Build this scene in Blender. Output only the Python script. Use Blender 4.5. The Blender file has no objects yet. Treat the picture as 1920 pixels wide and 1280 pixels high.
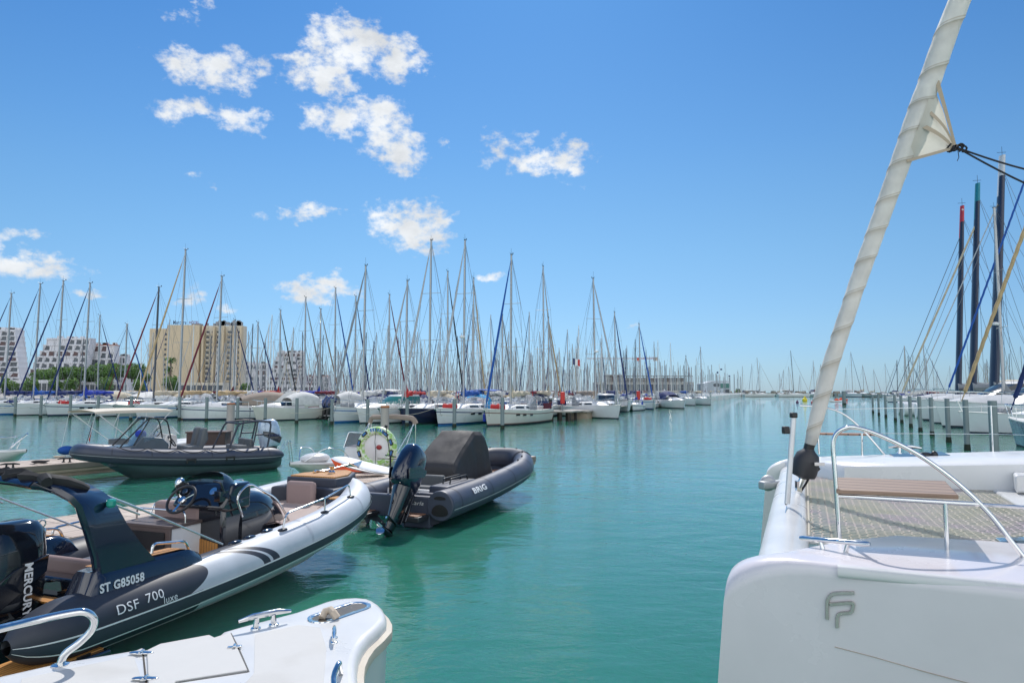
import bpy, bmesh, math, random
from mathutils import Vector, Matrix, noise
R = math.radians
V = Vector
rnd = random.Random(11)
SC = bpy.context.scene
COL = SC.collection
EYE = 2.7
FPX = 1280.0
PITCH = math.atan(92 / 1280)

def ray(px, py):
    x = (px - 960) / FPX; y = -(py - 640) / FPX
    return V((x, math.cos(PITCH) - y * math.sin(PITCH), math.sin(PITCH) + y * math.cos(PITCH)))
def at(px, py, z=None, Y=None):
    r = ray(px, py)
    t = (z - EYE) / r.z if z is not None else Y / r.y
    return V((0, 0, EYE)) + r * t
def lerp(a, b, t): return a + (b - a) * t
def clamp(x, a=0., b=1.): return max(a, min(b, x))
def sm(t): t = clamp(t); return t * t * (3 - 2 * t)
def rotz(a): return Matrix.Rotation(a, 4, 'Z')

class MB:
    """collects shapes for ONE mesh object"""
    DEF = None
    def __init__(s, M=None):
        s.v = []; s.f = []; s.m = []; s.uv = []
        s.M = M if MB.DEF is None else (MB.DEF @ M if M else MB.DEF)
    def add(s, vs, fs, m=0, uv=None):
        b = len(s.v)
        for i, p in enumerate(vs):
            p = V(p)
            s.v.append(s.M @ p if s.M else p)
            s.uv.append(uv[i] if uv else (0., 0.))
        for i, f in enumerate(fs):
            s.f.append([b + k for k in f])
            s.m.append(m[i] if isinstance(m, (list, tuple)) else m)
        return s
    def box(s, c, d, rot=0., m=0, taper=1.0):
        x, y, z = d[0] / 2, d[1] / 2, d[2] / 2
        vs = []
        for sz in (-1, 1):
            k = taper if sz > 0 else 1
            for sx, sy in ((-1, -1), (1, -1), (1, 1), (-1, 1)):
                a, b = sx * x * k, sy * y * k
                vs.append((c[0] + a * math.cos(rot) - b * math.sin(rot), c[1] + a * math.sin(rot) + b * math.cos(rot), c[2] + sz * z))
        return s.add(vs, [(3, 2, 1, 0), (4, 5, 6, 7), (0, 1, 5, 4), (1, 2, 6, 5), (2, 3, 7, 6), (3, 0, 4, 7)], m)
    def beam(s, a, b, w, h, m=0, up=(0, 0, 1)):
        a = V(a); b = V(b); t = (b - a).normalized(); u = V(up)
        sd = t.cross(u)
        if sd.length < 1e-4: sd = t.cross(V((1, 0, 0)))
        sd.normalize(); u = sd.cross(t).normalized()
        vs = []
        for p in (a, b):
            for i, j in ((-1, -1), (1, -1), (1, 1), (-1, 1)):
                vs.append(p + sd * (i * w / 2) + u * (j * h / 2))
        return s.add(vs, [(3, 2, 1, 0), (4, 5, 6, 7), (0, 1, 5, 4), (1, 2, 6, 5), (2, 3, 7, 6), (3, 0, 4, 7)], m)
    def tube(s, pts, r, n=8, m=0, cap=True, closed=False, sq=None, jit=0.):
        pts = [V(p) for p in pts]; N = len(pts)
        rr = [(r(i / (N - 1)) if callable(r) else (r[i] if isinstance(r, (list, tuple)) else r)) for i in range(N)]
        ref = None; vs = []
        for i, p in enumerate(pts):
            if closed: t = pts[(i + 1) % N] - pts[i - 1]
            else: t = pts[min(i + 1, N - 1)] - pts[max(i - 1, 0)]
            if t.length < 1e-9: t = V((0, 0, 1))
            t.normalize()
            if ref is None:
                ref = V((0, 0, 1)) if abs(t.z) < .9 else V((1, 0, 0))
            ref = (ref - t * ref.dot(t))
            if ref.length < 1e-6: ref = t.orthogonal()
            ref.normalize(); bi = t.cross(ref)
            for k in range(n):
                a = 2 * math.pi * k / n
                q = rr[i] * (1 + (jit * noise.noise(p * 3 + V((k * 1.7, 0, 0))) if jit else 0))
                w = q * (sq if sq else 1)
                vs.append(p + ref * (q * math.cos(a)) + bi * (w * math.sin(a)))
        fs = []
        for i in range(N if closed else N - 1):
            j = (i + 1) % N
            for k in range(n):
                l = (k + 1) % n
                fs.append((i * n + k, i * n + l, j * n + l, j * n + k))
        if cap and not closed:
            fs.append(tuple(range(n))[::-1]); fs.append(tuple((N - 1) * n + k for k in range(n)))
        return s.add(vs, fs, m)
    def grid(s, rows, m=0, closed=False, uv=None, mrow=None, cap=False):
        """rows: list of equal-length point lists"""
        nr = len(rows); nc = len(rows[0]); vs = [p for r_ in rows for p in r_]; fs = []; ms = []
        for i in range(nr - 1):
            for k in range(nc if closed else nc - 1):
                l = (k + 1) % nc
                fs.append((i * nc + k, i * nc + l, (i + 1) * nc + l, (i + 1) * nc + k))
                ms.append(mrow(i, k) if mrow else m)
        if cap:
            fs.append(tuple(range(nc))[::-1]); ms.append(m); fs.append(tuple((nr - 1) * nc + k for k in range(nc))); ms.append(m)
        return s.add(vs, fs, ms, uv)
    def prism(s, poly, z0, z1, m=0):
        n = len(poly)
        vs = [(p[0], p[1], z0(p) if callable(z0) else z0) for p in poly] + [(p[0], p[1], z1(p) if callable(z1) else z1) for p in poly]
        fs = [tuple(range(n))[::-1], tuple(range(n, 2 * n))] + [(i, (i + 1) % n, n + (i + 1) % n, n + i) for i in range(n)]
        return s.add(vs, fs, m)
    def extrude(s, pts, off, m=0):
        """closed 3D polygon extruded by vector off"""
        n = len(pts); off = V(off); vs = [V(p) for p in pts] + [V(p) + off for p in pts]
        fs = [tuple(range(n))[::-1], tuple(range(n, 2 * n))] + [(i, (i + 1) % n, n + (i + 1) % n, n + i) for i in range(n)]
        return s.add(vs, fs, m)
    def lathe(s, prof, c=(0, 0, 0), n=20, m=0, axis=None):
        vs = []; fs = []
        A = Matrix.Identity(3) if axis is None else V(axis).to_track_quat('Z', 'Y').to_matrix()
        for r_, z in prof:
            for k in range(n):
                a = 2 * math.pi * k / n
                vs.append(V(c) + A @ V((r_ * math.cos(a), r_ * math.sin(a), z)))
        for i in range(len(prof) - 1):
            for k in range(n):
                l = (k + 1) % n
                fs.append((i * n + k, i * n + l, (i + 1) * n + l, (i + 1) * n + k))
        fs.append(tuple(range(n))[::-1]); fs.append(tuple((len(prof) - 1) * n + k for k in range(n)))
        return s.add(vs, fs, m)
    def ball(s, c, r, n=12, m=0):
        r = r if isinstance(r, (tuple, list)) else (r, r, r)
        rows = []
        for i in range(n + 1):
            t = math.pi * i / n
            t = min(max(t, .02), math.pi - .02)
            rows.append([V(c) + V((r[0] * math.sin(t) * math.cos(a), r[1] * math.sin(t) * math.sin(a), -r[2] * math.cos(t))) for a in [2 * math.pi * k / (2 * n) for k in range(2 * n)]])
        return s.grid(rows, m, closed=True, cap=True)

def _mesh(name, mb, mats, smooth, inv=None, ang=35):
    me = bpy.data.meshes.new(name)
    vs = [inv @ p for p in mb.v] if inv is not None else mb.v
    me.from_pydata([tuple(p) for p in vs], [], mb.f)
    for m_ in (mats if isinstance(mats, (list, tuple)) else [mats]): me.materials.append(m_)
    me.polygons.foreach_set('material_index', mb.m)
    if any(u != (0., 0.) for u in mb.uv):
        ul = me.uv_layers.new(name='UVMap')
        fl = []
        for l in me.loops: fl.extend(mb.uv[l.vertex_index])
        ul.data.foreach_set('uv', fl)
    bm = bmesh.new(); bm.from_mesh(me); bmesh.ops.recalc_face_normals(bm, faces=bm.faces); bm.to_mesh(me); bm.free()
    if smooth:
        me.polygons.foreach_set('use_smooth', [True] * len(me.polygons))
        me.set_sharp_from_angle(angle=R(ang))
    me.update()
    return me

def wmat(o):
    M = Matrix.Translation(o.location) @ o.rotation_euler.to_matrix().to_4x4() @ Matrix.Diagonal((*o.scale, 1))
    return (wmat(o.parent) @ M) if o.parent else M

def obj(name, mb, mats, parent=None, smooth=True, world=False, bevel=0., ang=35, label=None, segs=2):
    """link as ONE object; world=True: the vertices are world coordinates"""
    inv = None
    if parent is not None and world: inv = wmat(parent).inverted()
    o = bpy.data.objects.new(name, _mesh(name, mb, mats, smooth, inv, ang))
    COL.objects.link(o)
    if parent is not None: o.parent = parent
    if bevel:
        b = o.modifiers.new('bevel', 'BEVEL'); b.width = bevel; b.segments = segs; b.limit_method = 'ANGLE'; b.angle_limit = R(40)
        b.harden_normals = False
    if label: o['label'] = label
    return o
def tag(o, label, cat, group=None):
    o['label'] = label; o['category'] = cat
    if group: o['group'] = group
    return o
def struct(name, mb, mats, **k):
    o = obj(name, mb, mats, **k); o['kind'] = 'structure'; return o
def thing(name, label, cat, loc=(0, 0, 0), rz=0., group=None):
    o = bpy.data.objects.new(name, None); COL.objects.link(o)
    o.location = loc; o.rotation_euler = (0, 0, rz); o.empty_display_size = .2
    return tag(o, label, cat, group)
def copy_tree(o, parent=None):
    c = o.copy(); COL.objects.link(c)
    if parent is not None: c.parent = parent
    for ch in list(o.children): copy_tree(ch, c)
    return c

def text_verts(string, size, res=3, shear=0., bold=0.):
    cu = bpy.data.curves.new('lettering', 'FONT'); cu.body = string; cu.size = size; cu.resolution_u = res
    cu.shear = shear; cu.offset = bold; cu.space_character = 1.05
    ob = bpy.data.objects.new('lettering', cu); COL.objects.link(ob)
    dg = bpy.context.evaluated_depsgraph_get()
    me = bpy.data.meshes.new_from_object(ob.evaluated_get(dg))
    bpy.data.objects.remove(ob); bpy.data.curves.remove(cu)
    bm = bmesh.new(); bm.from_mesh(me); bpy.data.meshes.remove(me)
    xs = [v.co.x for v in bm.verts]; ys = [v.co.y for v in bm.verts]
    return bm, min(xs), max(xs), min(ys), max(ys)
def text(name, string, size, fn, mat, parent, width=None, world=True, cut=.05, shear=0., bold=0., m_label=None):
    """fn(u,v)->point. u runs 0..width along the word, v 0..size upward"""
    bm, x0, x1, y0, y1 = text_verts(string, size, shear=shear, bold=bold)
    k = (width / (x1 - x0)) if width else 1.
    if cut:
        for ax, lo, hi in ((0, x0, x1), (1, y0, y1)):
            t = lo + cut
            while t < hi:
                co = [0, 0, 0]; no = [0, 0, 0]; co[ax] = t; no[ax] = 1
                bmesh.ops.bisect_plane(bm, geom=bm.verts[:] + bm.edges[:] + bm.faces[:], plane_co=co, plane_no=no)
                t += cut
    mb = MB(); bm.verts.index_update()
    mb.add([fn((v.co.x - x0) * k, v.co.y - y0) for v in bm.verts], [[v.index for v in f.verts] for f in bm.faces])
    bm.free()
    return obj(name, mb, mat, parent, world=world, smooth=False, label=m_label)
def plane_fn(o, u, v):
    o = V(o); u = V(u).normalized(); v = V(v).normalized()
    return lambda a, b: o + u * a + v * b
# ---------------------------------------------------------------- materials
_MC = {}
def mat(name, col, rough=.5, metal=0., var=.08, scale=4., bump=0., bscale=60., coat=0., spec=.5, alpha=1., trans=0., sheen=0., rvar=.1, dirt=0.):
    if name in _MC: return _MC[name]
    m = bpy.data.materials.new(name); m.use_nodes = True; nt = m.node_tree; N = nt.nodes; L = nt.links
    b = N['Principled BSDF']
    b.inputs['Roughness'].default_value = rough; b.inputs['Metallic'].default_value = metal
    b.inputs['Specular IOR Level'].default_value = spec
    b.inputs['Coat Weight'].default_value = coat; b.inputs['Coat Roughness'].default_value = .05
    b.inputs['Alpha'].default_value = alpha; b.inputs['Transmission Weight'].default_value = trans
    if sheen: b.inputs['Sheen Weight'].default_value = sheen
    c = (*col, 1.)
    tc = N.new('ShaderNodeTexCoord')
    nz = N.new('ShaderNodeTexNoise'); nz.inputs['Scale'].default_value = scale; nz.inputs['Detail'].default_value = 5; nz.inputs['Roughness'].default_value = .6
    L.new(tc.outputs['Object'], nz.inputs['Vector'])
    mr = N.new('ShaderNodeMapRange'); mr.inputs['From Min'].default_value = .3; mr.inputs['From Max'].default_value = .7
    mr.inputs['To Min'].default_value = 1 - var; mr.inputs['To Max'].default_value = 1 + var
    L.new(nz.outputs['Fac'], mr.inputs['Value'])
    vm = N.new('ShaderNodeVectorMath'); vm.operation = 'SCALE'; vm.inputs[0].default_value = col
    L.new(mr.outputs['Result'], vm.inputs['Scale'])
    out = vm.outputs['Vector']
    if dirt:
        n2 = N.new('ShaderNodeTexNoise'); n2.inputs['Scale'].default_value = scale * .6; n2.inputs['Detail'].default_value = 8; n2.inputs['Distortion'].default_value = .6
        L.new(tc.outputs['Object'], n2.inputs['Vector'])
        m2 = N.new('ShaderNodeMapRange'); m2.inputs['From Min'].default_value = .52; m2.inputs['From Max'].default_value = .75; m2.inputs['To Max'].default_value = dirt
        L.new(n2.outputs['Fac'], m2.inputs['Value'])
        mx = N.new('ShaderNodeMix'); mx.data_type = 'RGBA'; L.new(m2.outputs['Result'], mx.inputs['Factor']); L.new(out, mx.inputs['A'])
        mx.inputs['B'].default_value = (.18, .15, .10, 1); out = mx.outputs['Result']
    L.new(out, b.inputs['Base Color'])
    r2 = N.new('ShaderNodeMapRange'); r2.inputs['From Min'].default_value = .3; r2.inputs['From Max'].default_value = .7
    r2.inputs['To Min'].default_value = max(rough * (1 - rvar * 2), .01); r2.inputs['To Max'].default_value = min(rough * (1 + rvar * 3), 1)
    L.new(nz.outputs['Fac'], r2.inputs['Value']); L.new(r2.outputs['Result'], b.inputs['Roughness'])
    if bump:
        n3 = N.new('ShaderNodeTexNoise'); n3.inputs['Scale'].default_value = bscale; n3.inputs['Detail'].default_value = 4
        L.new(tc.outputs['Object'], n3.inputs['Vector'])
        bp = N.new('ShaderNodeBump'); bp.inputs['Strength'].default_value = .6; bp.inputs['Distance'].default_value = bump
        L.new(n3.outputs['Fac'], bp.inputs['Height']); L.new(bp.outputs['Normal'], b.inputs['Normal'])
    _MC[name] = m
    return m
def nmath(nt, op, a, b=None, c=None):
    n = nt.nodes.new('ShaderNodeMath'); n.operation = op
    for i, x in enumerate((a, b, c)):
        if x is None: continue
        if isinstance(x, (int, float)): n.inputs[i].default_value = x
        else: nt.links.new(x, n.inputs[i])
    return n.outputs[0]

GEL = mat('gelcoat_white', (.62, .62, .615), .3, var=.035, scale=2.5, coat=.15, dirt=.10, bump=.0004, bscale=300)
GELM = mat('gelcoat_matt', (.72, .73, .73), .5, var=.04, scale=3, bump=.0006, bscale=250, dirt=.10)
HULLW = mat('hull_white', (.68, .70, .71), .3, var=.04, scale=.8, dirt=.12)
HULLC = mat('hull_cream', (.60, .60, .55), .35, var=.05, scale=.8, dirt=.12)
HULLN = mat('hull_navy', (.015, .022, .06), .2, var=.1, coat=.4)
HULLG = mat('hull_green_grey', (.30, .38, .36), .35, var=.06, dirt=.1)
STRN = mat('stripe_navy', (.02, .035, .12), .35)
STRB = mat('stripe_blue', (.03, .16, .42), .35)
STRR = mat('stripe_red', (.28, .03, .03), .4)
STRT = mat('stripe_brown', (.22, .13, .11), .4)
ANTI = mat('antifouling_dark', (.03, .05, .07), .7, dirt=.3)
ANTIR = mat('antifouling_red', (.16, .04, .035), .7)
DECK = mat('deck_white', (.66, .66, .63), .6, var=.06, scale=3, dirt=.08)
WIN = mat('smoked_window', (.015, .02, .025), .08, spec=.7, var=.02)
WING = mat('green_glass', (.03, .16, .14), .08, spec=.7, var=.02)
ALU = mat('mast_aluminium', (.42, .43, .44), .42, metal=.55, var=.08, scale=1)
ALUD = mat('mast_dark', (.10, .11, .13), .4, metal=.3)
POLE = mat('satin_steel', (.62, .62, .62), .32, metal=.8, var=.05, scale=20)
STEEL = mat('polished_steel', (.75, .75, .74), .09, metal=1., var=.04, scale=20, rvar=.3)
WIRE = mat('rigging_wire', (.16, .17, .19), .4, metal=.5)
WOODM = mat('mast_wood', (.30, .17, .08), .5)
CV = {}
for n_, c_ in dict(navy=(.012, .028, .12), blue=(.01, .08, .34), royal=(.02, .05, .38), sky=(.03, .30, .58), white=(.62, .62, .60), cream=(.50, .44, .33), tan=(.46, .33, .18),
                   grey=(.22, .24, .26), lgrey=(.40, .42, .44), maroon=(.14, .015, .03), red=(.42, .03, .03), taupe=(.28, .23, .19), black=(.02, .021, .024), green=(.04, .12, .07)).items():
    CV[n_] = mat('canvas_' + n_, c_, .85, var=.15, scale=3, bump=.003, bscale=25)
CLEAR = mat('clear_plastic', (.55, .58, .60), .15, var=.1, alpha=.55)
BLACKP = mat('black_plastic', (.018, .018, .02), .4, bump=.0004, bscale=300)
BLACKG = mat('black_gloss', (.008, .010, .016), .07, coat=.8, var=.05, spec=.6)
NAVYG = mat('navy_gloss', (.006, .012, .032), .10, coat=.8, var=.08, spec=.6)
RUBB = mat('rubber_dark', (.028, .030, .038), .42, var=.14, scale=2, bump=.0005, bscale=200, dirt=.05)
HYP = mat('hypalon_grey', (.052, .063, .096), .45, var=.12, scale=1.6, bump=.0008, bscale=120, dirt=.08)
HYPD = mat('hypalon_dark', (.034, .041, .062), .5, var=.12, scale=1.6, bump=.0008, bscale=120, dirt=.05)
LET = mat('lettering_white', (.75, .76, .78), .5)
LETB = mat('lettering_navy', (.02, .03, .10), .5)
LETP = mat('lettering_maroon', (.20, .04, .08), .5)
ROPE = mat('rope_dark', (.02, .02, .025), .8, bump=.002, bscale=150)
ROPEW = mat('rope_pale', (.48, .44, .36), .85, bump=.002, bscale=150)
CUSH = mat('cushion_mauve', (.30, .215, .205), .75, var=.06, bump=.0015, bscale=40)
MATP = mat('deck_mat_pink', (.42, .335, .30), .75, var=.05, bump=.001, bscale=60)
CUSHG = mat('cushion_grey', (.11, .12, .13), .7, var=.06, bump=.001, bscale=60)
RED = mat('red_paint', (.50, .03, .025), .4)
ORANGE = mat('orange_fabric', (.75, .09, .02), .6, var=.1, bump=.004, bscale=20)
YEL = mat('yellow_paint', (.75, .60, .03), .4)
STONE = mat('rock', (.26, .24, .21), .9, var=.35, scale=.8, bump=.2, bscale=1.5)
CONC = mat('concrete', (.36, .34, .31), .9, var=.12, scale=1., dirt=.2)
FOAM = mat('foam_white', (.70, .71, .72), .4, var=.03)

def teak(name, col, pitch, ang=0.):
    m = bpy.data.materials.new(name); m.use_nodes = True; nt = m.node_tree; N = nt.nodes; L = nt.links; b = N['Principled BSDF']
    b.inputs['Roughness'].default_value = .55
    tc = N.new('ShaderNodeTexCoord'); mp = N.new('ShaderNodeMapping'); mp.inputs['Rotation'].default_value = (0, 0, ang)
    L.new(tc.outputs['Object'], mp.inputs['Vector'])
    sp = N.new('ShaderNodeSeparateXYZ'); L.new(mp.outputs[0], sp.inputs[0])
    fr = nmath(nt, 'FRACT', nmath(nt, 'DIVIDE', sp.outputs['Y'], pitch))
    line = nmath(nt, 'LESS_THAN', fr, .12)
    st = N.new('ShaderNodeMapping'); st.inputs['Scale'].default_value = (3, 60, 20); L.new(mp.outputs[0], st.inputs['Vector'])
    nz = N.new('ShaderNodeTexNoise'); nz.inputs['Scale'].default_value = 1.; nz.inputs['Detail'].default_value = 5; L.new(st.outputs[0], nz.inputs['Vector'])
    rp = N.new('ShaderNodeValToRGB'); rp.color_ramp.elements[0].color = (*[c * .65 for c in col], 1); rp.color_ramp.elements[1].color = (*[min(1, c * 1.25) for c in col], 1)
    L.new(nz.outputs['Fac'], rp.inputs['Fac'])
    mx = N.new('ShaderNodeMix'); mx.data_type = 'RGBA'; L.new(line, mx.inputs['Factor']); L.new(rp.outputs['Color'], mx.inputs['A']); mx.inputs['B'].default_value = (.02, .015, .012, 1)
    L.new(mx.outputs['Result'], b.inputs['Base Color'])
    return m
TEAKO = teak('teak_orange', (.52, .24, .06), .045)
TEAKB = teak('teak_brown', (.30, .15, .09), .05)
# ---------------------------------------------------------------- camera, light, sky, water
cam = bpy.data.cameras.new('camera'); cam.lens = 24.; cam.sensor_width = 36.; cam.clip_end = 20000; cam.clip_start = .05
co = bpy.data.objects.new('camera', cam); COL.objects.link(co); co.location = (0, 0, EYE); co.rotation_euler = (R(90) + PITCH, 0, 0)
SC.camera = co
SC.view_settings.view_transform = 'Standard'; SC.view_settings.look = 'None'; SC.view_settings.exposure = 0; SC.view_settings.gamma = 1
SUN_EL = R(48); SUN_AZ = R(4)
sl = bpy.data.lights.new('sun', 'SUN'); sl.energy = 4.1; sl.angle = R(.55); sl.color = (1., .955, .89)
so = bpy.data.objects.new('sun', sl); COL.objects.link(so); so.location = (0, 0, 50)
sd = V((math.sin(SUN_AZ) * math.cos(SUN_EL), math.cos(SUN_AZ) * math.cos(SUN_EL), math.sin(SUN_EL)))
so.rotation_euler = (-sd).to_track_quat('-Z', 'Y').to_euler()

W = bpy.data.worlds.new('World'); SC.world = W; W.use_nodes = True; nt = W.node_tree; N = nt.nodes; L = nt.links
bg = N['Background']; bg.inputs['Strength'].default_value = .1
sky = N.new('ShaderNodeTexSky'); sky.sky_type = 'NISHITA'; sky.sun_disc = False; sky.sun_elevation = SUN_EL; sky.sun_rotation = SUN_AZ
sky.altitude = 0; sky.air_density = 1.0; sky.dust_density = .25; sky.ozone_density = 3.0
tc = N.new('ShaderNodeTexCoord'); sp = N.new('ShaderNodeSeparateXYZ'); L.new(tc.outputs['Generated'], sp.inputs[0])
# clouds: soft masses at known bearings (degrees of azimuth and elevation), edges broken by fractal noise
az = nmath(nt, 'MULTIPLY', nmath(nt, 'ARCTAN2', sp.outputs['X'], sp.outputs['Y']), 180 / math.pi)
el = nmath(nt, 'MULTIPLY', nmath(nt, 'ARCSINE', sp.outputs['Z']), 180 / math.pi)
wn = N.new('ShaderNodeTexNoise'); wn.inputs['Scale'].default_value = 14; wn.inputs['Detail'].default_value = 8; wn.inputs['Roughness'].default_value = .62
mpn = N.new('ShaderNodeMapping'); mpn.inputs['Scale'].default_value = (1, 1, 1.5); L.new(tc.outputs['Generated'], mpn.inputs[0]); L.new(mpn.outputs[0], wn.inputs['Vector'])
wd = N.new('ShaderNodeSeparateColor'); L.new(wn.outputs['Color'], wd.inputs[0])
az2 = nmath(nt, 'ADD', az, nmath(nt, 'MULTIPLY', nmath(nt, 'SUBTRACT', wd.outputs[0], .5), 5.5))
el2 = nmath(nt, 'ADD', el, nmath(nt, 'MULTIPLY', nmath(nt, 'SUBTRACT', wd.outputs[1], .5), 3.4))
CL = [(405,130,105,42,1),(350,120,50,22,.8),(600,140,90,48,1),(650,90,90,50,1),(735,115,65,38,.9),(770,120,45,22,.7),(340,203,60,26,.8),(455,217,62,22,.8),
      (650,228,75,36,1),(715,215,65,40,1),(740,275,70,52,1),(960,290,60,40,.5),(1000,303,62,30,.95),(1065,295,48,36,.9),(930,268,34,20,.7),(575,398,58,18,.8),(775,420,80,50,1.05),
      (60,497,95,30,1),(0,480,50,26,.9),(65,440,22,14,.6),(15,440,30,16,.6),(590,548,82,30,1),(575,522,28,14,.6),(635,525,24,20,.5),(345,562,42,22,.8),(335,25,34,14,.5),(385,8,18,10,.4),
      (930,516,22,10,.5),(148,551,34,10,.6),(425,583,24,9,.4),(495,400,16,12,.35),(385,345,16,6,.2),(1095,350,18,6,.15),(1180,622,18,6,.3),(820,268,14,8,.3)]
dens = None
for (cx, cy, rx, ry, amp) in CL:
    d = ray(cx, cy).normalized(); a0 = math.degrees(math.atan2(d.x, d.y)); e0 = math.degrees(math.asin(d.z))
    k = 57.3 / FPX * (1 - ((cx - 960) / 1280) ** 2 * .4)
    dx = nmath(nt, 'MULTIPLY', nmath(nt, 'SUBTRACT', az2, a0), 1 / (rx * k * 1.06)); dy = nmath(nt, 'MULTIPLY', nmath(nt, 'SUBTRACT', el2, e0), 1 / (ry * k * 1.06))
    q = nmath(nt, 'MULTIPLY_ADD', dx, dx, nmath(nt, 'MULTIPLY', dy, dy))
    b_ = nmath(nt, 'MULTIPLY', nmath(nt, 'SUBTRACT', 1., q), amp)
    dens = b_ if dens is None else nmath(nt, 'MAXIMUM', dens, b_)
fn_ = N.new('ShaderNodeTexNoise'); fn_.inputs['Scale'].default_value = 42; fn_.inputs['Detail'].default_value = 9; fn_.inputs['Roughness'].default_value = .6; L.new(mpn.outputs[0], fn_.inputs['Vector'])
dn = nmath(nt, 'ADD', dens, nmath(nt, 'MULTIPLY', nmath(nt, 'SUBTRACT', fn_.outputs['Fac'], .55), 3.3))
cm = N.new('ShaderNodeMapRange'); cm.interpolation_type = 'SMOOTHSTEP'; cm.inputs['From Min'].default_value = -.12; cm.inputs['From Max'].default_value = .95; cm.inputs['To Max'].default_value = .98
L.new(dn, cm.inputs['Value'])
shd = N.new('ShaderNodeMapRange'); shd.inputs['From Min'].default_value = .35; shd.inputs['From Max'].default_value = .66; shd.inputs['To Min'].default_value = 7.6; shd.inputs['To Max'].default_value = 10.2
L.new(wn.outputs['Fac'], shd.inputs['Value'])
cc = N.new('ShaderNodeVectorMath'); cc.operation = 'SCALE'; cc.inputs[0].default_value = (.93, .965, 1.0); L.new(nmath(nt, 'MULTIPLY', shd.outputs[0], nmath(nt, 'MULTIPLY_ADD', nmath(nt, 'LESS_THAN', sp.outputs['Y'], 0.), .9, 1.)), cc.inputs['Scale'])  # cloud behind the viewpoint is brightened further for the added fill
# unseen bright cloud added behind the viewpoint, as fill for the shaded faces
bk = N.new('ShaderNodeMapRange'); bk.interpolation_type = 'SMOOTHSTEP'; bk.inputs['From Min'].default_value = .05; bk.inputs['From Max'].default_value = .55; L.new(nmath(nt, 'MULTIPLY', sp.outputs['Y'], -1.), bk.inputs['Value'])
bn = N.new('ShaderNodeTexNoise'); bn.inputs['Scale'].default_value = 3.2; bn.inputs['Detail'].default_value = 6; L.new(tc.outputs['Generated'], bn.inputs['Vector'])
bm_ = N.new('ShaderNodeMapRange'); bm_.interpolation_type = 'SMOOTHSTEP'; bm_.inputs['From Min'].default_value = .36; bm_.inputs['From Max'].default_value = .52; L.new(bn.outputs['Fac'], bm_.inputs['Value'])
fill_cloud = nmath(nt, 'MULTIPLY', bk.outputs[0], bm_.outputs[0])
cmx = nmath(nt, 'MAXIMUM', cm.outputs[0], fill_cloud)
# a bluer, slightly deeper atmosphere
tint = N.new('ShaderNodeVectorMath'); tint.operation = 'MULTIPLY'; tint.inputs[1].default_value = (.72, 1.03, 1.13); L.new(sky.outputs[0], tint.inputs[0])
hz = N.new('ShaderNodeValToRGB'); he = hz.color_ramp.elements; hz.color_ramp.interpolation = 'B_SPLINE'
he[0].position = 0.; he[0].color = (.60, .65, 1.0, 1); he[1].position = 1.; he[1].color = (.43, .72, 1.0, 1)
for p_, c_ in ((.06, (.66, .67, .92, 1)), (.16, (.76, .72, .86, 1)), (.35, (.87, .85, .87, 1)), (.6, (.76, .87, .96, 1))): x_ = he.new(p_); x_.color = c_
L.new(nmath(nt, 'MULTIPLY', nmath(nt, 'MAXIMUM', sp.outputs['Z'], 0.), 1.8), hz.inputs['Fac'])
tint2 = N.new('ShaderNodeVectorMath'); tint2.operation = 'MULTIPLY'; L.new(tint.outputs[0], tint2.inputs[0]); L.new(hz.outputs['Color'], tint2.inputs[1]); tint = tint2
lx = N.new('ShaderNodeVectorMath'); lx.operation = 'SCALE'; L.new(tint.outputs[0], lx.inputs[0]); L.new(nmath(nt, 'SUBTRACT', 1.06, nmath(nt, 'MULTIPLY', sp.outputs['X'], .14)), lx.inputs['Scale']); tint = lx
gm = N.new('ShaderNodeGamma'); gm.inputs['Gamma'].default_value = 1.0; L.new(tint.outputs[0], gm.inputs[0])
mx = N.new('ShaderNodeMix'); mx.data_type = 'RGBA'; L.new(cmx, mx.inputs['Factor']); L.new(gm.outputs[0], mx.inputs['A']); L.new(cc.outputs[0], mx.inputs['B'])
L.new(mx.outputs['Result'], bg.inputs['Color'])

# water sheet to the horizon, rippled by bump at three scales
wm = bpy.data.materials.new('harbour_water'); wm.use_nodes = True; nt = wm.node_tree; N = nt.nodes; L = nt.links; b = N['Principled BSDF']
b.inputs['Roughness'].default_value = .02; b.inputs['IOR'].default_value = 1.42; b.inputs['Specular IOR Level'].default_value = .5
tc = N.new('ShaderNodeTexCoord')
big = N.new('ShaderNodeTexNoise'); big.inputs['Scale'].default_value = .035; big.inputs['Detail'].default_value = 4; L.new(tc.outputs['Object'], big.inputs['Vector'])
rp = N.new('ShaderNodeValToRGB'); rp.color_ramp.elements[0].position = .35; rp.color_ramp.elements[1].position = .68
rp.color_ramp.elements[0].color = (.030, .178, .120, 1); rp.color_ramp.elements[1].color = (.046, .198, .162, 1)
L.new(big.outputs['Fac'], rp.inputs['Fac']); L.new(rp.outputs['Color'], b.inputs['Base Color'])
b.inputs['Subsurface Weight'].default_value = .85; b.inputs['Subsurface Radius'].default_value = (.35, 1.7, .8); b.inputs['Subsurface Scale'].default_value = 1.0
dist = N.new('ShaderNodeVectorMath'); dist.operation = 'LENGTH'; L.new(tc.outputs['Object'], dist.inputs[0])
def wav(scale, stretch, detail, rot=0.):
    mp = N.new('ShaderNodeMapping'); mp.inputs['Scale'].default_value = (scale, scale * stretch, 1); mp.inputs['Rotation'].default_value = (0, 0, rot)
    L.new(tc.outputs['Object'], mp.inputs[0])
    n = N.new('ShaderNodeTexNoise'); n.inputs['Scale'].default_value = 1; n.inputs['Detail'].default_value = detail; n.inputs['Roughness'].default_value = .55; n.inputs['Distortion'].default_value = .4
    L.new(mp.outputs[0], n.inputs['Vector']); return n.outputs['Fac']
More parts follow.
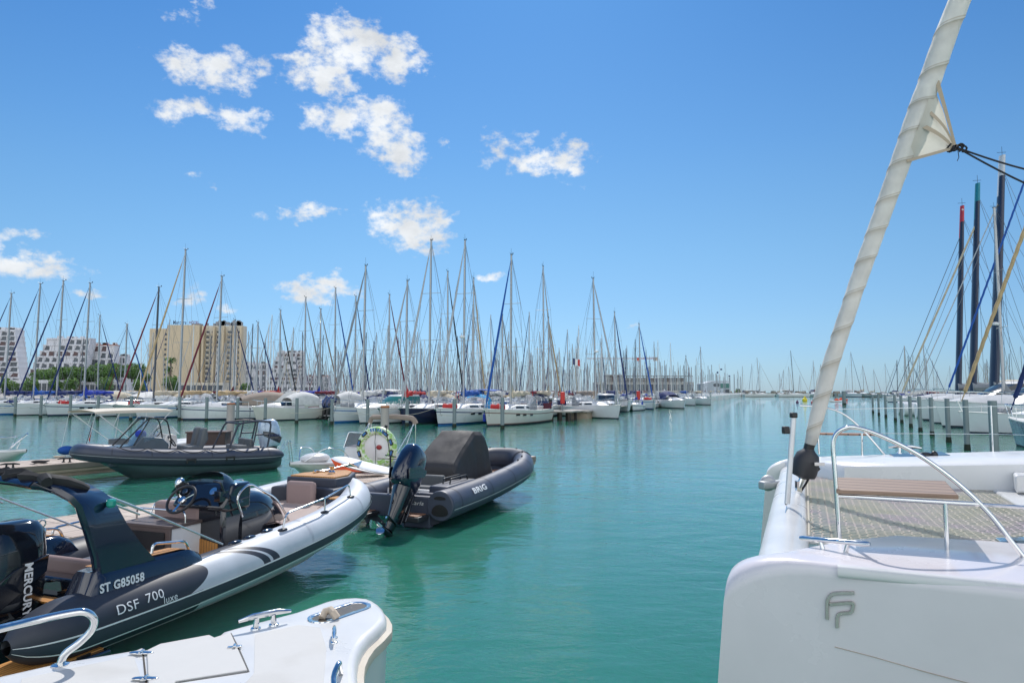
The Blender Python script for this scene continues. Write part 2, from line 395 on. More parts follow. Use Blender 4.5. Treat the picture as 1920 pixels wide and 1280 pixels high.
h = nmath(nt, 'MULTIPLY', wav(.7, 1.7, 2, .25), .026)
h = nmath(nt, 'ADD', h, nmath(nt, 'MULTIPLY', wav(2.8, 1.6, 3, -.15), .009))
# wind-ruffled patches carry more fine ripple
pt = N.new('ShaderNodeMapRange'); pt.inputs['From Min'].default_value = .40; pt.inputs['From Max'].default_value = .60; pt.inputs['To Min'].default_value = .25; pt.inputs['To Max'].default_value = 1.
L.new(wav(.11, 2.4, 3, .1), pt.inputs['Value'])
h = nmath(nt, 'ADD', h, nmath(nt, 'MULTIPLY', nmath(nt, 'MULTIPLY', wav(10., 1.5, 3, .4), .0048), pt.outputs[0]))
bp = N.new('ShaderNodeBump'); bp.inputs['Strength'].default_value = 1.; bp.inputs['Distance'].default_value = 1.0
L.new(h, bp.inputs['Height']); L.new(bp.outputs['Normal'], b.inputs['Normal'])
w = MB(); w.add([(-6000, -50, 0), (6000, -50, 0), (6000, 9000, 0), (-6000, 9000, 0)], [(0, 1, 2, 3)])
struct('water', w, wm)
# ---------------------------------------------------------------- rigid inflatable boats
def rib_curve(Lr, hb, r, z0, rise, x1, n=150, power=.8, xs=0.):
    """tube centre line from starboard stern round the bow to port stern"""
    half = []
    xe = Lr - r
    k = n // 2
    for i in range(k):
        s = i / (k - 1)
        if s < .55: x = lerp(xs, x1, s / .55); y = hb * (1 - .02 * (1 - s / .55))
        else:
            t = (s - .55) / .45 * math.pi / 2
            x = x1 + (xe - x1) * math.sin(t); y = hb * max(math.cos(t), 0) ** power
        half.append(V((x, y, z0 + rise * max(x / Lr, 0) ** 2.2)))
    return [V((p.x, -p.y, p.z)) for p in half] + half[::-1][1:]
def rib_tube(curve, r, cone=.45, tipr=.3, bow_k=.85, nseg=40, th0=0, th1=360, dr=0., Lr=7, flat=False, x_from=-9, side=0):
    """UV: u = distance from the stern tip along the tube, v = angle/360 (0 outward, .25 up)"""
    N = len(curve); rows = []; uv = []; d = 0
    for i, p in enumerate(curve):
        if x_from > -9 and p.x < x_from: continue
        if side and p.y * side < 0: continue
        t = (curve[min(i + 1, N - 1)] - curve[max(i - 1, 0)]).normalized()
        out = V((t.y, -t.x, 0)).normalized()
        up = t.cross(out) * -1
        if up.z < 0: up = -up
        e = min(i, N - 1 - i)
        de = 0
        for j in range(e if i < N / 2 else 0): de += (curve[j + 1] - curve[j]).length
        if i >= N / 2:
            for j in range(i, N - 1): de += (curve[j + 1] - curve[j]).length
        rr = r * lerp(1, bow_k, clamp(p.x / Lr) ** 2)
        if not flat and de < cone:
            q = 1 - de / cone
            rr *= math.sqrt(max(1 - q * q * .93, 0.02)) * (1 - .15 * q)
        rr += dr
        row = []
        for k in range(nseg + 1):
            a = R(lerp(th0, th1, k / nseg))
            row.append(p + out * (rr * math.cos(a)) + up * (rr * math.sin(a))); uv.append((de, lerp(th0, th1, k / nseg) / 360))
        rows.append(row)
    return rows, uv
def rib_hull(Lr, hb, r, z0, rise, keel=-.32, x1=4.):
    rows = []
    for i in range(24):
        s = i / 23; x = lerp(0.05, Lr - r * 1.2, s)
        yb = hb if x < x1 else hb * max(math.cos((x - x1) / (Lr - r * .9 - x1) * math.pi / 2), 0.02) ** .8
        zt = z0 - r * .55 + rise * (x / Lr) ** 2.2
        zk = lerp(keel, zt - .03, sm((s - .55) / .45) ** 1.3)
        zc = lerp(zk, zt, .72)
        rows.append([V((x, -yb, zt)), V((x, -yb * .93, zc)), V((x, -yb * .45, lerp(zk, zc, .55))), V((x, 0, zk)), V((x, yb * .45, lerp(zk, zc, .55))), V((x, yb * .93, zc)), V((x, yb, zt))])
    return MB().grid(rows, cap=False).add([rows[0][k] for k in range(7)], [tuple(range(7))])
def rib_floor(Lr, hb, z, x0=.1, x1=4., xe=None, rise=0.):
    xe = xe or Lr - .45; pts = []
    n = 20
    for i in range(n + 1):
        x = lerp(x0, xe, i / n)
        y = hb if x < x1 else hb * max(math.cos((x - x1) / (xe + .1 - x1) * math.pi / 2), 0.02) ** .8
        pts.append((x, y))
    poly = pts + [(x, -y) for x, y in pts[::-1]]
    mb = MB(); rows = [[V((x, y, z + rise * (x / Lr) ** 2.2)), V((x, 0, z + rise * (x / Lr) ** 2.2 + .004)), V((x, -y, z + rise * (x / Lr) ** 2.2))] for x, y in pts]
    return mb.grid(rows)
def bent(pts, r=.12, n=5):
    """round the corners of a polyline"""
    pts = [V(p) for p in pts]; out = [pts[0]]
    for i in range(1, len(pts) - 1):
        a = pts[i - 1] - pts[i]; b = pts[i + 1] - pts[i]; q = min(r, a.length * .45, b.length * .45)
        p0 = pts[i] + a.normalized() * q; p1 = pts[i] + b.normalized() * q
        for k in range(n + 1):
            t = k / n; out.append((1 - t) ** 2 * p0 + 2 * t * (1 - t) * pts[i] + t * t * p1)
    out.append(pts[-1]); return out
def wheel(parent, c, r, axis, mrim, mspoke, spokes=3):
    A = V(axis).to_track_quat('Z', 'Y').to_matrix(); c = V(c)
    mb = MB(); mb.tube([c + A @ V((r * math.cos(a), r * math.sin(a), 0)) for a in [2 * math.pi * k / 28 for k in range(28)]], .018, 8, closed=True)
    w_ = obj('steering_wheel', mb, mrim, parent)
    m2 = MB()
    for k in range(spokes):
        a = 2 * math.pi * (k / spokes) + .5
        m2.beam(c - A @ V((0, 0, .03)), c + A @ V((r * .98 * math.cos(a), r * .98 * math.sin(a), 0)), .035, .01)
    m2.lathe([(.05, -.05), (.055, -.01), (.04, .005)], c, 14, axis=axis)
    obj('spoke', m2, mspoke, w_); return w_
def grab(parent, pts, r=.013, m=None, name='grab_rail', bend=.08, feet=None, footm=None):
    o = obj(name, MB().tube(bent(pts, bend), r, 8), m or STEEL, parent)
    if feet:
        for p in feet: obj('foot', MB().ball(p, (.085, .05, .022), 8), footm or BLACKP, o)
    return o
def outboard(parent, c, s, tilt, mcowl, mleg, mprop, yaw=0., chrome=True):
    """outboard engine: c = top of the transom behind which it hangs; x points forward; tilt lifts the leg backward"""
    T = Matrix.Translation(V(c)) @ Matrix.Rotation(tilt, 4, 'Y') @ Matrix.Rotation(yaw, 4, 'Z') @ Matrix.Scale(s, 4)
    e = obj('outboard_engine', MB(T).box((-.02, 0, -.15), (.16, .26, .42)).box((-.1, 0, -.02), (.2, .2, .2)), mleg, parent, bevel=.015)
    rows = []
    for z, x0, x1, w, k in ((.02, -.52, .02, .15, 1.), (.08, -.60, .06, .20, 1.), (.22, -.64, .08, .22, 1.), (.40, -.63, .09, .225, 1.), (.66, -.60, .09, .215, 1.), (.84, -.54, .07, .19, 1.), (.92, -.46, .02, .14, 1.), (.945, -.38, -.06, .08, 1.)):
        row = []
        for q in range(24):
            a = 2 * math.pi * q / 24; ca, sa = math.cos(a), math.sin(a)
            e_ = .55
            px = (x0 + x1) / 2 + (x1 - x0) / 2 * abs(ca) ** e_ * (1 if ca >= 0 else -1)
            py = w * abs(sa) ** .62 * (1 if sa >= 0 else -1) * (1 - .18 * (ca < 0) * abs(ca))
            row.append(V((px, py, z)))
        rows.append(row)
    cw = obj('cowling', MB(T).grid(rows, closed=True, cap=True), mcowl, e, ang=50)
    b2 = MB(T)
    for yy in (-1, 1):
        b2.extrude([(-.60, .222 * yy, .30), (-.30, .236 * yy, .52), (.04, .22 * yy, .60), (.02, .225 * yy, .44), (-.28, .236 * yy, .26), (-.50, .226 * yy, .12)], (0, -.02 * yy, 0))
    obj('cowling_panel', b2, BLACKG, e, bevel=.006)
    leg = MB(T)
    lr = []
    for z, x0, x1, w in ((.06, -.50, .04, .19), (-.12, -.47, .03, .17), (-.36, -.42, -.02, .13), (-.62, -.38, -.07, .085), (-.80, -.36, -.10, .05)):
        lr.append([V(((x0 + x1) / 2 + (x1 - x0) / 2 * math.cos(a), w * math.sin(a), z)) for a in [2 * math.pi * q / 14 for q in range(14)]])
    leg.grid(lr, closed=True, cap=True)
    leg.box((-.34, 0, -.66), (.46, .24, .018))
    leg.tube([(.0, 0, -.86), (-.12, 0, -.86), (-.40, 0, -.86), (-.55, 0, -.86)], [.012, .062, .066, .045], 12)
    leg.extrude([(-.30, -.01, -.88), (-.08, -.01, -.88), (-.16, -.01, -1.10), (-.27, -.01, -1.12)], (0, .02, 0))
    leg.box((.0, 0, -.34), (.14, .2, .5)).tube([(.02, -.12, .0), (.02, -.12, -.5)], .025, 8).tube([(.02, .12, .0), (.02, .12, -.5)], .025, 8)
    obj('gearcase', leg, mleg, e, bevel=.004)
    pr = MB(T)
    for k in range(3):
        a = 2 * math.pi * k / 3; ca, sa = math.cos(a), math.sin(a)
        def P(r_, w_, x_): return V((-.60 + x_, r_ * ca - w_ * sa, -.86 + r_ * sa + w_ * ca))
        pr.grid([[P(.04, -.03, .05), P(.04, .03, -.04)], [P(.11, -.07, .05), P(.11, .05, -.05)], [P(.17, -.06, .03), P(.17, .06, -.05)], [P(.20, .0, .0), P(.20, .03, -.02)]])
    pr.tube([(-.54, 0, -.86), (-.70, 0, -.86)], [.045, .03], 10)
    obj('propeller', pr, mprop, e)
    return e

# ---- tube colour of the luxury RIB: charcoal stern and swooshes on pale grey
def dsf_tube_mat():
    m = bpy.data.materials.new('tube_two_tone'); m.use_nodes = True; nt = m.node_tree; N = nt.nodes; L = nt.links; b = N['Principled BSDF']
    b.inputs['Roughness'].default_value = .5
    uvn = N.new('ShaderNodeUVMap'); sp = N.new('ShaderNodeSeparateXYZ'); L.new(uvn.outputs[0], sp.inputs[0])
    u, v = sp.outputs['X'], sp.outputs['Y']
    def disc(cu, cv, r, k=1.7):
        du = nmath(nt, 'SUBTRACT', u, cu); dv = nmath(nt, 'MULTIPLY', nmath(nt, 'SUBTRACT', v, cv), k)
        q = nmath(nt, 'SQRT', nmath(nt, 'MULTIPLY_ADD', du, du, nmath(nt, 'MULTIPLY', dv, dv)))
        return nmath(nt, 'LESS_THAN', q, r)
    up = nmath(nt, 'LESS_THAN', v, .6)
    stern = nmath(nt, 'LESS_THAN', nmath(nt, 'ADD', u, nmath(nt, 'MULTIPLY', nmath(nt, 'POWER', nmath(nt, 'ABSOLUTE', nmath(nt, 'SUBTRACT', v, .11)), 2.), 24.)), 2.02)
    s2 = nmath(nt, 'MULTIPLY', nmath(nt, 'LESS_THAN', u, 1.9), nmath(nt, 'GREATER_THAN', v, .55))
    # long dark patch along the top
    top = nmath(nt, 'MULTIPLY', nmath(nt, 'GREATER_THAN', v, nmath(nt, 'SUBTRACT', .215, nmath(nt, 'MULTIPLY', nmath(nt, 'SUBTRACT', 3.05, u), .0))), nmath(nt, 'LESS_THAN', u, 2.75))
    top = nmath(nt, 'MULTIPLY', top, nmath(nt, 'LESS_THAN', v, .45))
    # two curved swooshes
    sw = None
    for cu, w in ((2.82, .12), (2.99, .12)):
        ctr = nmath(nt, 'SUBTRACT', cu + .05, nmath(nt, 'MULTIPLY', nmath(nt, 'POWER', nmath(nt, 'MAXIMUM', nmath(nt, 'SUBTRACT', v, .0), 0.0001), 1.7), 9.))
        a = nmath(nt, 'MULTIPLY', nmath(nt, 'GREATER_THAN', u, ctr), nmath(nt, 'LESS_THAN', u, nmath(nt, 'ADD', ctr, w)))
        sw = a if sw is None else nmath(nt, 'MAXIMUM', sw, a)
    sw = nmath(nt, 'MULTIPLY', sw, nmath(nt, 'LESS_THAN', v, .21))
    f = nmath(nt, 'MAXIMUM', nmath(nt, 'MAXIMUM', stern, s2), nmath(nt, 'MAXIMUM', top, sw))
    nz = N.new('ShaderNodeTexNoise'); nz.inputs['Scale'].default_value = 2.5; nz.inputs['Detail'].default_value = 6
    tc = N.new('ShaderNodeTexCoord'); L.new(tc.outputs['Object'], nz.inputs['Vector'])
    mx = N.new('ShaderNodeMix'); mx.data_type = 'RGBA'; L.new(f, mx.inputs['Factor']); mx.inputs['A'].default_value = (.50, .54, .60, 1); mx.inputs['B'].default_value = (.032, .038, .054, 1)
    mr = N.new('ShaderNodeMapRange'); mr.inputs['From Min'].default_value = .3; mr.inputs['From Max'].default_value = .7; mr.inputs['To Min'].default_value = .9; mr.inputs['To Max'].default_value = 1.1; L.new(nz.outputs['Fac'], mr.inputs['Value'])
    vm = N.new('ShaderNodeVectorMath'); vm.operation = 'SCALE'; L.new(mx.outputs['Result'], vm.inputs[0]); L.new(mr.outputs[0], vm.inputs['Scale'])
    L.new(vm.outputs[0], b.inputs['Base Color'])
    n3 = N.new('ShaderNodeTexNoise'); n3.inputs['Scale'].default_value = 130; L.new(tc.outputs['Object'], n3.inputs['Vector'])
    bp = N.new('ShaderNodeBump'); bp.inputs['Distance'].default_value = .0006; L.new(n3.outputs['Fac'], bp.inputs['Height']); L.new(bp.outputs['Normal'], b.inputs['Normal'])
    return m

# ================= 1. the big RIB in the foreground
Lr, hb, rt, z0, rise, X1 = 6.05, 1.09, .285, .50, .50, 3.5
d1 = thing('inflatable_boat', 'black and pale grey rigid inflatable with roll bar, wheel console and big black outboard', 'motor boat', (-5.165, 6.868, 0), R(69.5))
crv = rib_curve(Lr, hb, rt, z0, rise, X1, 180, xs=-.5)
rows, uv = rib_tube(crv, rt, .5, Lr=Lr, nseg=48)
t1 = obj('tube', MB().grid(rows, uv=uv), dsf_tube_mat(), d1, ang=60)
rows, uv = rib_tube(crv, rt, .5, Lr=Lr, nseg=8, th0=-27, th1=-3, dr=.016)
obj('rubbing_strake', MB().grid(rows), HYPD, t1, ang=60)
for a0 in (-30.5, -2.0):
    rows, uv = rib_tube(crv, rt, .5, Lr=Lr, nseg=3, th0=a0, th1=a0 + 3.0, dr=.022)
    obj('piping', MB().grid(rows), LET, t1, ang=60)
obj('hull', rib_hull(Lr, hb, rt, z0, rise, x1=X1), GEL, d1, ang=50)
obj('floor', rib_floor(Lr, hb - .1, .42, .5, X1, Lr - .7, .3), MATP, d1)
obj('sunpad', rib_floor(Lr, hb - .17, .70, 3.6, X1 + .3, Lr - .62, .25), MATP, d1)
# seams of the floor mat
MB.DEF = Matrix.Translation((-.4, 0, .37))
s_ = MB().beam((3.9, -.72, .435), (4.25, -.1, .437), .05, .012).beam((4.25, -.1, .437), (4.15, .35, .437), .05, .012)
obj('mat_seam', s_, CUSH, d1); obj('mat_seam', MB().beam((5.0, -.5, .47), (5.6, -.35, .52), .008, .01), CUSH, d1)
MB.DEF = None
# stern: bathing platforms, transom, stern bench
MB.DEF = Matrix.Translation((.28, 0, 0))
obj('transom', MB().prism([(-.05, -1.0), (.12, -1.0), (.12, 1.0), (-.05, 1.0)], .05, .62).prism([(.12, -.98), (.34, -.98), (.30, .98), (.12, .98)], .3, .80), BLACKG, d1, bevel=.03)
text('lettering', 'Force One', .12, plane_fn((-.054, .10, .47), (0, -1, 0), (0, 0, 1)), LET, d1, width=.52, world=False, shear=.3)
for y_ in (-1.05, .95):
    obj('bathing_platform', MB().prism([(-.85, y_ - .28), (.0, y_ - .32), (.0, y_ + .32), (-.85, y_ + .28)], .20, .27), BLACKG, d1, bevel=.02)
    obj('teak_step', MB().prism([(-.80, y_ - .23), (-.04, y_ - .26), (-.04, y_ + .26), (-.80, y_ + .23)], .272, .284), TEAKO, d1)
obj('teak_step', MB().box((-.02, -.62, .632), (.14, .55, .016)), TEAKO, d1)
obj('stern_seat', MB().prism([(.34, -.95), (1.0, -.95), (1.0, .98), (.34, .98)], .42, .70), BLACKG, d1, bevel=.04)
obj('cushion', MB().prism([(.42, -.88), (1.02, -.88), (1.02, .94), (.42, .94)], .66, .74).box((.40, .02, .80), (.10, 1.8, .26)), CUSH, d1, bevel=.045)
MB.DEF = None
# high side coamings with teak caps
for sg in (-1, 1):
    mb = MB(); rws = []
    for i in range(15):
        t = i / 14; x = lerp(-.05, 1.95, t); h_ = .98 - .06 * t - .42 * sm((t - .72) / .28); h_ = lerp(.45, h_, sm(t / .16))
        yc = sg * 1.02
        rws.append([V((x, yc + sg * .19, .55)), V((x, yc + sg * .17, h_ - .07)), V((x, yc + sg * .12, h_)), V((x, yc - sg * .10, h_)), V((x, yc - sg * .15, h_ - .05)), V((x, yc - sg * .15, .45))])
    cmg = obj('coaming', mb.grid(rws, cap=True), NAVYG, d1, ang=50)
    obj('teak_cap', MB().grid([[V((x, sg * (1.02 + .085), zz + .006)), V((x, sg * (1.02 - .085), zz + .006))] for x, zz in ((.30, .978), (.8, .958), (1.30, .942), (1.42, .915), (1.55, .85))]).grid([[V((x, sg * (1.02 + .085), zz + .012)), V((x, sg * (1.02 - .085), zz + .012))] for x, zz in ((.30, .978), (.8, .958), (1.30, .942), (1.42, .915), (1.55, .85))]), TEAKO, cmg)
    grab(cmg, [(1.0, sg * 1.02, .95), (1.02, sg * 1.02, 1.06), (1.46, sg * 1.02, 1.0), (1.52, sg * 1.02, .88)], .016)
fn = lambda u_, v_: V((.22 + u_, -1.02 - .185 + .02 * (v_ / .16), .72 + v_ * .9 + .05 * u_ * .0))
text('registration', 'ST G85058', .115, lambda u_, v_: V((.26 + u_, -1.208 + v_ * .10, .76 + v_)), LET, d1, width=.50, world=False, bold=.004)
def on_tube(u0, th0, dr=.004):
    def f(u_, v_):
        x = u0 + u_; a = R(th0) + v_ / rt
        return V((x, -(hb + (rt + dr) * math.cos(a)), z0 + rise * max(x / Lr, 0) ** 2.2 + (rt + dr) * math.sin(a)))
    return f
text('lettering', 'DSF', .13, on_tube(.33, 12), LET, d1, width=.24, world=False, cut=.03)
text('lettering', '700', .13, on_tube(.66, 15), LET, d1, width=.21, world=False, cut=.03)
text('lettering', 'luxe', .10, on_tube(.86, 2), LET, d1, width=.17, world=False, cut=.03)
# roll bar
def arch_leg(sg):
    rws = []
    for x, z, w, th in ((.62, .93, .62, .13), (.52, 1.10, .50, .12), (.38, 1.35, .40, .11), (.26, 1.60, .34, .10), (.20, 1.68, .31, .09), (.12, 1.76, .30, .08), (.04, 1.805, .30, .07), (-.03, 1.82, .30, .07)):
        k = clamp((z - 1.54) / .3); y = sg * (1.10 - .30 * k ** 2.2)
        ny = V((0, math.cos(k * 1.35), math.sin(k * 1.35) * 1)); ny.y *= sg
        rws.append([V((x - w / 2, y, z)) + ny * (th / 2), V((x + w / 2, y, z)) + ny * (th / 2), V((x + w / 2 + .03, y, z)), V((x + w / 2, y, z)) - ny * (th / 2), V((x - w / 2, y, z)) - ny * (th / 2), V((x - w / 2 - .03, y, z))])
    return rws
rb = obj('roll_bar', MB().grid(arch_leg(-1), closed=True, cap=True), NAVYG, d1, ang=60)
obj('roll_bar', MB().grid(arch_leg(1), closed=True, cap=True), NAVYG, d1, ang=60)
obj('top_bar', MB().grid([[V((-.03 + dx, y, 1.82 + dz + .04 * (1 - (y / .85) ** 2))) for dx, dz in ((-.15, .035), (.15, .035), (.18, 0), (.15, -.035), (-.15, -.035), (-.18, 0))] for y in [lerp(-.83, .83, k / 12) for k in range(13)]], closed=True, cap=True), NAVYG, rb, ang=60)
obj('navigation_light', MB().lathe([(.03, -.02), (.045, 0), (.045, .045), (.03, .06)], (.36, -1.185, 1.58), 12), mat('lens_green', (.02, .28, .22), .15), rb)
mb = MB(); pts = [V((-.10 + .06 * math.sin(k * 1.9), lerp(.95, -.98, k / 26), 1.90 + .018 * math.sin(k * 2.3) - .05 * abs(lerp(.95, -.98, k / 26)) ** 4)) for k in range(27)]
mb.tube(pts, lambda t: .052 + .010 * math.sin(t * 47), 10, jit=.4)
mb.tube([(-.08, -.85, 1.88), (.08, -.94, 1.84), (.18, -1.0, 1.79), (.24, -1.02, 1.75)], [.055, .052, .042, .03], 10, jit=.4)
obj('bimini_cover', mb, CV['black'], d1)
for sg in (-1, 1):
    obj('bimini_pole', MB().tube([(.10, sg * .98, 1.82), (.80, sg * 1.09, 1.46)], .015, 8).tube([(.80, sg * 1.09, 1.46), (1.92, sg * 1.12, .88)], .011, 8).tube([(.04, sg * .95, 1.80), (.80, sg * 1.06, 1.41)], .011, 8), POLE, d1)
# engine, ski post
eng = outboard(d1, (.16, -.36, .50), 1.0, R(0), BLACKG, BLACKG, BLACKG)
text('lettering', 'MERCURY', .12, lambda u_, v_: V((-.05 + v_ * .9, -.60, 1.06 - u_)), LET, eng, width=.50, world=False, cut=0, bold=.004)
obj('ski_post', MB().lathe([(.05, 0), (.05, .02), (.036, .03), (.036, .52), (.040, .53), (.030, .56), (0.012, .57)], (.34, -.26, .74), 16).tube([V((.34 + .035 * math.sin(a), -.26, 1.345 + .035 * math.cos(a))) for a in [2 * math.pi * k / 14 for k in range(14)]], .008, 6, closed=True), STEEL, d1)
# cooler seat ahead of the stern
bx = obj('seat_box', MB().box((2.35, .28, .70), (.55, .85, .52)), GELM, d1, bevel=.02)
obj('frame', MB().box((2.07, .28, .70), (.03, .87, .54)).box((2.35, .28, .975), (.60, .90, .04)), mat('mauve_panel', (.10, .075, .07), .5), bx, bevel=.008)
obj('locker_opening', MB().box((2.05, .28, .80), (.02, .70, .22)), BLACKP, bx)
obj('cushion', MB().box((2.62, .28, 1.06), (.16, .80, .28)), CUSH, bx, bevel=.05)
grab(bx, [(2.30, -.14, .98), (2.30, -.14, 1.14), (2.30, .70, 1.14), (2.30, .70, .98)], .013)
# console
MB.DEF = Matrix.Translation((-.30, 0, 0))
def console(parent, xc, yc, zf, L_, Wd, Ht, mb_, mface, mteak):
    rws = []
    for i in range(15):
        t = i / 14; x = xc - L_ * .42 + L_ * t
        h_ = Ht * (1.0 if t < .25 else math.sqrt(max(1 - ((t - .25) / .78) ** 2.1, 0.0)))
        w_ = Wd * (1 - .28 * sm((t - .4) / .6)); row = []
        for k in range(15):
            a = math.pi * k / 14; cy, cz = math.cos(a), math.sin(a)
            row.append(V((x + .05 * cz, yc + w_ / 2 * abs(cy) ** .55 * (1 if cy > 0 else -1), zf + max(h_, .05) * cz ** .42)))
        rws.append(row)
    c = obj('console', MB().grid(rws, cap=True), mb_, parent, ang=50)
    return c
cs = console(d1, 3.62, -.12, .44, 1.12, .90, .86, BLACKG, BLACKP, TEAKO)
obj('console_pillar', MB().prism([(2.86, -.52), (3.3, -.54), (3.3, .30), (2.86, .28)], .42, lambda p: 1.22), BLACKG, cs, bevel=.05)
obj('foot_board', MB().extrude([(2.845, -.46, .46), (2.845, .10, .46), (2.845, .06, .78), (2.845, -.44, .70)], (.02, 0, 0)), TEAKO, cs)
obj('dashboard', MB().extrude([(2.78, -.55, 1.16), (3.02, -.55, 1.46), (3.34, -.55, 1.46), (3.34, -.55, 1.10), (2.90, -.55, 1.10)], (0, .86, 0)), BLACKG, cs, bevel=.04)
obj('gauge', MB().lathe([(.055, 0), (.055, .012), (.0, .014)], (2.93, -.28, 1.36), 16, axis=(-.78, 0, .62)), STEEL, cs); obj('gauge', MB().lathe([(.04, 0), (.04, .012), (.0, .014)], (2.90, .18, 1.34), 16, axis=(-.78, 0, .62)), STEEL, cs)
rws = []
for i in range(9):
    t = i / 8; row = []
    for k in range(13):
        a = R(lerp(-88, 88, k / 12)); row.append(V((3.00 + .50 * math.cos(a) * (1 - .25 * t) - .28 * t, -.12 + .47 * math.sin(a) * (1 - .18 * t), 1.20 + .40 * math.sin(t * math.pi / 2) * max(math.cos(a * .92), 0) ** .55)))
    rws.append(row)
obj('windscreen', MB().grid(rws), mat('smoked_screen', (.01, .012, .015), .06, alpha=.82, coat=.5), cs)
wheel(cs, (2.66, .0, 1.28), .20, (-.72, 0, .60), BLACKP, STEEL)
obj('throttle', MB().box((2.86, -.48, 1.32), (.16, .10, .14)).tube([(2.86, -.52, 1.36), (2.80, -.52, 1.50), (2.80, -.40, 1.52)], .018, 8), BLACKG, cs, bevel=.01)
obj('horn', MB().ball((2.98, .36, 1.42), (.07, .07, .09), 8).tube([(2.98, .36, 1.35), (2.98, .3, 1.20)], .012, 6), STEEL, cs)
grab(cs, [(3.10, -.62, 1.02), (2.96, -.62, 1.30), (3.20, -.62, 1.46), (3.80, -.60, 1.16), (4.28, -.55, .62), (4.2, -.5, .46)], .015, bend=.18)
MB.DEF = Matrix.Translation((-.72, 0, 0))
# bow: lockers, back rest, anchor
bl = obj('bow_locker', MB().prism([(5.55, -.62), (5.75, -.30), (5.75, .30), (5.55, .62), (5.95, .60), (6.55, .32), (6.72, 0), (6.55, -.32), (5.95, -.60)], .60, 1.10), HYPD, d1, bevel=.03)
obj('bow_locker', MB().prism([(4.9, .62), (5.55, .62), (5.55, .92), (4.9, .98)], .50, .98), HYPD, d1, bevel=.03)
obj('bow_locker', MB().prism([(5.35, -.64), (5.62, -.64), (5.7, -.86), (5.35, -.90)], .50, .98), HYPD, d1, bevel=.03)
obj('raised_locker', MB().prism([(5.80, -.50), (5.80, .50), (6.20, .52), (6.74, .26), (6.92, 0), (6.74, -.26), (6.20, -.52)], 1.08, 1.24), HYPD, d1, bevel=.03)
obj('teak_cap', MB().prism([(5.85, -.45), (5.85, .45), (6.20, .46), (6.68, .22), (6.82, 0), (6.68, -.22), (6.20, -.46)], 1.24, 1.262).prism([(4.94, .65), (5.52, .65), (5.52, .88), (4.94, .93)], .98, 1.0).prism([(5.38, -.66), (5.58, -.66), (5.64, -.82), (5.38, -.86)], .98, 1.0), TEAKO, d1)
obj('back_rest', MB().box((5.58, .02, .98), (.12, .56, .46)), CUSH, d1, bevel=.06)
an = obj('anchor', MB().tube([(6.35, .12, 1.29), (7.05, -.02, 1.36)], .014, 8).extrude([(7.0, -.16, 1.28), (7.32, -.02, 1.36), (7.0, .14, 1.28), (6.92, 0, 1.36)], (0, 0, .02)).lathe([(.06, 0), (.06, .03), (.03, .06), (.045, .12), (.05, .13)], (6.25, -.1, 1.262), 12), STEEL, d1)
mb = MB(); 
for k in range(13): pass
mb.tube([V((6.15 + .09 * k, .20 + .03 * math.sin(k * 1.3), 1.285 + .01 * math.sin(k * 2))) for k in range(8)], .022, 6, jit=.3)
obj('anchor_chain', mb, STEEL, an)
MB.DEF = None
def tube_pt(x, sg, th, dr=0.):
    best = min(crv[:90], key=lambda p: abs(p.x - x)); i = crv.index(best)
    t = (crv[i + 1] - crv[max(i - 1, 0)]).normalized(); out = V((t.y, -t.x, 0)).normalized()
    rr = rt * lerp(1, .85, (best.x / Lr) ** 2) + dr
    p = best + out * (rr * math.cos(R(th))) + V((0, 0, 1)) * (rr * math.sin(R(th)))
    return V((p.x, p.y * (1 if sg < 0 else -1), p.z))
for sg in (-1, 1):
    a, b_, c_ = tube_pt(2.95, sg, 72), tube_pt(3.85, sg, 72), tube_pt(4.65, sg, 72)
    up = V((0, 0, .20))
    g = grab(d1, [a, a + up + V((.06, 0, 0)), b_ + up, c_ + up + V((-.05, 0, 0)), c_], .013, feet=[a, b_, c_])
    g['label'] = 'stainless handrail on the pale tube'
    obj('rail_post', MB().tube([b_, b_ + up], .011, 6), STEEL, g)
    if sg > 0:
        a, b_ = tube_pt(1.5, sg, 80), tube_pt(2.4, sg, 80); grab(d1, [a, a + up, b_ + up, b_], .013, feet=[a, b_])
for x_ in (2.2, 2.48, 2.75):
    p = tube_pt(x_, -1, 96); obj('step_pad', MB().ball(p, (.11, .05, .035), 8), BLACKG, d1)

# ================= 2. dark RIB with the covered console
Lb = 6.0
d2 = thing('inflatable_boat', 'charcoal rigid inflatable with a fabric-covered console and raised navy outboard', 'motor boat', (-2.30, 13.85, 0), R(68.5))
cb = rib_curve(Lb, 1.0, .29, .46, .42, 3.9, 150)
rows, uv = rib_tube(cb, .29, flat=True, Lr=Lb, nseg=40, bow_k=.9)
tb = obj('tube', MB().grid(rows), HYP, d2, ang=60)
for a0, w_ in ((-30, 4), (-12, 3)):
    rows, uv = rib_tube(cb, .29, flat=True, Lr=Lb, nseg=3, th0=a0, th1=a0 + w_, dr=.018, bow_k=.9)
    obj('rubbing_strake', MB().grid(rows), HYPD if a0 < -20 else CV['lgrey'], tb, ang=60)
for sg in (-1, 1):
    cap = MB()
    cap.tube([(-.035, sg * .98, .46), (.03, sg * .98, .46)], [.285, .30], 32)
    o_ = obj('tube_end', cap, HYP, tb, bevel=.015)
    obj('recess', MB().extrude([(-.045, sg * .98 + .18 * math.cos(a), .33 + (.16 if math.sin(a) > 0 else .07) * math.sin(a)) for a in [2 * math.pi * k / 16 for k in range(16)]], (.02, 0, 0)).extrude([(-.045, sg * .98 + .13 * math.cos(a), .60 + (.05 if math.sin(a) > 0 else .02) * math.sin(a)) for a in [2 * math.pi * k / 16 for k in range(16)]], (.02, 0, 0)), BLACKP, o_)
obj('hull', rib_hull(Lb, 1.0, .29, .46, .42, x1=3.9), HYPD, d2, ang=50)
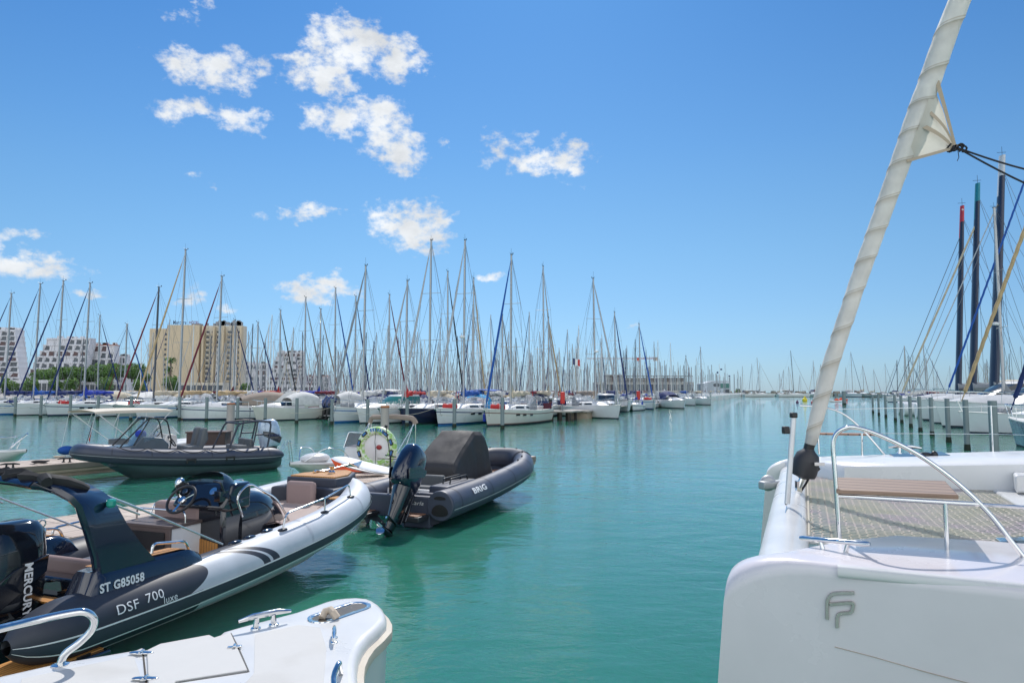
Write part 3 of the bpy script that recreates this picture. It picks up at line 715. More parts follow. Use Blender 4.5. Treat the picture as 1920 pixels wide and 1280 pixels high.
obj('floor', rib_floor(Lb, .92, .36, .3, 3.9, Lb - .6, .25), TEAKB, d2)
obj('transom', MB().prism([(0, -.74), (.16, -.74), (.16, .74), (0, .74)], .0, .62).prism([(.16, -.74), (.62, -.74), (.62, -.3), (.16, -.3)], .2, .66), HYP, d2, bevel=.03)
pl = obj('bathing_platform', MB().box((-.22, -.5, .24), (.42, .46, .10)), RUBB, d2, bevel=.02)
obj('teak_step', MB().box((-.22, -.5, .298), (.34, .36, .014)), TEAKB, pl)
pl = obj('bathing_platform', MB().box((-.22, .6, .24), (.42, .4, .10)), RUBB, d2, bevel=.02)
obj('teak_step', MB().box((-.22, .6, .298), (.34, .30, .014)), TEAKB, pl)
text('lettering', 'Carla', .11, plane_fn((-.004, -.30, .45), (0, -1, 0), (0, 0, 1)), LET, d2, width=.30, world=False, shear=.3)
obj('stern_seat', MB().box((.75, -.05, .50), (.5, 1.2, .34)), GELM, d2, bevel=.03)
obj('cushion', MB().box((1.02, .1, .78), (.14, 1.25, .26)).box((.8, -.1, .69), (.42, 1.1, .06)), CUSHG, d2, bevel=.05)
obj('teak_step', MB().box((.40, .1, .70), (.36, .5, .014)), TEAKB, d2)
obj('side_locker', MB().prism([(.35, -.95), (1.75, -.95), (1.75, -.52), (.35, -.52)], .55, .78), HYP, d2, bevel=.04)
grab(d2, [(.75, -.80, .78), (.78, -.80, .88), (1.55, -.80, .88), (1.6, -.80, .78)], .016, BLACKP)
grab(d2, [(.75, -.64, .78), (.78, -.64, .88), (1.55, -.64, .88), (1.6, -.64, .78)], .016, BLACKP)
# fabric cover: tent over seat and console
P = {}
def cvr(x, hw, zb, zt, sk): return [V((x, -hw, zb)), V((x, -hw * .97, lerp(zb, zt, .5))), V((x, -hw * .90, zt - .10)), V((x, -hw * .78, zt - .015)), V((x, 0, zt + .01)), V((x, hw * .78, zt - .015)), V((x, hw * .90, zt - .10)), V((x, hw * .97, lerp(zb, zt, .5))), V((x, hw, zb))]
secs = [(1.50, .57, .50, .52, 0), (1.50, .59, .50, 1.00, 0), (1.58, .59, .50, 1.10, 0), (1.95, .57, .50, 1.34, 0), (2.35, .55, .50, 1.56, 0), (2.66, .53, .50, 1.72, 0), (2.74, .53, .50, 1.75, 0), (3.05, .57, .50, 1.73, 0), (3.15, .57, .48, 1.68, 0), (3.38, .59, .48, 1.34, 0), (3.6, .55, .46, .94, 0), (3.80, .57, .44, .59, 0), (3.92, .63, .44, .48, 0)]
rws = []
for i in range(len(secs) - 1):
    for q in range(5):
        t = q / 5; A_ = cvr(*secs[i]); B_ = cvr(*secs[i + 1]); row0 = [a.lerp(b2, t) for a, b2 in zip(A_, B_)]
        row = []
        for k in range(len(row0) - 1):
            for s_i in range(4): row.append(row0[k].lerp(row0[k + 1], s_i / 4))
        row.append(row0[-1]); rws.append(row)
for r_ in rws:
    for p in r_:
        side = clamp(abs(p.y) / .62) ** 3
        w_ = noise.noise(V((p.x * 4 + p.z * 1.5, p.z * 1.2, p.y * 2))) * .035 * side + noise.noise(p * 9) * .008
        p.y += w_ * (1 if p.y > 0 else -1); p.z += w_ * .3
obj('console_cover', MB().grid(rws, cap=True), mat('cover_fabric', (.036, .035, .038), .7, var=.2, scale=2.5, bump=.003, bscale=14, dirt=.12), d2, ang=42)
rws = []
for k in range(5): pass
rows, uv = rib_tube(cb, .29, flat=True, Lr=Lb, nseg=14, th0=20, th1=190, dr=.02, x_from=5.35, bow_k=.9)
obj('bow_cushion', MB().grid(rows), HYPD, d2)
for k, x_ in enumerate((4.3, 4.75, 5.25, 5.6, 5.85)):
    for sg in (-1, 1):
        i = min(range(75), key=lambda j: abs(cb[j].x - x_)); p = cb[i].copy(); p.z += .27; p.y = p.y * (1 if sg < 0 else -1) * .97
        obj('lacing_eye', MB().tube([p + V((-.04, 0, -.01)), p + V((-.02, 0, .035)), p + V((.02, 0, .035)), p + V((.04, 0, -.01))], .011, 6), BLACKP, d2)
def on_brig(u_, v_):
    x = .95 + u_; a = R(22) + v_ / .29
    return V((x, -(1.0 + .295 * math.cos(a)), .46 + .42 * (x / Lb) ** 2.2 + .295 * math.sin(a)))
text('lettering', 'BRIG', .17, on_brig, LET, d2, width=.66, world=False, cut=.03, bold=.006)
e2 = outboard(d2, (-.18, -.34, .62), 1.02, R(36), NAVYG, BLACKG, STEEL, yaw=R(0))
obj('aerial', MB().tube([(.25, .28, .6), (.22, .30, 1.3), (.1, .34, 1.95)], .009, 6).ball((.1, .34, 1.97), .035, 6).tube([(.1, .1, 1.36), (.35, .5, 1.36)], .012, 6).tube([(.35, .1, 1.30), (.05, .5, 1.32)], .012, 6).tube([(.22, .3, .5), (.22, .3, 1.36)], .02, 6), BLACKP, d2)
obj('seat_back', MB().extrude([(.30, .02, .6), (.42, .02, .6), (.30, .02, 1.25), (.18, .02, 1.28)], (0, .1, 0)), BLACKP, d2, bevel=.02)
grab(d2, [(.0, -.28, .5), (-.12, -.28, .62), (-.12, -.40, .62), (0, -.4, .5)], .012)
grab(d2, [(-.42, .48, .30), (-.42, .48, .55), (-.42, .68, .55), (-.42, .68, .30)], .012, name='boarding_ladder')

# ================= 3. dark RIB at the second dock
Lh = 6.15
d3 = thing('inflatable_boat', 'grey-blue rigid inflatable with black roll frame and silver engine at the far dock', 'motor boat', (-8.55, 24.5, 0), R(222.5))
ch = rib_curve(Lh, .98, .27, .50, .42, 4.0, 150)
rows, uv = rib_tube(ch, .27, .5, Lr=Lh, nseg=36)
t3 = obj('tube', MB().grid(rows), HYP, d3, ang=60)
rows, uv = rib_tube(ch, .27, .5, Lr=Lh, nseg=8, th0=-24, th1=8, dr=.018); obj('rubbing_strake', MB().grid(rows), HYPD, t3, ang=60)
rows, uv = rib_tube(ch, .27, .5, Lr=Lh, nseg=2, th0=-8, th1=-5.5, dr=.024); obj('piping', MB().grid(rows), CV['lgrey'], t3, ang=60)
obj('hull', rib_hull(Lh, .98, .27, .50, .42, keel=-.35, x1=4.), mat('hull_slate', (.10, .15, .17), .35), d3, ang=50)
obj('floor', rib_floor(Lh, .9, .40, .2, 4., Lh - .6, .25), GELM, d3)
MB.DEF = Matrix.Translation((.42, 0, 0))
cs3 = obj('console', MB().extrude([(3.15, -.42, .4), (4.75, -.42, .4), (4.70, -.42, .98), (4.1, -.42, 1.02), (3.9, -.42, 1.28), (3.3, -.42, 1.22), (3.1, -.42, 1.0)], (0, .84, 0)), mat('console_slate', (.07, .10, .13), .35, coat=.3), d3, bevel=.04)
obj('windscreen', MB().grid([[V((4.12 - .42 * t, y, 1.0 + .78 * t)) for y in (-.40, -.2, 0, .2, .40)] for t in (0, .5, 1)]).grid([[V((4.12 - .42 * t, .40, 1.0 + .78 * t)), V((3.55 - .1 * t, .44, 1.2 + .5 * t))] for t in (0, .5, 1)]), mat('tinted_screen', (.10, .18, .26), .05, alpha=.55), cs3)
for sg in (-1, 1):
    obj('screen_frame', MB().tube(bent([(4.72, sg * .46, .55), (4.5, sg * .47, 1.0), (3.72, sg * .45, 1.86), (3.2, sg * .45, 1.80), (3.05, sg * .46, 1.1), (3.15, sg * .46, .5)], .18), .022, 8), BLACKP, cs3)
obj('screen_frame', MB().tube([(3.72, -.45, 1.86), (3.72, .45, 1.86)], .022, 8).tube([(3.2, -.45, 1.80), (3.2, .45, 1.80)], .022, 8).tube([(4.12, .42, 1.02), (3.7, .42, 1.80)], .018, 8), BLACKP, cs3)
obj('life_jacket', MB().ball((3.85, .1, 1.34), (.16, .2, .14), 8), CV['royal'], cs3)
wheel(cs3, (2.95, .15, 1.08), .19, (-.75, 0, .5), BLACKP, BLACKP)
text('registration', 'ST G72683', .14, lambda u_, v_: V((4.25 - u_, .425, .60 + v_ + u_ * .12)), LET, cs3, width=.75, world=False, cut=0)
for y_ in (-.3, .3):
    st = obj('seat', MB().box((2.35, y_, .66), (.5, .50, .50)), CUSHG, d3, bevel=.05)
    obj('backrest', MB().extrude([(2.10, y_ - .2, .8), (2.22, y_ - .2, .8), (2.10, y_ - .2, 1.46), (1.96, y_ - .2, 1.50), (1.92, y_ - .2, 1.1)], (0, .4, 0)), CUSHG, st, bevel=.06)
for k in range(2): obj('stern_seat', MB().box((.75, .28 - .56 * k, .62), (.5, .54, .46)).box((.52, .28 - .56 * k, .92), (.12, .54, .26)), CUSHG, d3, bevel=.04)
fr = obj('roll_frame', MB(), BLACKP, d3) if False else None
for sg in (-1, 1):
    g3 = MB().tube(bent([(.10, sg * .72, .5), (.0, sg * .72, 1.0), (-.10, sg * .66, 1.62), (.35, sg * .62, 1.66), (1.0, sg * .60, 1.60), (1.35, sg * .72, .75), (1.4, sg * .72, .6)], .16), .032, 8).tube([(.55, sg * .66, .62), (.35, sg * .62, 1.66)], .026, 8).tube([(.0, sg * .7, 1.2), (.44, sg * .66, 1.2)], .026, 8)
    obj('roll_frame', g3, HYPD, d3)
obj('roll_frame', MB().tube([(-.08, -.66, 1.63), (-.08, .66, 1.63)], .03, 8).tube([(.98, -.6, 1.60), (.98, .6, 1.60)], .03, 8).tube([(.35, -.1, 1.66), (.35, -.1, 2.05)], .01, 6).ball((.35, -.1, 2.07), .03, 6), HYPD, d3)
e3 = outboard(d3, (-.1, .0, .66), 1.05, R(6), mat('cowl_silver_blue', (.48, .58, .70), .25, metal=.2, coat=.5), BLACKP, BLACKP)
text('lettering', 'HONDA', .12, lambda u_, v_: V((-.18 - u_, .262, 1.08 + v_)), LETB, e3, width=.42, world=False, cut=0, bold=.006)
MB.DEF = None
for x_ in (1.9, 3.1):
    p = V((x_, .98 + .275, .50 + .05)); obj('handle', MB().box(p, (.30, .03, .07)).box(p + V((-.12, 0, -.06)), (.05, .03, .1)).box(p + V((.12, 0, -.06)), (.05, .03, .1)), BLACKP, t3, bevel=.01)
rp = MB()
for k in range(5):
    xa = .9 + k * .85
    pts = []
    for q in range(9):
        t = q / 8; x = xa + .85 * t; a = R(70 - 34 * math.sin(math.pi * t)); pts.append(V((x, .98 + .28 * math.cos(a), .50 + .42 * (x / Lh) ** 2.2 + .285 * math.sin(a))))
    rp.tube(pts, .012, 6)
obj('grab_line', rp, ROPE, t3)
grab(d3, [(.0, .86, .62), (-.22, .86, .95), (-.3, .86, .95), (-.42, .86, .05)], .014, name='boarding_ladder')
grab(d3, [(.0, .66, .62), (-.22, .66, .95), (-.3, .66, .95), (-.42, .66, .05)], .014, name='boarding_ladder')

def seams(parent, curve, r_, Lr_, xs, bow_k, m, th0=35, th1=150):
    for x_ in xs:
        for sg in (-1, 1):
            i = min(range(2, len(curve) // 2), key=lambda j: abs(curve[j].x - x_)); p = curve[i]; t_ = (curve[i + 1] - curve[i - 1]).normalized(); out = V((t_.y, -t_.x, 0)).normalized()
            rr = r_ * lerp(1, bow_k, clamp(p.x / Lr_) ** 2) + .0035; rws = []
            for dx in (-.022, .022):
                rws.append([p + t_ * dx + out * (rr * math.cos(R(a))) + V((0, 0, rr * math.sin(R(a)))) for a in range(th0, th1 + 1, 6)])
            if sg > 0: rws = [[V((q.x, -q.y, q.z)) for q in row] for row in rws]
            obj('seam_tape', MB().grid(rws), m, parent)
seams(t1, crv, rt, Lr, (3.35, 4.75), .85, mat('seam_pale', (.43, .46, .52), .5), 2, 150)
seams(tb, cb, .29, Lb, (.35, 1.9, 3.3, 4.5, 5.3), .9, HYPD, -10, 150)
seams(t3, ch, .27, Lh, (.6, 2.5, 4.2, 5.2), .85, HYPD, 10, 150)
for x_, sg in ((4.1, 1), (1.3, 1)):
    p = tube_pt(x_, sg, 50, .004); obj('valve', MB().lathe([(.035, -.004), (.035, .006), (.02, .010)], p, 14, axis=(0, -.64, .77)), BLACKP, t1)
# ---------------------------------------------------------------- floating docks and what stands on them
def dock_mat():
    m = bpy.data.materials.new('dock_plastic'); m.use_nodes = True; nt = m.node_tree; N = nt.nodes; L = nt.links; b = N['Principled BSDF']
    b.inputs['Roughness'].default_value = .75
    tc = N.new('ShaderNodeTexCoord'); sp = N.new('ShaderNodeSeparateXYZ'); L.new(tc.outputs['Object'], sp.inputs[0])
    def cell(o, p): return nmath(nt, 'ABSOLUTE', nmath(nt, 'SUBTRACT', nmath(nt, 'FRACT', nmath(nt, 'DIVIDE', o, p)), .5))
    joint = nmath(nt, 'MAXIMUM', nmath(nt, 'GREATER_THAN', cell(sp.outputs['X'], .5), .475), nmath(nt, 'GREATER_THAN', cell(sp.outputs['Y'], .5), .475))
    dx, dy = cell(sp.outputs['X'], .0833), cell(sp.outputs['Y'], .0833)
    stud = nmath(nt, 'LESS_THAN', nmath(nt, 'MULTIPLY_ADD', dx, dx, nmath(nt, 'MULTIPLY', dy, dy)), .07)
    hgt = nmath(nt, 'SUBTRACT', nmath(nt, 'MULTIPLY', stud, .006), nmath(nt, 'MULTIPLY', joint, .02))
    nz = N.new('ShaderNodeTexNoise'); nz.inputs['Scale'].default_value = 1.3; nz.inputs['Detail'].default_value = 8; L.new(tc.outputs['Object'], nz.inputs['Vector'])
    rp = N.new('ShaderNodeValToRGB'); rp.color_ramp.elements[0].position = .3; rp.color_ramp.elements[0].color = (.46, .37, .31, 1); rp.color_ramp.elements[1].position = .7; rp.color_ramp.elements[1].color = (.66, .56, .47, 1); L.new(nz.outputs['Fac'], rp.inputs['Fac'])
    k = nmath(nt, 'SUBTRACT', nmath(nt, 'MULTIPLY_ADD', stud, .22, .84), nmath(nt, 'MULTIPLY', joint, .45))
    vm = N.new('ShaderNodeVectorMath'); vm.operation = 'SCALE'; L.new(rp.outputs['Color'], vm.inputs[0]); L.new(k, vm.inputs['Scale']); L.new(vm.outputs[0], b.inputs['Base Color'])
    bp = N.new('ShaderNodeBump'); bp.inputs['Distance'].default_value = 1; L.new(hgt, bp.inputs['Height']); L.new(bp.outputs['Normal'], b.inputs['Normal'])
    return m
DOCKM = dock_mat()
DOCKS = mat('dock_side', (.42, .34, .26), .8, var=.15, scale=2, dirt=.3)
def dock(p0, d, s0, s1, width, label):
    """p0 on the near edge, d along it; local x along, y across (away)"""
    d = V((d[0], d[1], 0)).normalized(); o = V((p0[0], p0[1], 0)) + d * s0
    t = thing('floating_dock', label, 'dock', o, math.atan2(d.y, d.x))
    n = int((s1 - s0) / .5); Lx = n * .5
    obj('walkway', MB().box((Lx / 2, width / 2, .30), (Lx, width, .20)), DOCKM, t, bevel=.03)
    mb = MB()
    mb.box((Lx / 2, width / 2, .17), (Lx - .06, width - .06, .10)).box((Lx / 2, width / 2, -.05), (Lx - .2, width - .2, .36))
    obj('float', mb, DOCKS, t)
    return t
dA = dock((-3.41, 16.98), (.5, .86), -12, 8.5, 2.1, 'beige studded floating dock behind the black and grey inflatable')
dB = dock((-15.16, 20.43), (.56, .83), -12, 9.5, 2.1, 'beige floating dock at the far left with two small cleats')
def cleat(name, c, ang, s, parent=None, label=None, m=None):
    c = V(c); d = V((math.cos(ang), math.sin(ang), 0)); n_ = V((-d.y, d.x, 0))
    mb = MB()
    mb.tube([c + d * (-.13 * s) + V((0, 0, .052 * s)), c + d * (-.06 * s) + V((0, 0, .062 * s)), c + d * (.06 * s) + V((0, 0, .062 * s)), c + d * (.13 * s) + V((0, 0, .052 * s))], [.008 * s, .015 * s, .015 * s, .008 * s], 10)
    for k in (-1, 1):
        mb.tube([c + d * (.045 * s * k), c + d * (.04 * s * k) + V((0, 0, .06 * s))], [.016 * s, .011 * s], 10)
        mb.lathe([(.026 * s, 0), (.024 * s, .006 * s), (.016 * s, .01 * s)], c + d * (.045 * s * k), 12)
    return obj(name, mb, m or STEEL, parent, world=parent is not None)
for px, py in ((18, 873), (125, 862)):
    c = at(px, py + 4, .405); cleat('cleat', c, .3, 2.0, dB, m=BLACKP)
def coil(c, r, n, label, m=ROPEW):
    pts = []
    for k in range(n * 14):
        a = 2 * math.pi * k / 14; q = r * (.55 + .45 * (k / (n * 14))) ; pts.append(V(c) + V((q * math.cos(a), q * math.sin(a) * .9, .02 + .018 * (k // 14) * .6 + .008 * math.sin(a * 3))))
    o = obj('coiled_rope', MB().tube(pts, .014, 6), m); return tag(o, label, 'rope', )
coil(at(76, 868, .41), .26, 5, 'dark coiled mooring rope on the beige dock at far left', ROPE)
coil(at(112, 858, .41), .20, 4, 'pale coiled rope near the bow of the blue-grey inflatable')
# big guide piles
PILE = mat('pile_concrete', (.34, .33, .31), .85, var=.15, scale=1.5, dirt=.35, bump=.004, bscale=12)
PILES = mat('pile_steel', (.20, .24, .25), .6, var=.12, scale=1.2, dirt=.3)
RUST = mat('rust', (.30, .12, .05), .9, var=.3)
for px, Y, top, r_, lb in ((433, 29.0, 755, .16, 'thick grey guide pile rising behind the far dock and brown chest'), (722, 21.4, 760, .128, 'thick grey guide pile behind the green and white towable ring')):
    c = at(px, 760, Y=Y); zt = at(px, top, Y=Y).z
    t = thing('guide_pile', lb, 'pile', (c.x, c.y, 0))
    obj('shaft', MB().tube([(0, 0, -1), (0, 0, 0), (0, 0, zt - .06)], r_, 20), PILE, t)
    obj('cap', MB().lathe([(r_ + .012, zt - .07), (r_ + .012, zt - .02), (r_ * .9, zt)], n=20), RUST, t)
# brown chest on dock B
c = at(404, 845, Y=27.3)
t = thing('storage_chest', 'dark brown storage chest with a flat lid on the far dock', 'chest', (-11.85, 26.9, .405), math.atan2(.83, .56) - .9)
obj('body', MB().box((0, 0, .33), (1.45, .72, .66)), mat('chest_brown', (.055, .035, .032), .6, bump=.002, bscale=20), t, bevel=.02)
obj('lid', MB().box((0, 0, .69), (1.53, .8, .06)), mat('chest_lid', (.10, .065, .06), .55), t, bevel=.015)

# small open boats --------------------------------------------------------------
def open_hull(Lx, hb_, fb, rise, keel=-.2):
    rows = []
    for i in range(22):
        s = i / 21; x = Lx * s; yb = hb_ * (1 if s < .5 else max(1 - ((s - .5) / .5) ** 2.3, 0.015)); zt = fb + rise * s ** 2
        zk = lerp(keel, zt - .1, sm((s - .65) / .35) ** 1.5)
        prof = [(yb, zt), (yb * 1.0, zt - .06), (yb * .92, lerp(zk, zt, .55)), (yb * .8, lerp(zk, zt, .28)), (0, zk)]
        rows.append([V((x, -a, z)) for a, z in prof] + [V((x, a, z)) for a, z in prof[-2::-1]])
    mb = MB().grid(rows); n = len(rows[0]); mb.add(rows[0], [tuple(range(n))]); return mb
def open_deck(Lx, hb_, fb, rise, inner=.16, fore=.35):
    """gunwale ring, sunken cockpit floor and a foredeck"""
    mb = MB(); rows = []
    for i in range(22):
        s = i / 21; x = Lx * s; yb = hb_ * (1 if s < .5 else max(1 - ((s - .5) / .5) ** 2.3, 0.015)); zt = fb + rise * s ** 2
        yi = max(yb - inner, .0) if s < 1 - fore else 0.0
        yi = yi * (1 - sm((s - (1 - fore - .12)) / .12))
        zf = lerp(zt - .32, zt + .03, sm((s - (1 - fore - .1)) / .1))
        rows.append([V((x, -yb - .02, zt - .03)), V((x, -yb, zt + .015)), V((x, -yi, zt + .02)), V((x, -yi * .97, zf)), V((x, 0, zf + .004)), V((x, yi * .97, zf)), V((x, yi, zt + .02)), V((x, yb, zt + .015)), V((x, yb + .02, zt - .03))])
    return mb.grid(rows)
dAa = math.atan2(.86, .5)
b4 = thing('motorboat', 'small white open motorboat with folded bimini arch and raised bow rail behind the dock', 'motor boat', (-3.55, 24.1, 0), dAa + math.pi)
HG = mat('hull_pale_green', (.48, .54, .48), .35, dirt=.1)
obj('hull', open_hull(5.4, .98, .48, .18), HG, b4, ang=50)
dk4 = obj('deck', open_deck(5.4, .98, .48, .18), GEL, b4, ang=45)
obj('bow_pad', MB().ball((4.45, 0, .72), (.50, .34, .16), 10), GEL, b4)
for s_ in (-1, 1): grab(b4, [(3.7, s_ * .72, .62), (4.0, s_ * .62, .98), (4.55, s_ * .50, 1.05), (4.95, s_ * .12, .68)], .014, bend=.2)
cn = obj('console', MB().extrude([(2.2, -.38, .2), (2.95, -.38, .2), (2.85, -.38, .92), (2.35, -.38, .98)], (0, .8, 0)), GEL, b4, bevel=.04)
obj('windscreen', MB().grid([[V((2.86 - .2 * t, y, .93 + .42 * t)) for y in (-.38, 0, .42)] for t in (0, 1)]), mat('smoked_screen2', (.12, .10, .10), .1, alpha=.75), cn)
obj('screen_frame', MB().tube(bent([(2.86, -.40, .9), (2.64, -.40, 1.38), (2.64, .44, 1.38), (2.86, .44, .9)], .08), .016, 8), STEEL, cn)
obj('seat', MB().box((1.6, 0, .55), (.45, 1.1, .5)), GEL, b4, bevel=.04)
obj('backrest', MB().box((1.42, 0, .9), (.08, 1.1, .26)), CUSH, b4, bevel=.03)
bp_ = MB().tube(bent([(1.0, -1.0, 1.60), (1.02, -.9, 1.78), (1.02, 0, 1.83), (1.02, .9, 1.78), (1.0, 1.0, 1.60)], .12), .085, 10, jit=.35)
obj('bimini_cover', bp_, CV['taupe'], b4)
for s_ in (-1, 1): obj('bimini_pole', MB().tube([(1.0, s_ * .98, 1.66), (1.9, s_ * .90, .62)], .014, 8).tube([(1.03, s_ * .95, 1.66), (1.55, s_ * .90, .55)], .014, 8).tube([(.98, s_ * .98, 1.66), (.9, s_ * .92, .55)], .014, 8), STEEL, b4)
b5 = thing('motorboat', 'small white open motorboat shaded by a cream bimini with a flag at its stern', 'motor boat', (-16.05, 25.2, 0), math.atan2(.83, .56))
obj('hull', open_hull(5.6, 1.05, .5, .22), GEL, b5, ang=50)
obj('deck', open_deck(5.6, 1.05, .5, .22, fore=.3), GELM, b5, ang=45)
cn = obj('console', MB().extrude([(2.7, -.9, .2), (3.5, -.9, .3), (3.4, -.9, .95), (3.0, -.9, 1.0)], (0, 1.3, 0)), GEL, b5, bevel=.05)
wheel(cn, (2.85, -.45, 1.05), .20, (-.8, 0, .45), BLACKP, STEEL)
rws = [[V((3.4 + .25 * math.cos(R(a)) - .35 * t, -.25 + .75 * math.sin(R(a)), .95 + .35 * t)) for a in range(-80, 81, 20)] for t in (0, 1)]
obj('windscreen', MB().grid(rws), CLEAR, cn)
obj('seat', MB().box((1.8, 0, .62), (.5, 1.5, .4)), CUSHG, b5, bevel=.05)
obj('bimini_top', MB().grid([[V((lerp(.2, 3.1, i / 10), y, 2.03 - .06 * abs(y) ** 2 - .04 * (2 * i / 10 - 1) ** 2)) for y in [lerp(-1.05, 1.05, k / 8) for k in range(9)]] for i in range(11)]).grid([[V((lerp(.2, 3.1, i / 10), sg * 1.05, z)) for z in (1.97 - .04 * (2 * i / 10 - 1) ** 2, 1.86)] for sg in (1,) for i in range(11)]).grid([[V((lerp(.2, 3.1, i / 10), -1.05, z)) for z in (1.97 - .04 * (2 * i / 10 - 1) ** 2, 1.86)] for i in range(11)]), mat('canvas_bimini', (.66, .60, .50), .8, bump=.004, bscale=10), b5)
for s_ in (-1, 1): obj('bimini_pole', MB().tube([(.25, s_ * 1.03, 1.9), (1.9, s_ * .98, .6)], .014, 8).tube([(1.1, s_ * 1.03, 1.95), (.9, s_ * .98, 1.4), (.45, s_ * .98, 1.78)], .012, 8).tube([(3.05, s_ * 1.03, 1.9), (1.9, s_ * .98, .6)], .014, 8).tube([(2.1, s_ * 1.03, 1.95), (1.9, s_ * .98, .6)], .012, 8).tube([(.25, s_ * 1.03, 1.9), (-.0, s_ * .95, .6)], .006, 6), FOAM, b5)
obj('flag', MB().tube([(.05, -.7, .5), (.30, -.7, 1.55)], .013, 6), BLACKP, b5)
fg = MB(); rr_ = [[V((.30 - .02 * j - .03 * math.sin(i * .8), -.7 + .02 * i + .03 * math.sin(i * 1.3 + j), 1.45 - .1 * j - .06 * i)) for i in range(7)] for j in range(4)]
fg.grid(rr_, mrow=lambda i, k: 0 if k < 2 else (1 if k < 4 else 2)); obj('flag_cloth', fg, [STRN, LET, RED], b5)
obj('engine_cover', MB().ball((-.28, -.1, .55), (.28, .2, .16), 10), CV['blue'], b5)
text('registration', 'STE81511', .15, lambda u_, v_: V((1.2 + u_, -1.062, .28 + v_)), LETB, b5, width=.8, world=False, cut=0, bold=.006)
text('lettering', 'SANDRO', .12, lambda u_, v_: V((2.9 + u_, -1.062 + .02, .34 + v_)), LETP, b5, width=.7, world=False, cut=0)
b6 = thing('motorboat', 'white bow of a small boat with steel rails and a phone number at far left', 'motor boat', (-22.0, 25.2, 0), R(-13))
obj('hull', open_hull(5.2, .95, .42, .22), GEL, b6, ang=50)
obj('deck', open_deck(5.2, .95, .42, .22, fore=.4), GEL, b6, ang=45)
text('phone_number', '04 67 56 15 25', .17, lambda u_, v_: V((3.1 + u_, -.96 + .06 * (u_) ** 2 * 1.2 - .004, .33 + v_ + .05 * u_)), LETB, b6, width=1.3, world=False, cut=.1, bold=.006)
for s_ in (-1, 1): grab(b6, [(2.6, s_ * .85, .5), (2.8, s_ * .8, 1.0), (4.1, s_ * .6, 1.02), (4.9, s_ * .1, 1.12), (4.6, s_ * .15, .66)], .016)
obj('anchor_arm', MB().tube([(4.4, .1, .7), (5.2, 0, 1.2)], .03, 8), STEEL, b6)

# towable ring, boards, bag on dock A
t = thing('towable_ring', 'green and white inflatable towable ring standing upright on the dock', 'inflatable ring', (-3.98, 20.3, .405), R(-12))
Rr = .50; tr = .125
TW = bpy.data.materials.new('ring_print'); TW.use_nodes = True; nt_ = TW.node_tree; b_ = nt_.nodes['Principled BSDF']; b_.inputs['Roughness'].default_value = .4
w_ = nt_.nodes.new('ShaderNodeTexNoise'); w_.inputs['Scale'].default_value = 6; w_.inputs['Distortion'].default_value = 2.; tc_ = nt_.nodes.new('ShaderNodeTexCoord'); nt_.links.new(tc_.outputs['Object'], w_.inputs['Vector'])
rp_ = nt_.nodes.new('ShaderNodeValToRGB'); rp_.color_ramp.interpolation = 'EASE'; rp_.color_ramp.elements[0].position = .40; rp_.color_ramp.elements[0].color = (.30, .55, .12, 1); rp_.color_ramp.elements[1].position = .60; rp_.color_ramp.elements[1].color = (.68, .76, .66, 1)
nt_.links.new(w_.outputs['Fac'], rp_.inputs['Fac']); nt_.links.new(rp_.outputs['Color'], b_.inputs['Base Color'])
def ringp(a, b2, rr=tr, R_=Rr): return V(((R_ + rr * math.cos(b2)) * math.cos(a), -rr * math.sin(b2) * 1.15, .62 + (R_ + rr * math.cos(b2)) * math.sin(a)))
obj('ring', MB().grid([[ringp(2 * math.pi * i / 48, 2 * math.pi * k / 16) for k in range(16)] for i in range(49)], closed=True), TW, t, ang=60)
obj('base_disc', MB().grid([[V((q * math.cos(2 * math.pi * i / 36), -.03 - .05 * (1 - (q / .42) ** 2) , .62 + q * math.sin(2 * math.pi * i / 36))) for q in (0.01, .12, .24, .34, .42)] for i in range(37)]), FOAM, t)
for a in (20, -15, 52, 130, 165, 200):
    p = ringp(R(a), R(80), tr * 1.06); p2 = Matrix.Rotation(R(a), 3, V((0, -1, 0)))
    mb = MB(Matrix.Translation(p) @ Matrix.Rotation(-R(a), 4, 'Y')); mb.box((0, 0, 0), (.10, .03, .19))
    hd = obj('handle', mb, BLACKP, t, bevel=.01)
    mb = MB(Matrix.Translation(p + V((0, -.022, 0))) @ Matrix.Rotation(-R(a), 4, 'Y')); mb.box((0, 0, 0), (.05, .02, .12)); obj('grip', mb, STRB, hd, bevel=.008)
for k in range(6):
    a = R(105 - 8 * k); mb = MB(Matrix.Translation(ringp(a, R(75), tr * 1.03)) @ Matrix.Rotation(-a, 4, 'Y')); mb.box((0, 0, 0), (.09, .012, .045)); obj('print', mb, STRB, t)
obj('strap', MB().tube([(.04, -.16, 1.20), (-.02, -.12, .8), (-.0, -.10, .55), (.02, -.14, .06)], .008, 6), BLACKP, t)
obj('valve_patch', MB().ball((.10, -.09, .64), (.09, .03, .07), 8), STRR, t)
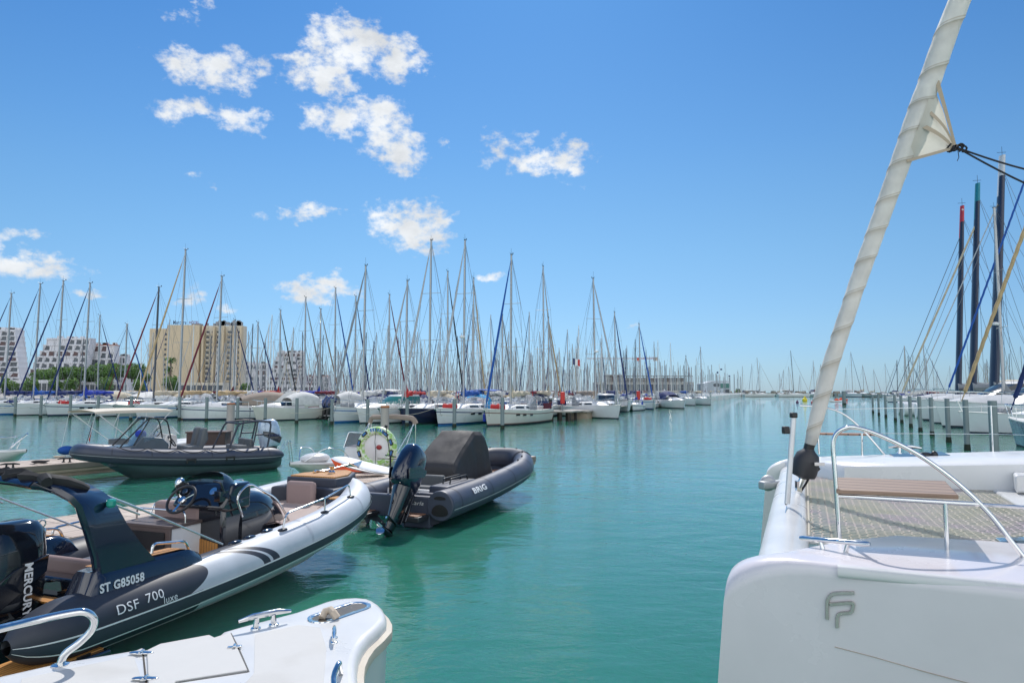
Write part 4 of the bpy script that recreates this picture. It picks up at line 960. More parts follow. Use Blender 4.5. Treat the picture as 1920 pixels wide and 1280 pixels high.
for lb, a_, b2, w_ in (('long white paddleboard lying on top beside the towable ring', at(628, 856, .98), at(752, 888, .70), .34), ('white paddleboard with rounded end lying beneath the longer one', at(640, 869, .75), at(724, 887, .46), .30)):
    d_ = (b2 - a_).normalized(); n_ = V((-d_.y, d_.x, 0)).normalized(); rws = []; Lb_ = (b2 - a_).length
    for i in range(25):
        s_ = i / 24; hw = w_ * (1 - abs(2 * s_ - 1) ** 4.5) ** .5 + .004; th = .05 * (1 - abs(2 * s_ - 1) ** 8) + .004
        c_ = a_ + d_ * (Lb_ * s_) + V((0, 0, -.03 * math.sin(math.pi * s_)))
        rws.append([c_ + n_ * (hw * math.cos(q)) + V((0, 0, th * math.sin(q))) for q in [2 * math.pi * k / 14 for k in range(14)]])
    t_ = thing('paddleboard', lb, 'paddleboard', a_)
    obj('board', MB().grid(rws, closed=True, cap=True), FOAM, t_, world=True, ang=50)
    obj('fin', MB().extrude([b2 + V((-.1, 0, .04)), b2 + V((-.22, .02, .05)), b2 + V((-.20, .01, .14))], (.01, .01, 0)), BLACKP, t_, world=True)
c = at(668, 883, .42); mb = MB(); rws = []
for i in range(13):
    s_ = i / 12; rws.append([c + V((lerp(-.62, .50, s_), 0, 0)) + V((.1 * math.sin(k), .30 * math.cos(a) * (.5 + math.sin(math.pi * s_) * .6), max(0, .36 * math.sin(a)) * (1.0 - .5 * s_) + .02)) * (1 + .35 * noise.noise(V((i * .5, k * .8, 3)))) for k, a in enumerate([2 * math.pi * k / 16 for k in range(16)])])
tag(obj('dry_bag', mb.grid(rws, closed=True, cap=True), ORANGE, ang=60), 'crumpled bright orange bag under the paddleboards', 'bag')

# ---------------------------------------------------------------- white stern platform, lower left
ZP = 1.0
SWP = [(-420, 1330), (0, 1266), (107, 1242), (253, 1217), (268, 1212), (276, 1216), (285, 1214), (301, 1205), (396, 1188), (402, 1193), (409, 1192), (416, 1184), (447, 1175), (500, 1161), (554, 1147), (585, 1136), (610, 1127), (630, 1122), (649, 1120), (670, 1119), (689, 1121), (700, 1125), (708, 1130), (717, 1139), (723, 1150), (722, 1162), (708, 1177), (690, 1192), (678, 1208), (670, 1225), (667, 1245), (668, 1268), (673, 1300), (690, 1380), (700, 1500), (-600, 1700)]
pp = [at(x, y, ZP) for x, y in SWP]
yt = thing('yacht', 'white yacht stern with chrome cleats and an oval fairlead in the foreground', 'yacht', (pp[20].x - 1.2, pp[20].y - .8, 0))
cx_ = sum(p.x for p in pp) / len(pp); cy_ = sum(p.y for p in pp) / len(pp)
def inset(P, d, z):
    out = []
    n = len(P)
    for i in range(n):
        a, b2, c_ = P[i - 1], P[i], P[(i + 1) % n]
        t_ = ((b2 - a).normalized() + (c_ - b2).normalized()); t_.z = 0; t_.normalize(); nn = V((-t_.y, t_.x, 0))
        out.append(V((b2.x, b2.y, 0)) + nn * (-d) + V((0, 0, z)))
    return out
area = sum(pp[i - 1].x * pp[i].y - pp[i].x * pp[i - 1].y for i in range(len(pp)))
sgn = 1 if area < 0 else -1
ringz = [(.0, -.02), (.0, .30), (-.005, .60), (-.015, .84), (-.05, .85), (-.055, .885), (-.05, .915), (-.01, .925), (-.008, .95), (.002, .985), (.022, 1.0), (.05, 1.003)]
rr_ = [inset(pp, sgn * d_, z) for d_, z in ringz]
mb = MB().grid(rr_, closed=True, mrow=lambda i, k: 1 if 3 <= i <= 6 else 0)
n = len(pp); mb.add(rr_[-1], [tuple(range(n))], 0)
obj('platform', mb, [GEL, mat('rub_rail_cream', (.52, .47, .39), .6)], yt, world=True, ang=40)
def onp(px, py, dz=0.): return at(px, py, ZP + .003 + dz)
def groove(pts, w, m, nm):
    mb_ = MB()
    for a, b2 in zip(pts[:-1], pts[1:]): mb_.beam(onp(*a, .0005), onp(*b2, .0005), w, .004)
    return obj(nm, mb_, m, yt, world=True)
GAP = mat('seam_grey', (.14, .14, .135), .9, spec=.1)
NSK = mat('non_slip', (.545, .54, .525), .75, var=.05, scale=3, bump=.0012, bscale=420, dirt=.16)
obj('non_slip_panel', MB().extrude([onp(478, 1189), onp(560, 1171), onp(600, 1176), onp(612, 1215), onp(606, 1290), onp(560, 1400), onp(350, 1400), onp(476, 1262)], (0, 0, .0022)), NSK, yt, world=True, bevel=.001)
obj('non_slip_panel', MB().extrude([onp(40, 1272), onp(250, 1228), onp(262, 1262), onp(262, 1330), onp(20, 1400)], (0, 0, .0022)), NSK, yt, world=True, bevel=.001)
ht = obj('hatch', MB().extrude([onp(275, 1221, .0), onp(300, 1209), onp(392, 1192), onp(402, 1197), onp(414, 1193), onp(432, 1187), onp(464, 1258), onp(330, 1279), onp(280, 1330)], (0, 0, .012)), NSK, yt, world=True, bevel=.006)
groove([(432, 1186), (447, 1215), (466, 1259)], .012, GAP, 'hatch_seam'); groove([(466, 1259), (335, 1279)], .006, GAP, 'hatch_seam'); groove([(268, 1222), (272, 1260), (276, 1300)], .010, mat('seam_dark', (.06, .05, .04), .8), 'hatch_seam')
for px, py in ((265, 1223), (272, 1271)):
    c = onp(px, py, .012); obj('hinge', MB().box(c, (.035, .055, .012)).ball(c + V((-.035, 0, 0)), (.045, .022, .010), 8).ball(c + V((.035, 0, 0)), (.045, .022, .010), 8).tube([c + V((0, -.03, .01)), c + V((0, .03, .01))], .007, 8), STEEL, yt, world=True, bevel=.003)
c = onp(440, 1212, .014); obj('latch', MB().box(c, (.09, .03, .012), rot=.3).box(c + V((0, .0, .01)), (.02, .05, .012), rot=.3), STEEL, yt, world=True, bevel=.004)
a_ = onp(461, 1173); b2 = onp(533, 1157); c = (onp(480, 1178) + onp(513, 1171)) / 2; an_ = math.atan2((onp(513, 1171) - onp(480, 1178)).y, (onp(513, 1171) - onp(480, 1178)).x)
cleat('cleat', c, an_, 1.45, yt)
cleat('cleat', (onp(622, 1193) + onp(631, 1206)) / 2, math.atan2((onp(625, 1178) - onp(624, 1208)).y, (onp(625, 1178) - onp(624, 1208)).x), 1.0, yt)
# oval fairlead
A0, A1 = onp(606, 1158), onp(668, 1137); dd = (A1 - A0).normalized(); nn = V((-dd.y, dd.x, 0)); 
def oval(r_, z, n_=16):
    P_ = []
    for k in range(n_ + 1): a = -math.pi / 2 + math.pi * k / n_; P_.append(A1 + dd * (r_ * math.cos(a)) + nn * (r_ * math.sin(a)) + V((0, 0, z)))
    for k in range(n_ + 1): a = math.pi / 2 + math.pi * k / n_; P_.append(A0 + dd * (r_ * math.cos(a)) + nn * (r_ * math.sin(a)) + V((0, 0, z)))
    return P_
fl = obj('fairlead', MB().grid([oval(.118, .0), oval(.115, .008), oval(.085, .010), oval(.078, .004), oval(.078, -.001)], closed=True), STEEL, yt, world=True, ang=50)
mb = MB().add(oval(.079, .002), [tuple(range(34))]); obj('recess', mb, mat('recess_dark', (.03, .028, .025), .5), fl, world=True)
mb = MB(); c = onp(617, 1158, .012); mb.tube([c + V((-.055, 0, 0)), c + V((-.04, .04, .035)), c + V((0, .045, .045)), c + V((.03, .01, .035)), c + V((.06, .0, .0))], .028, 10); obj('rope_eye', mb, mat('rope_beige', (.50, .42, .33), .8), yt, world=True)
# handrails
P0 = onp(113, 1246); pv = lambda px, py, X: V((X, (X / ((px - 960) / FPX)) * ray(px, py).y, 0))
def byY(px, py, Y): return at(px, py, Y=Y)
rail = [P0, byY(122, 1225, P0.y + .0), byY(150, 1203, P0.y + .02), byY(172, 1180, P0.y + .03), byY(176, 1160, P0.y + .02), byY(160, 1147, P0.y - .02), byY(130, 1149, P0.y - .08), byY(60, 1164, P0.y - .22), byY(0, 1178, P0.y - .36), byY(-120, 1210, P0.y - .62)]
sp_ = []
for i in range(len(rail) - 1):
    p0, p1, p2, p3 = rail[max(i - 1, 0)], rail[i], rail[i + 1], rail[min(i + 2, len(rail) - 1)]
    for k in range(6):
        t_ = k / 6; sp_.append(.5 * ((2 * p1) + (p2 - p0) * t_ + (2 * p0 - 5 * p1 + 4 * p2 - p3) * t_ ** 2 + (3 * p1 - p0 - 3 * p2 + p3) * t_ ** 3))
sp_.append(rail[-1]); hr = obj('handrail', MB().tube(sp_, .0235, 16), STEEL, yt, world=True, ang=60)
obj('rail_foot', MB().lathe([(.05, 0), (.05, .006), (.03, .012)], P0, 20), STEEL, hr, world=True)
q0 = onp(632, 1300); obj('handrail', MB().tube(bent([onp(628, 1340), byY(625, 1265, q0.y - .02), byY(636, 1240, q0.y + .05), onp(639, 1262), onp(640, 1262, -.02)], .05), .016, 12), STEEL, yt, world=True, ang=60)

# mooring ropes of the inflatables
for a, b2, nm, lb in (((-12.6, 20.9, .95), (-13.1, 22.9, .42), ROPE, 'dark mooring rope from the blue-grey inflatable to the far dock'), ((-3.35, 14.6, .55), (-4.25, 16.6, .42), ROPE, 'dark mooring rope tying the charcoal inflatable to the near dock'), ((-5.2, 11.6, .80), (-6.3, 12.6, .42), ROPEW, 'pale mooring rope from the black and grey inflatable to the dock')):
    a, b2 = V(a), V(b2); tag(obj('mooring_rope', MB().tube([a.lerp(b2, k / 12) + V((0, 0, -.14 * math.sin(math.pi * k / 12))) for k in range(13)], .011, 6), nm), lb, 'rope')
# ---------------------------------------------------------------- catamaran bows on the right
U = V((.906, -.423, 0)); NN = V((-.423, -.906, 0)); S1 = V((1.30, 4.25, 0)); S2 = V((3.88, 10.4, 0)); ZD = 1.65
ct = thing('catamaran', 'x', 'catamaran', (3.2, 7.3, 0))
ct['label'] = 'white catamaran bows with net, teak pulpit seat, furled headsail and metal two-letter emblem'
def cat_hull(S, outn, inner_w, far=False):
    rows = []
    us = [0, .003, .008, .015, .025, .037, .05, .07, .10, .16, .24, .34, .48, .7, 1.0, 1.5, 2.2, 3.2, 4.5, 6.5]
    for u_ in us:
        q = clamp(u_ / .42); zt = ZD + .045 + (.07 * u_ if far else 0) - .19 * (1 - math.sqrt(max(0, 1 - (1 - q) ** 2)))
        rw = .30 * (1 - clamp(u_ / .8)) ** 1.5
        w_ = lerp(.10, inner_w, sm(clamp(u_ / 1.1)) ) + .06 * u_
        inw = lambda k: outn * (-k)
        b0 = S + U * u_
        fl = .0
        bo = -.055 * (ZD - 0)
        rd = .05 + .05 * (1 - q)
        tuck = .09 * (1 - clamp(u_ / 1.2))       # the face turns in towards the stem
        sec = []
        for z, inn in ((-.3, .30 + tuck), (.15, .16 + tuck), (.6, .075 + tuck), (1.0, .035 + tuck), (zt - rd * 1.6, tuck), (zt - rd, tuck), (zt - rd * .45, tuck + rd * .22), (zt - rd * .12, tuck + rd * .6), (zt, tuck + rd * 1.2)):
            stem = -.17 * (1 - z / ZD) * (1 - clamp(u_ / 1.5))
            sec.append(b0 + U * stem + outn * (-inn) + V((0, 0, z)))
        wi = max(w_, tuck + rd * 1.2 + .14)
        for z, inn in ((zt + .004, lerp(tuck + rd * 1.2, wi, .5)), (zt, wi - .04), (zt - .03, wi), (zt - .25, wi + .0), (.8, wi * .97), (-.3, wi * .75)):
            stem = -.17 * (1 - z / ZD) * (1 - clamp(u_ / 1.5))
            sec.append(b0 + U * stem + outn * (-inn) + V((0, 0, z)))
        rows.append(sec)
    mb = MB().grid(rows, closed=True, cap=True)
    return mb
h1 = obj('port_hull', cat_hull(S1, NN, 1.12), mat('topside_white', (.69, .65, .67), .24, var=.04, scale=1.6, coat=.3, dirt=.13), ct, world=True, ang=40); h1.name = 'bow_hull'
def pln(px, py, P0, N_):
    r_ = ray(px, py); t_ = (P0 - V((0, 0, EYE))).dot(N_) / r_.dot(N_); return V((0, 0, EYE)) + r_ * t_
FACE0 = S1 + U * 1.0 + NN * (.0)
def onface(px, py, d=.0):
    p = pln(px, py, FACE0, NN); z = p.z
    inn = (lerp(.075, .035, (z - .6) / .4) if z < 1 else lerp(.035, 0, clamp((z - 1.0) / .5))) if z > .6 else lerp(.16, .075, clamp((z - .15) / .45))
    tk = .09 * (1 - clamp((p - S1).dot(U) / 1.2))
    return p - NN * (inn + tk) + NN * d
def zpt(x, y): return (1320 + x / 2.37, 740 + y / 2.37)
def curve_pts(P_, n=6):
    out = []
    for i in range(len(P_) - 1):
        p0, p1, p2, p3 = [V((*P_[j], 0)) for j in (max(i - 1, 0), i, i + 1, min(i + 2, len(P_) - 1))]
        for k in range(n):
            t_ = k / n; q = .5 * ((2 * p1) + (p2 - p0) * t_ + (2 * p0 - 5 * p1 + 4 * p2 - p3) * t_ ** 2 + (3 * p1 - p0 - 3 * p2 + p3) * t_ ** 3); out.append((q.x, q.y))
    out.append(P_[-1]); return out
def stroke(P_, hw, mb_, smooth=True):
    C_ = curve_pts(P_) if smooth else P_
    L_, R_ = [], []
    for i, p in enumerate(C_):
        a = C_[max(i - 1, 0)]; b2 = C_[min(i + 1, len(C_) - 1)]; t_ = V((b2[0] - a[0], b2[1] - a[1])).normalized(); n_ = (-t_.y * hw, t_.x * hw)
        L_.append((p[0] + n_[0], p[1] + n_[1])); R_.append((p[0] - n_[0], p[1] - n_[1]))
    rows_ = []
    for l, r_ in zip(L_, R_):
        c_ = ((l[0] + r_[0]) / 2, (l[1] + r_[1]) / 2); m1 = (lerp(l[0], c_[0], .35), lerp(l[1], c_[1], .35)); m2 = (lerp(r_[0], c_[0], .35), lerp(r_[1], c_[1], .35))
        rows_.append([onface(*zpt(*l), .001), onface(*zpt(*l), .006), onface(*zpt(*m1), .012), onface(*zpt(*m2), .012), onface(*zpt(*r_), .006), onface(*zpt(*r_), .001)])
    mb_.grid(rows_, cap=True)
em = MB()
stroke([(668, 886), (600, 888), (566, 896), (549, 922), (547, 965), (547, 1008)], 8.5, em)
em2 = MB(); stroke([(558, 940), (610, 934), (660, 932), (661, 955), (652, 974), (612, 980), (595, 990), (592, 1020), (592, 1046)], 8.5, em2)
CHR = mat('chrome_emblem', (.46, .445, .41), .22, metal=.4, var=.1, scale=30)
obj('emblem', em, CHR, ct, world=True, ang=30); obj('emblem', em2, CHR, ct, world=True, ang=30)
mb = MB(); P_ = [(1565, 1219), (1640, 1237), (1740, 1264), (1850, 1292), (1990, 1330)]
for a, b2 in zip(P_[:-1], P_[1:]): mb.tube([onface(*a, .001), onface(*b2, .001)], .0022, 6)
obj('pinstripe', mb, mat('stripe_buff', (.42, .34, .27), .6), ct, world=True)
mb = MB(); 
for a, b2 in (((1522, 1046), (1700, 1063)), ((1700, 1063), (1860, 1081)), ((1860, 1081), (2050, 1103))):
    mb.beam(at(*a, ZD - .02) , at(*b2, ZD - .02), .01, .03)
tr_ = MB()
rows_ = [[S1 + U * u_ + NN * (-.045 + dn) + V((0, 0, ZD + .045 + dz)) for dn, dz in ((.022, -.062), (.030, -.055), (.032, -.045), (.030, -.012), (.015, -.000), (-.03, -.002))] for u_ in (.62, .7, 1.5, 2.5, 4.5, 6.5)]
obj('toe_rail', tr_.grid(rows_, cap=True), GEL, ct, world=True, ang=50)
h2 = obj('bow_hull', cat_hull(S2, -NN, 1.35, True), mat('topside_white2', (.74, .74, .74), .3, var=.03, scale=1.2, coat=.2, dirt=.05), ct, world=True, ang=40)
# inner faces of the hulls facing the net, crossbeam
def P3(px, py, z): return at(px, py, z)
cb0 = S1 + U * .30 - NN * .30; cb1 = S2 + U * .34 + NN * .25
rows_ = []
for i in range(13):
    t_ = i / 12; c_ = cb0.lerp(cb1, t_)
    rows_.append([c_ + U * (.17 * math.cos(a)) + V((0, 0, ZD - .13 + .10 * math.sin(a))) for a in [2 * math.pi * k / 20 for k in range(20)]])
obj('crossbeam', MB().grid(rows_, closed=True, cap=True), GEL, ct, world=True, ang=60)
ZT = ZD - .10
quad = [at(1507, 1003, ZT), at(1990, 1008, ZT), at(1930, 940, ZT), at(1508, 893, ZT)]   # near-left, near-right, far-right, far-left
quad = [at(1507, 1006, ZT), at(1507, 1006, ZT) + U * 3.4 , at(1508, 893, ZT) + U * 3.3, at(1508, 893, ZT)]
def qp(a, b2): return quad[0].lerp(quad[1], a).lerp(quad[3].lerp(quad[2], a), b2)
def netmat():
    m = bpy.data.materials.new('net_cord'); m.use_nodes = True; nt = m.node_tree; N = nt.nodes; b = N['Principled BSDF']; b.inputs['Roughness'].default_value = .8
    tc = N.new('ShaderNodeTexCoord'); nz = N.new('ShaderNodeTexNoise'); nz.inputs['Scale'].default_value = 2.2; nt.links.new(tc.outputs['Object'], nz.inputs['Vector'])
    rp = N.new('ShaderNodeValToRGB'); e = rp.color_ramp.elements; e[0].position = .35; e[0].color = (.40, .34, .36, 1); e[1].position = .62; e[1].color = (.40, .38, .30, 1); x = e.new(.48); x.color = (.46, .42, .37, 1)
    nt.links.new(nz.outputs['Fac'], rp.inputs['Fac']); nt.links.new(rp.outputs['Color'], b.inputs['Base Color']); return m
mb = MB(); NA, NB = 50, 58
for i in range(NA + 1):
    a = i / NA
    pts = [qp(a + .0035 * math.sin(k * math.pi + i), k / 46) + V((0, 0, -.035 * math.sin(math.pi * k / 46) * math.sin(math.pi * min(a * 1.5, 1)))) for k in range(47)]
    mb.grid([[p - U * .0095, p + V((0, 0, .005)), p + U * .0095] for p in pts])
obj('net', mb, netmat(), ct, world=True)
mb = MB(); W_ = (quad[3] - quad[0]).normalized()
for j in range(NB + 1):
    b2 = j / NB
    pts = [qp(k / 39, b2 + .002 * math.sin(k * math.pi + j)) + V((0, 0, -.035 * math.sin(math.pi * b2) * math.sin(math.pi * min(k / 39 * 1.5, 1)) + .004)) for k in range(40)]
    mb.grid([[p - W_ * .0095, p + V((0, 0, .005)), p + W_ * .0095] for p in pts])
obj('net', mb, bpy.data.materials['net_cord'], ct, world=True)
mb = MB(); n_ = 44; pts = []
for k in range(n_ * 2 + 1):
    b2 = k / (n_ * 2); pts.append(qp(.0 if k % 2 else -.0, b2) - U * (.0 if k % 2 else .11) + V((0, 0, .01 if k % 2 else .04)))
mb.tube(pts, .006, 5)
mb.tube([qp(.012, k / 30) + V((0, 0, .01)) for k in range(31)], .010, 6)
obj('net_lacing', mb, ROPEW, ct, world=True)
# edge ledges that hold the net along each hull
for b2, sgn_ in ((-.004, -1), (1.004, 1)):
    a0, a1 = qp(-.05, b2), qp(1.05, b2); w3 = W_ * (.05 * sgn_)
    obj('net_rail', MB().beam(a0 + w3 + V((0, 0, -.01)), a1 + w3 + V((0, 0, -.01)), .10, .04), GEL, ct, world=True, bevel=.01)
# inner gunwale between the far net edge and the far deck
a0 = qp(-.02, 1.0) + W_ * .09; a1 = qp(1.9, 1.0) + W_ * .09
in2 = S2 + NN * .0
# aft platform at the right edge of the net
pf = [at(1862, 918, ZT + .02), at(1905, 905, ZT + .02), at(2100, 930, ZT + .02), at(2100, 1010, ZT + .02), at(1985, 1006, ZT + .02), at(1932, 958, ZT + .02)]
obj('foredeck', MB().extrude([p + V((0, 0, 0)) for p in pf], (0, 0, -.10)), GEL, ct, world=True, bevel=.02)
obj('step', MB().extrude([at(1888, 897, ZT + .03), at(2050, 897, ZT + .03), at(2050, 925, ZT + .03), at(1905, 925, ZT + .03)], (0, 0, .20)), GEL, ct, world=True, bevel=.03)
obj('deck_cushion', MB().ball(at(1945, 884, Y=8.2), (.42, .30, .14), 10), CV['white'], ct, world=True)
# pulpit with teak seat, on the near hull
PB = at(1575, 1026, ZD); PE = at(1932, 1060, ZD); PN = (PE - PB).cross(V((0, 0, 1))).normalized()
pv = lambda px, py: pln(px, py, PB, PN)
arc = curve_pts([(1575, 1026), (1570, 950), (1565, 880), (1562, 838), (1566, 816), (1581, 804), (1604, 801), (1650, 816), (1720, 851), (1790, 901), (1850, 957), (1895, 1013), (1932, 1060)], 5)
pu = obj('pulpit', MB().tube([pv(*p) for p in arc], .0150, 14), STEEL, ct, world=True, ang=60)
zb = pv(1800, 938).z
bd = (pv(1800, 938) - pv(1575, 927)); bd.z = 0
c0 = at(1568, 925, zb); c1 = at(1798, 936, zb); c2 = at(1773, 908, zb + .0); c3 = at(1568, 901, zb)
obj('pulpit_seat', MB().extrude([c0, c1, c2, c3], (0, 0, .028)), teak('teak_seat', (.30, .20, .14), .16, ang=.437), ct, world=True, bevel=.008)
obj('seat_rail', MB().tube([pv(1571, 929), pv(1800, 943), pv(1842, 945)], .014, 12), STEEL, pu, world=True); obj('seat_rail', MB().tube([c3 + V((0, 0, -.02)), c2 + V((0, 0, -.02))], .012, 10), STEEL, pu, world=True)
q_ = pv(1772, 943); pb2 = V((q_.x, q_.y, ZD)); obj('post', MB().tube([pb2, q_], .0135, 12), STEEL, pu, world=True)
for p in (PB, pb2, PE): obj('post_foot', MB().lathe([(.035, 0), (.035, .006), (.02, .014)], p, 16), STEEL, pu, world=True)
q_ = pv(1830, 945); obj('lifeline', MB().tube([q_, q_ + U * 3 + V((0, 0, .0))], .004, 6).tube([q_, q_ + U * .25], .010, 8), STEEL, ct, world=True)
# big near cleat
cA, cB = at(1500, 1008, Y=4.55), at(1632, 1020, Y=4.20)
c = (cA + cB) / 2; dz_ = c.z - ZD
d_ = (cB - cA).normalized()
clt = MB().tube([cA, cA + d_ * .02, cB - d_ * .02, cB], [.012, .0165, .0165, .012], 14)
for k in (.30, .70):
    p = cA.lerp(cB, k); b_ = V((p.x, p.y, ZD)) + d_ * (.03 if k < .5 else -.03) ; clt.tube([b_, p], [.017, .012], 12)
f0 = V((c.x, c.y, ZD)) ; clt.extrude([f0 - d_ * .12 + NN * .035, f0 + d_ * .10 + NN * .035, f0 + d_ * .12 - NN * .035, f0 - d_ * .10 - NN * .035], (0, 0, .012))
obj('cleat', clt, STEEL, ct, world=True, ang=50)
obj('deck_hatch', MB().extrude([at(1866, 1012, ZD + .004), at(1925, 1010, ZD + .004), at(2010, 1050, ZD + .004), at(1925, 1052, ZD + .004)], (0, 0, .018)), STEEL, ct, world=True, bevel=.005)
obj('hatch_glass', MB().extrude([at(1874, 1015, ZD + .021), at(1925, 1013, ZD + .021), at(1990, 1046, ZD + .021), at(1925, 1048, ZD + .021)], (0, 0, .003)), WIN, ct, world=True)
# far pulpit, stanchion, lifelines, hatches
FP0 = at(1535, 851, Y=10.1); FP1 = at(1668, 863, Y=9.5); FN = NN
fv = lambda px, py: pln(px, py, FP0, V((FN.x, FN.y, 0)))
pf_ = obj('pulpit', MB().tube([fv(*p) for p in curve_pts([(1500, 760), (1550, 764), (1585, 778), (1618, 806), (1645, 836), (1668, 863)], 4)], .0145, 10), STEEL, ct, world=True, ang=60)
obj('post', MB().tube([fv(1536, 851), fv(1534, 815)], .014, 10), STEEL, pf_, world=True); obj('post', MB().tube([fv(1617, 858), fv(1616, 812)], .014, 10), STEEL, pf_, world=True)
obj('pulpit_seat', MB().extrude([at(1530, 815, Y=10.6), at(1655, 817, Y=10.3), at(1655, 815, Y=10.9), at(1530, 813, Y=11.2)], (0, 0, .025)), TEAKB, ct, world=True)
sg_ = at(1862, 852, Y=9.2); ZS = sg_.z
stt = at(1860, 760, Y=9.6)
obj('stanchion', MB().tube([V((sg_.x, sg_.y, ZS)), V((sg_.x, sg_.y, 2.50))], .012, 10), STEEL, ct, world=True)
mb = MB(); e_ = V((sg_.x, sg_.y, 0))
for z_ in (2.12, 2.49):
    a0 = fv(1640, 812) if z_ < 2.2 else fv(1560, 767)
    mb.tube([a0, e_ + V((0, 0, z_)), e_ + U * 4 + V((0, 0, z_))], .0045, 6)
obj('lifeline', mb, STEEL, ct, world=True)
cleat('cleat', at(1697, 850, Y=9.3), math.atan2(U.y, U.x), 1.5, ct)
obj('deck_hatch', MB().extrude([at(1668, 857, Y=9.6), at(1765, 853, Y=9.4), at(1782, 860, Y=9.0), at(1680, 865, Y=9.2)], (0, 0, .05)), WIN, ct, world=True)
obj('windlass', MB().ball(at(1735, 854, Y=9.2), (.10, .06, .05), 8).ball(at(1752, 856, Y=9.15), (.05, .05, .08), 8), BLACKP, ct, world=True)
# aluminium post on the crossbeam, roller, drum
st0 = at(1476, 944, Y=6.45); st1 = at(1488, 782, Y=6.45)
obj('bow_post', MB().tube([st0, st1], .026, 14, sq=.7), mat('brushed_alu', (.68, .69, .70), .35, metal=.5), ct, world=True)
obj('post_cap', MB().box(st1 + V((0, 0, .02)), (.06, .06, .05)).box(st1 + V((-.07, .02, -.12)), (.06, .06, .07)), BLACKP, ct, world=True, bevel=.01)
obj('bow_wire', MB().tube([st0, at(1462, 1016, Y=5.4)], .004, 6), STEEL, ct, world=True)
obj('anchor_roller', MB().box(at(1452, 908, Y=8.6) , (.42, .12, .10), rot=.4).ball(at(1440, 905, Y=8.6), (.10, .07, .10), 8), mat('alu_grey', (.45, .46, .46), .45, metal=.4), ct, world=True, bevel=.02)
Y0 = 7.55
def fs(px, py):
    Y = Y0
    for _ in range(4): z = at(px, py, Y=Y).z; Y = Y0 - .14 * (z - 1.8)
    return at(px, py, Y=Y)
fc = [(1492, 938), (1500, 905), (1508, 870), (1515, 838)]
base = fs(1490, 936)
obj('furling_drum', MB().lathe([(.045, -.17), (.06, -.16), (.125, -.14), (.135, -.10), (.135, .02), (.115, .10), (.07, .14), (.05, .17)], fs(1511, 868), 24, axis=fs(1515, 838) - fs(1500, 905)).tube([fs(1507, 885), fs(1526, 868)], [.10, .09], 16), mat('drum_black', (.03, .03, .035), .45), ct, world=True, ang=45)
obj('drum_label', MB().box(fs(1520, 863) + V((.02, -.17, -.02)), (.11, .004, .035), rot=.05), STEEL, ct, world=True)
obj('tack_fitting', MB().tube([base, fs(1505, 893)], .03, 10).tube([fs(1486, 944), fs(1500, 910)], .022, 10).box(fs(1497, 915), (.05, .06, .16)), STEEL, ct, world=True)
obj('tack_line', MB().tube([fs(1522, 885), fs(1512, 905), fs(1494, 932), fs(1480, 945), at(1474, 944, Y=6.6)], .012, 8), ROPE, ct, world=True)
obj('foil', MB().tube([fs(1512, 858), fs(1523, 815)], .055, 14), BLACKP, ct, world=True)
SL = [(1519, 832, 21), (1527, 800, 25), (1541, 745, 28), (1560, 675, 30), (1588, 590, 31), (1619, 500, 32), (1650, 412, 34), (1683, 320, 37), (1712, 240, 40), (1744, 150, 41), (1772, 70, 42), (1799, 0, 43), (1826, -80, 44), (1856, -180, 44)]
rows_ = []; uv_ = []; acc = 0; prev = None; NS = 620
def slp(t_):
    f_ = t_ * (len(SL) - 1); i = min(int(f_), len(SL) - 2); k = f_ - i
    P4 = [SL[max(i - 1, 0)], SL[i], SL[i + 1], SL[min(i + 2, len(SL) - 1)]]
    return [.5 * (2 * P4[1][c] + (P4[2][c] - P4[0][c]) * k + (2 * P4[0][c] - 5 * P4[1][c] + 4 * P4[2][c] - P4[3][c]) * k * k + (3 * P4[1][c] - P4[0][c] - 3 * P4[2][c] + P4[3][c]) * k ** 3) for c in range(3)]
for i in range(NS):
    x_, y_, w_ = slp(i / (NS - 1)); c_ = fs(x_, y_); r_ = w_ * c_.y / FPX / 2 * .93; aw = acc + .16 * noise.noise(V((acc * 1.1, 7.3, 0)))
    if prev is not None: acc += (c_ - prev).length
    nx = fs(*slp(min(i + 1, NS - 1) / (NS - 1))[:2]); ax = (nx - (prev if prev is not None else c_)); 
    if ax.length < 1e-6: ax = c_ - prev
    ax.normalize(); e1 = V((1, 0, 0)) - ax * ax.x; e1.normalize(); e2 = ax.cross(e1); prev = c_
    row = []
    for k in range(49):
        a = 2 * math.pi * k / 48
        ph = (aw / .36 - k / 48) % 1.0
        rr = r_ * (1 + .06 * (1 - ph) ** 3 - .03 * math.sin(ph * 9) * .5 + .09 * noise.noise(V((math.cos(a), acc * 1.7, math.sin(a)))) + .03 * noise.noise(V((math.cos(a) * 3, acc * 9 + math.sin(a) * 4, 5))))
        row.append(c_ + e1 * (rr * math.cos(a)) + e2 * (rr * math.sin(a))); uv_.append((aw, k / 48))
    rows_.append(row)
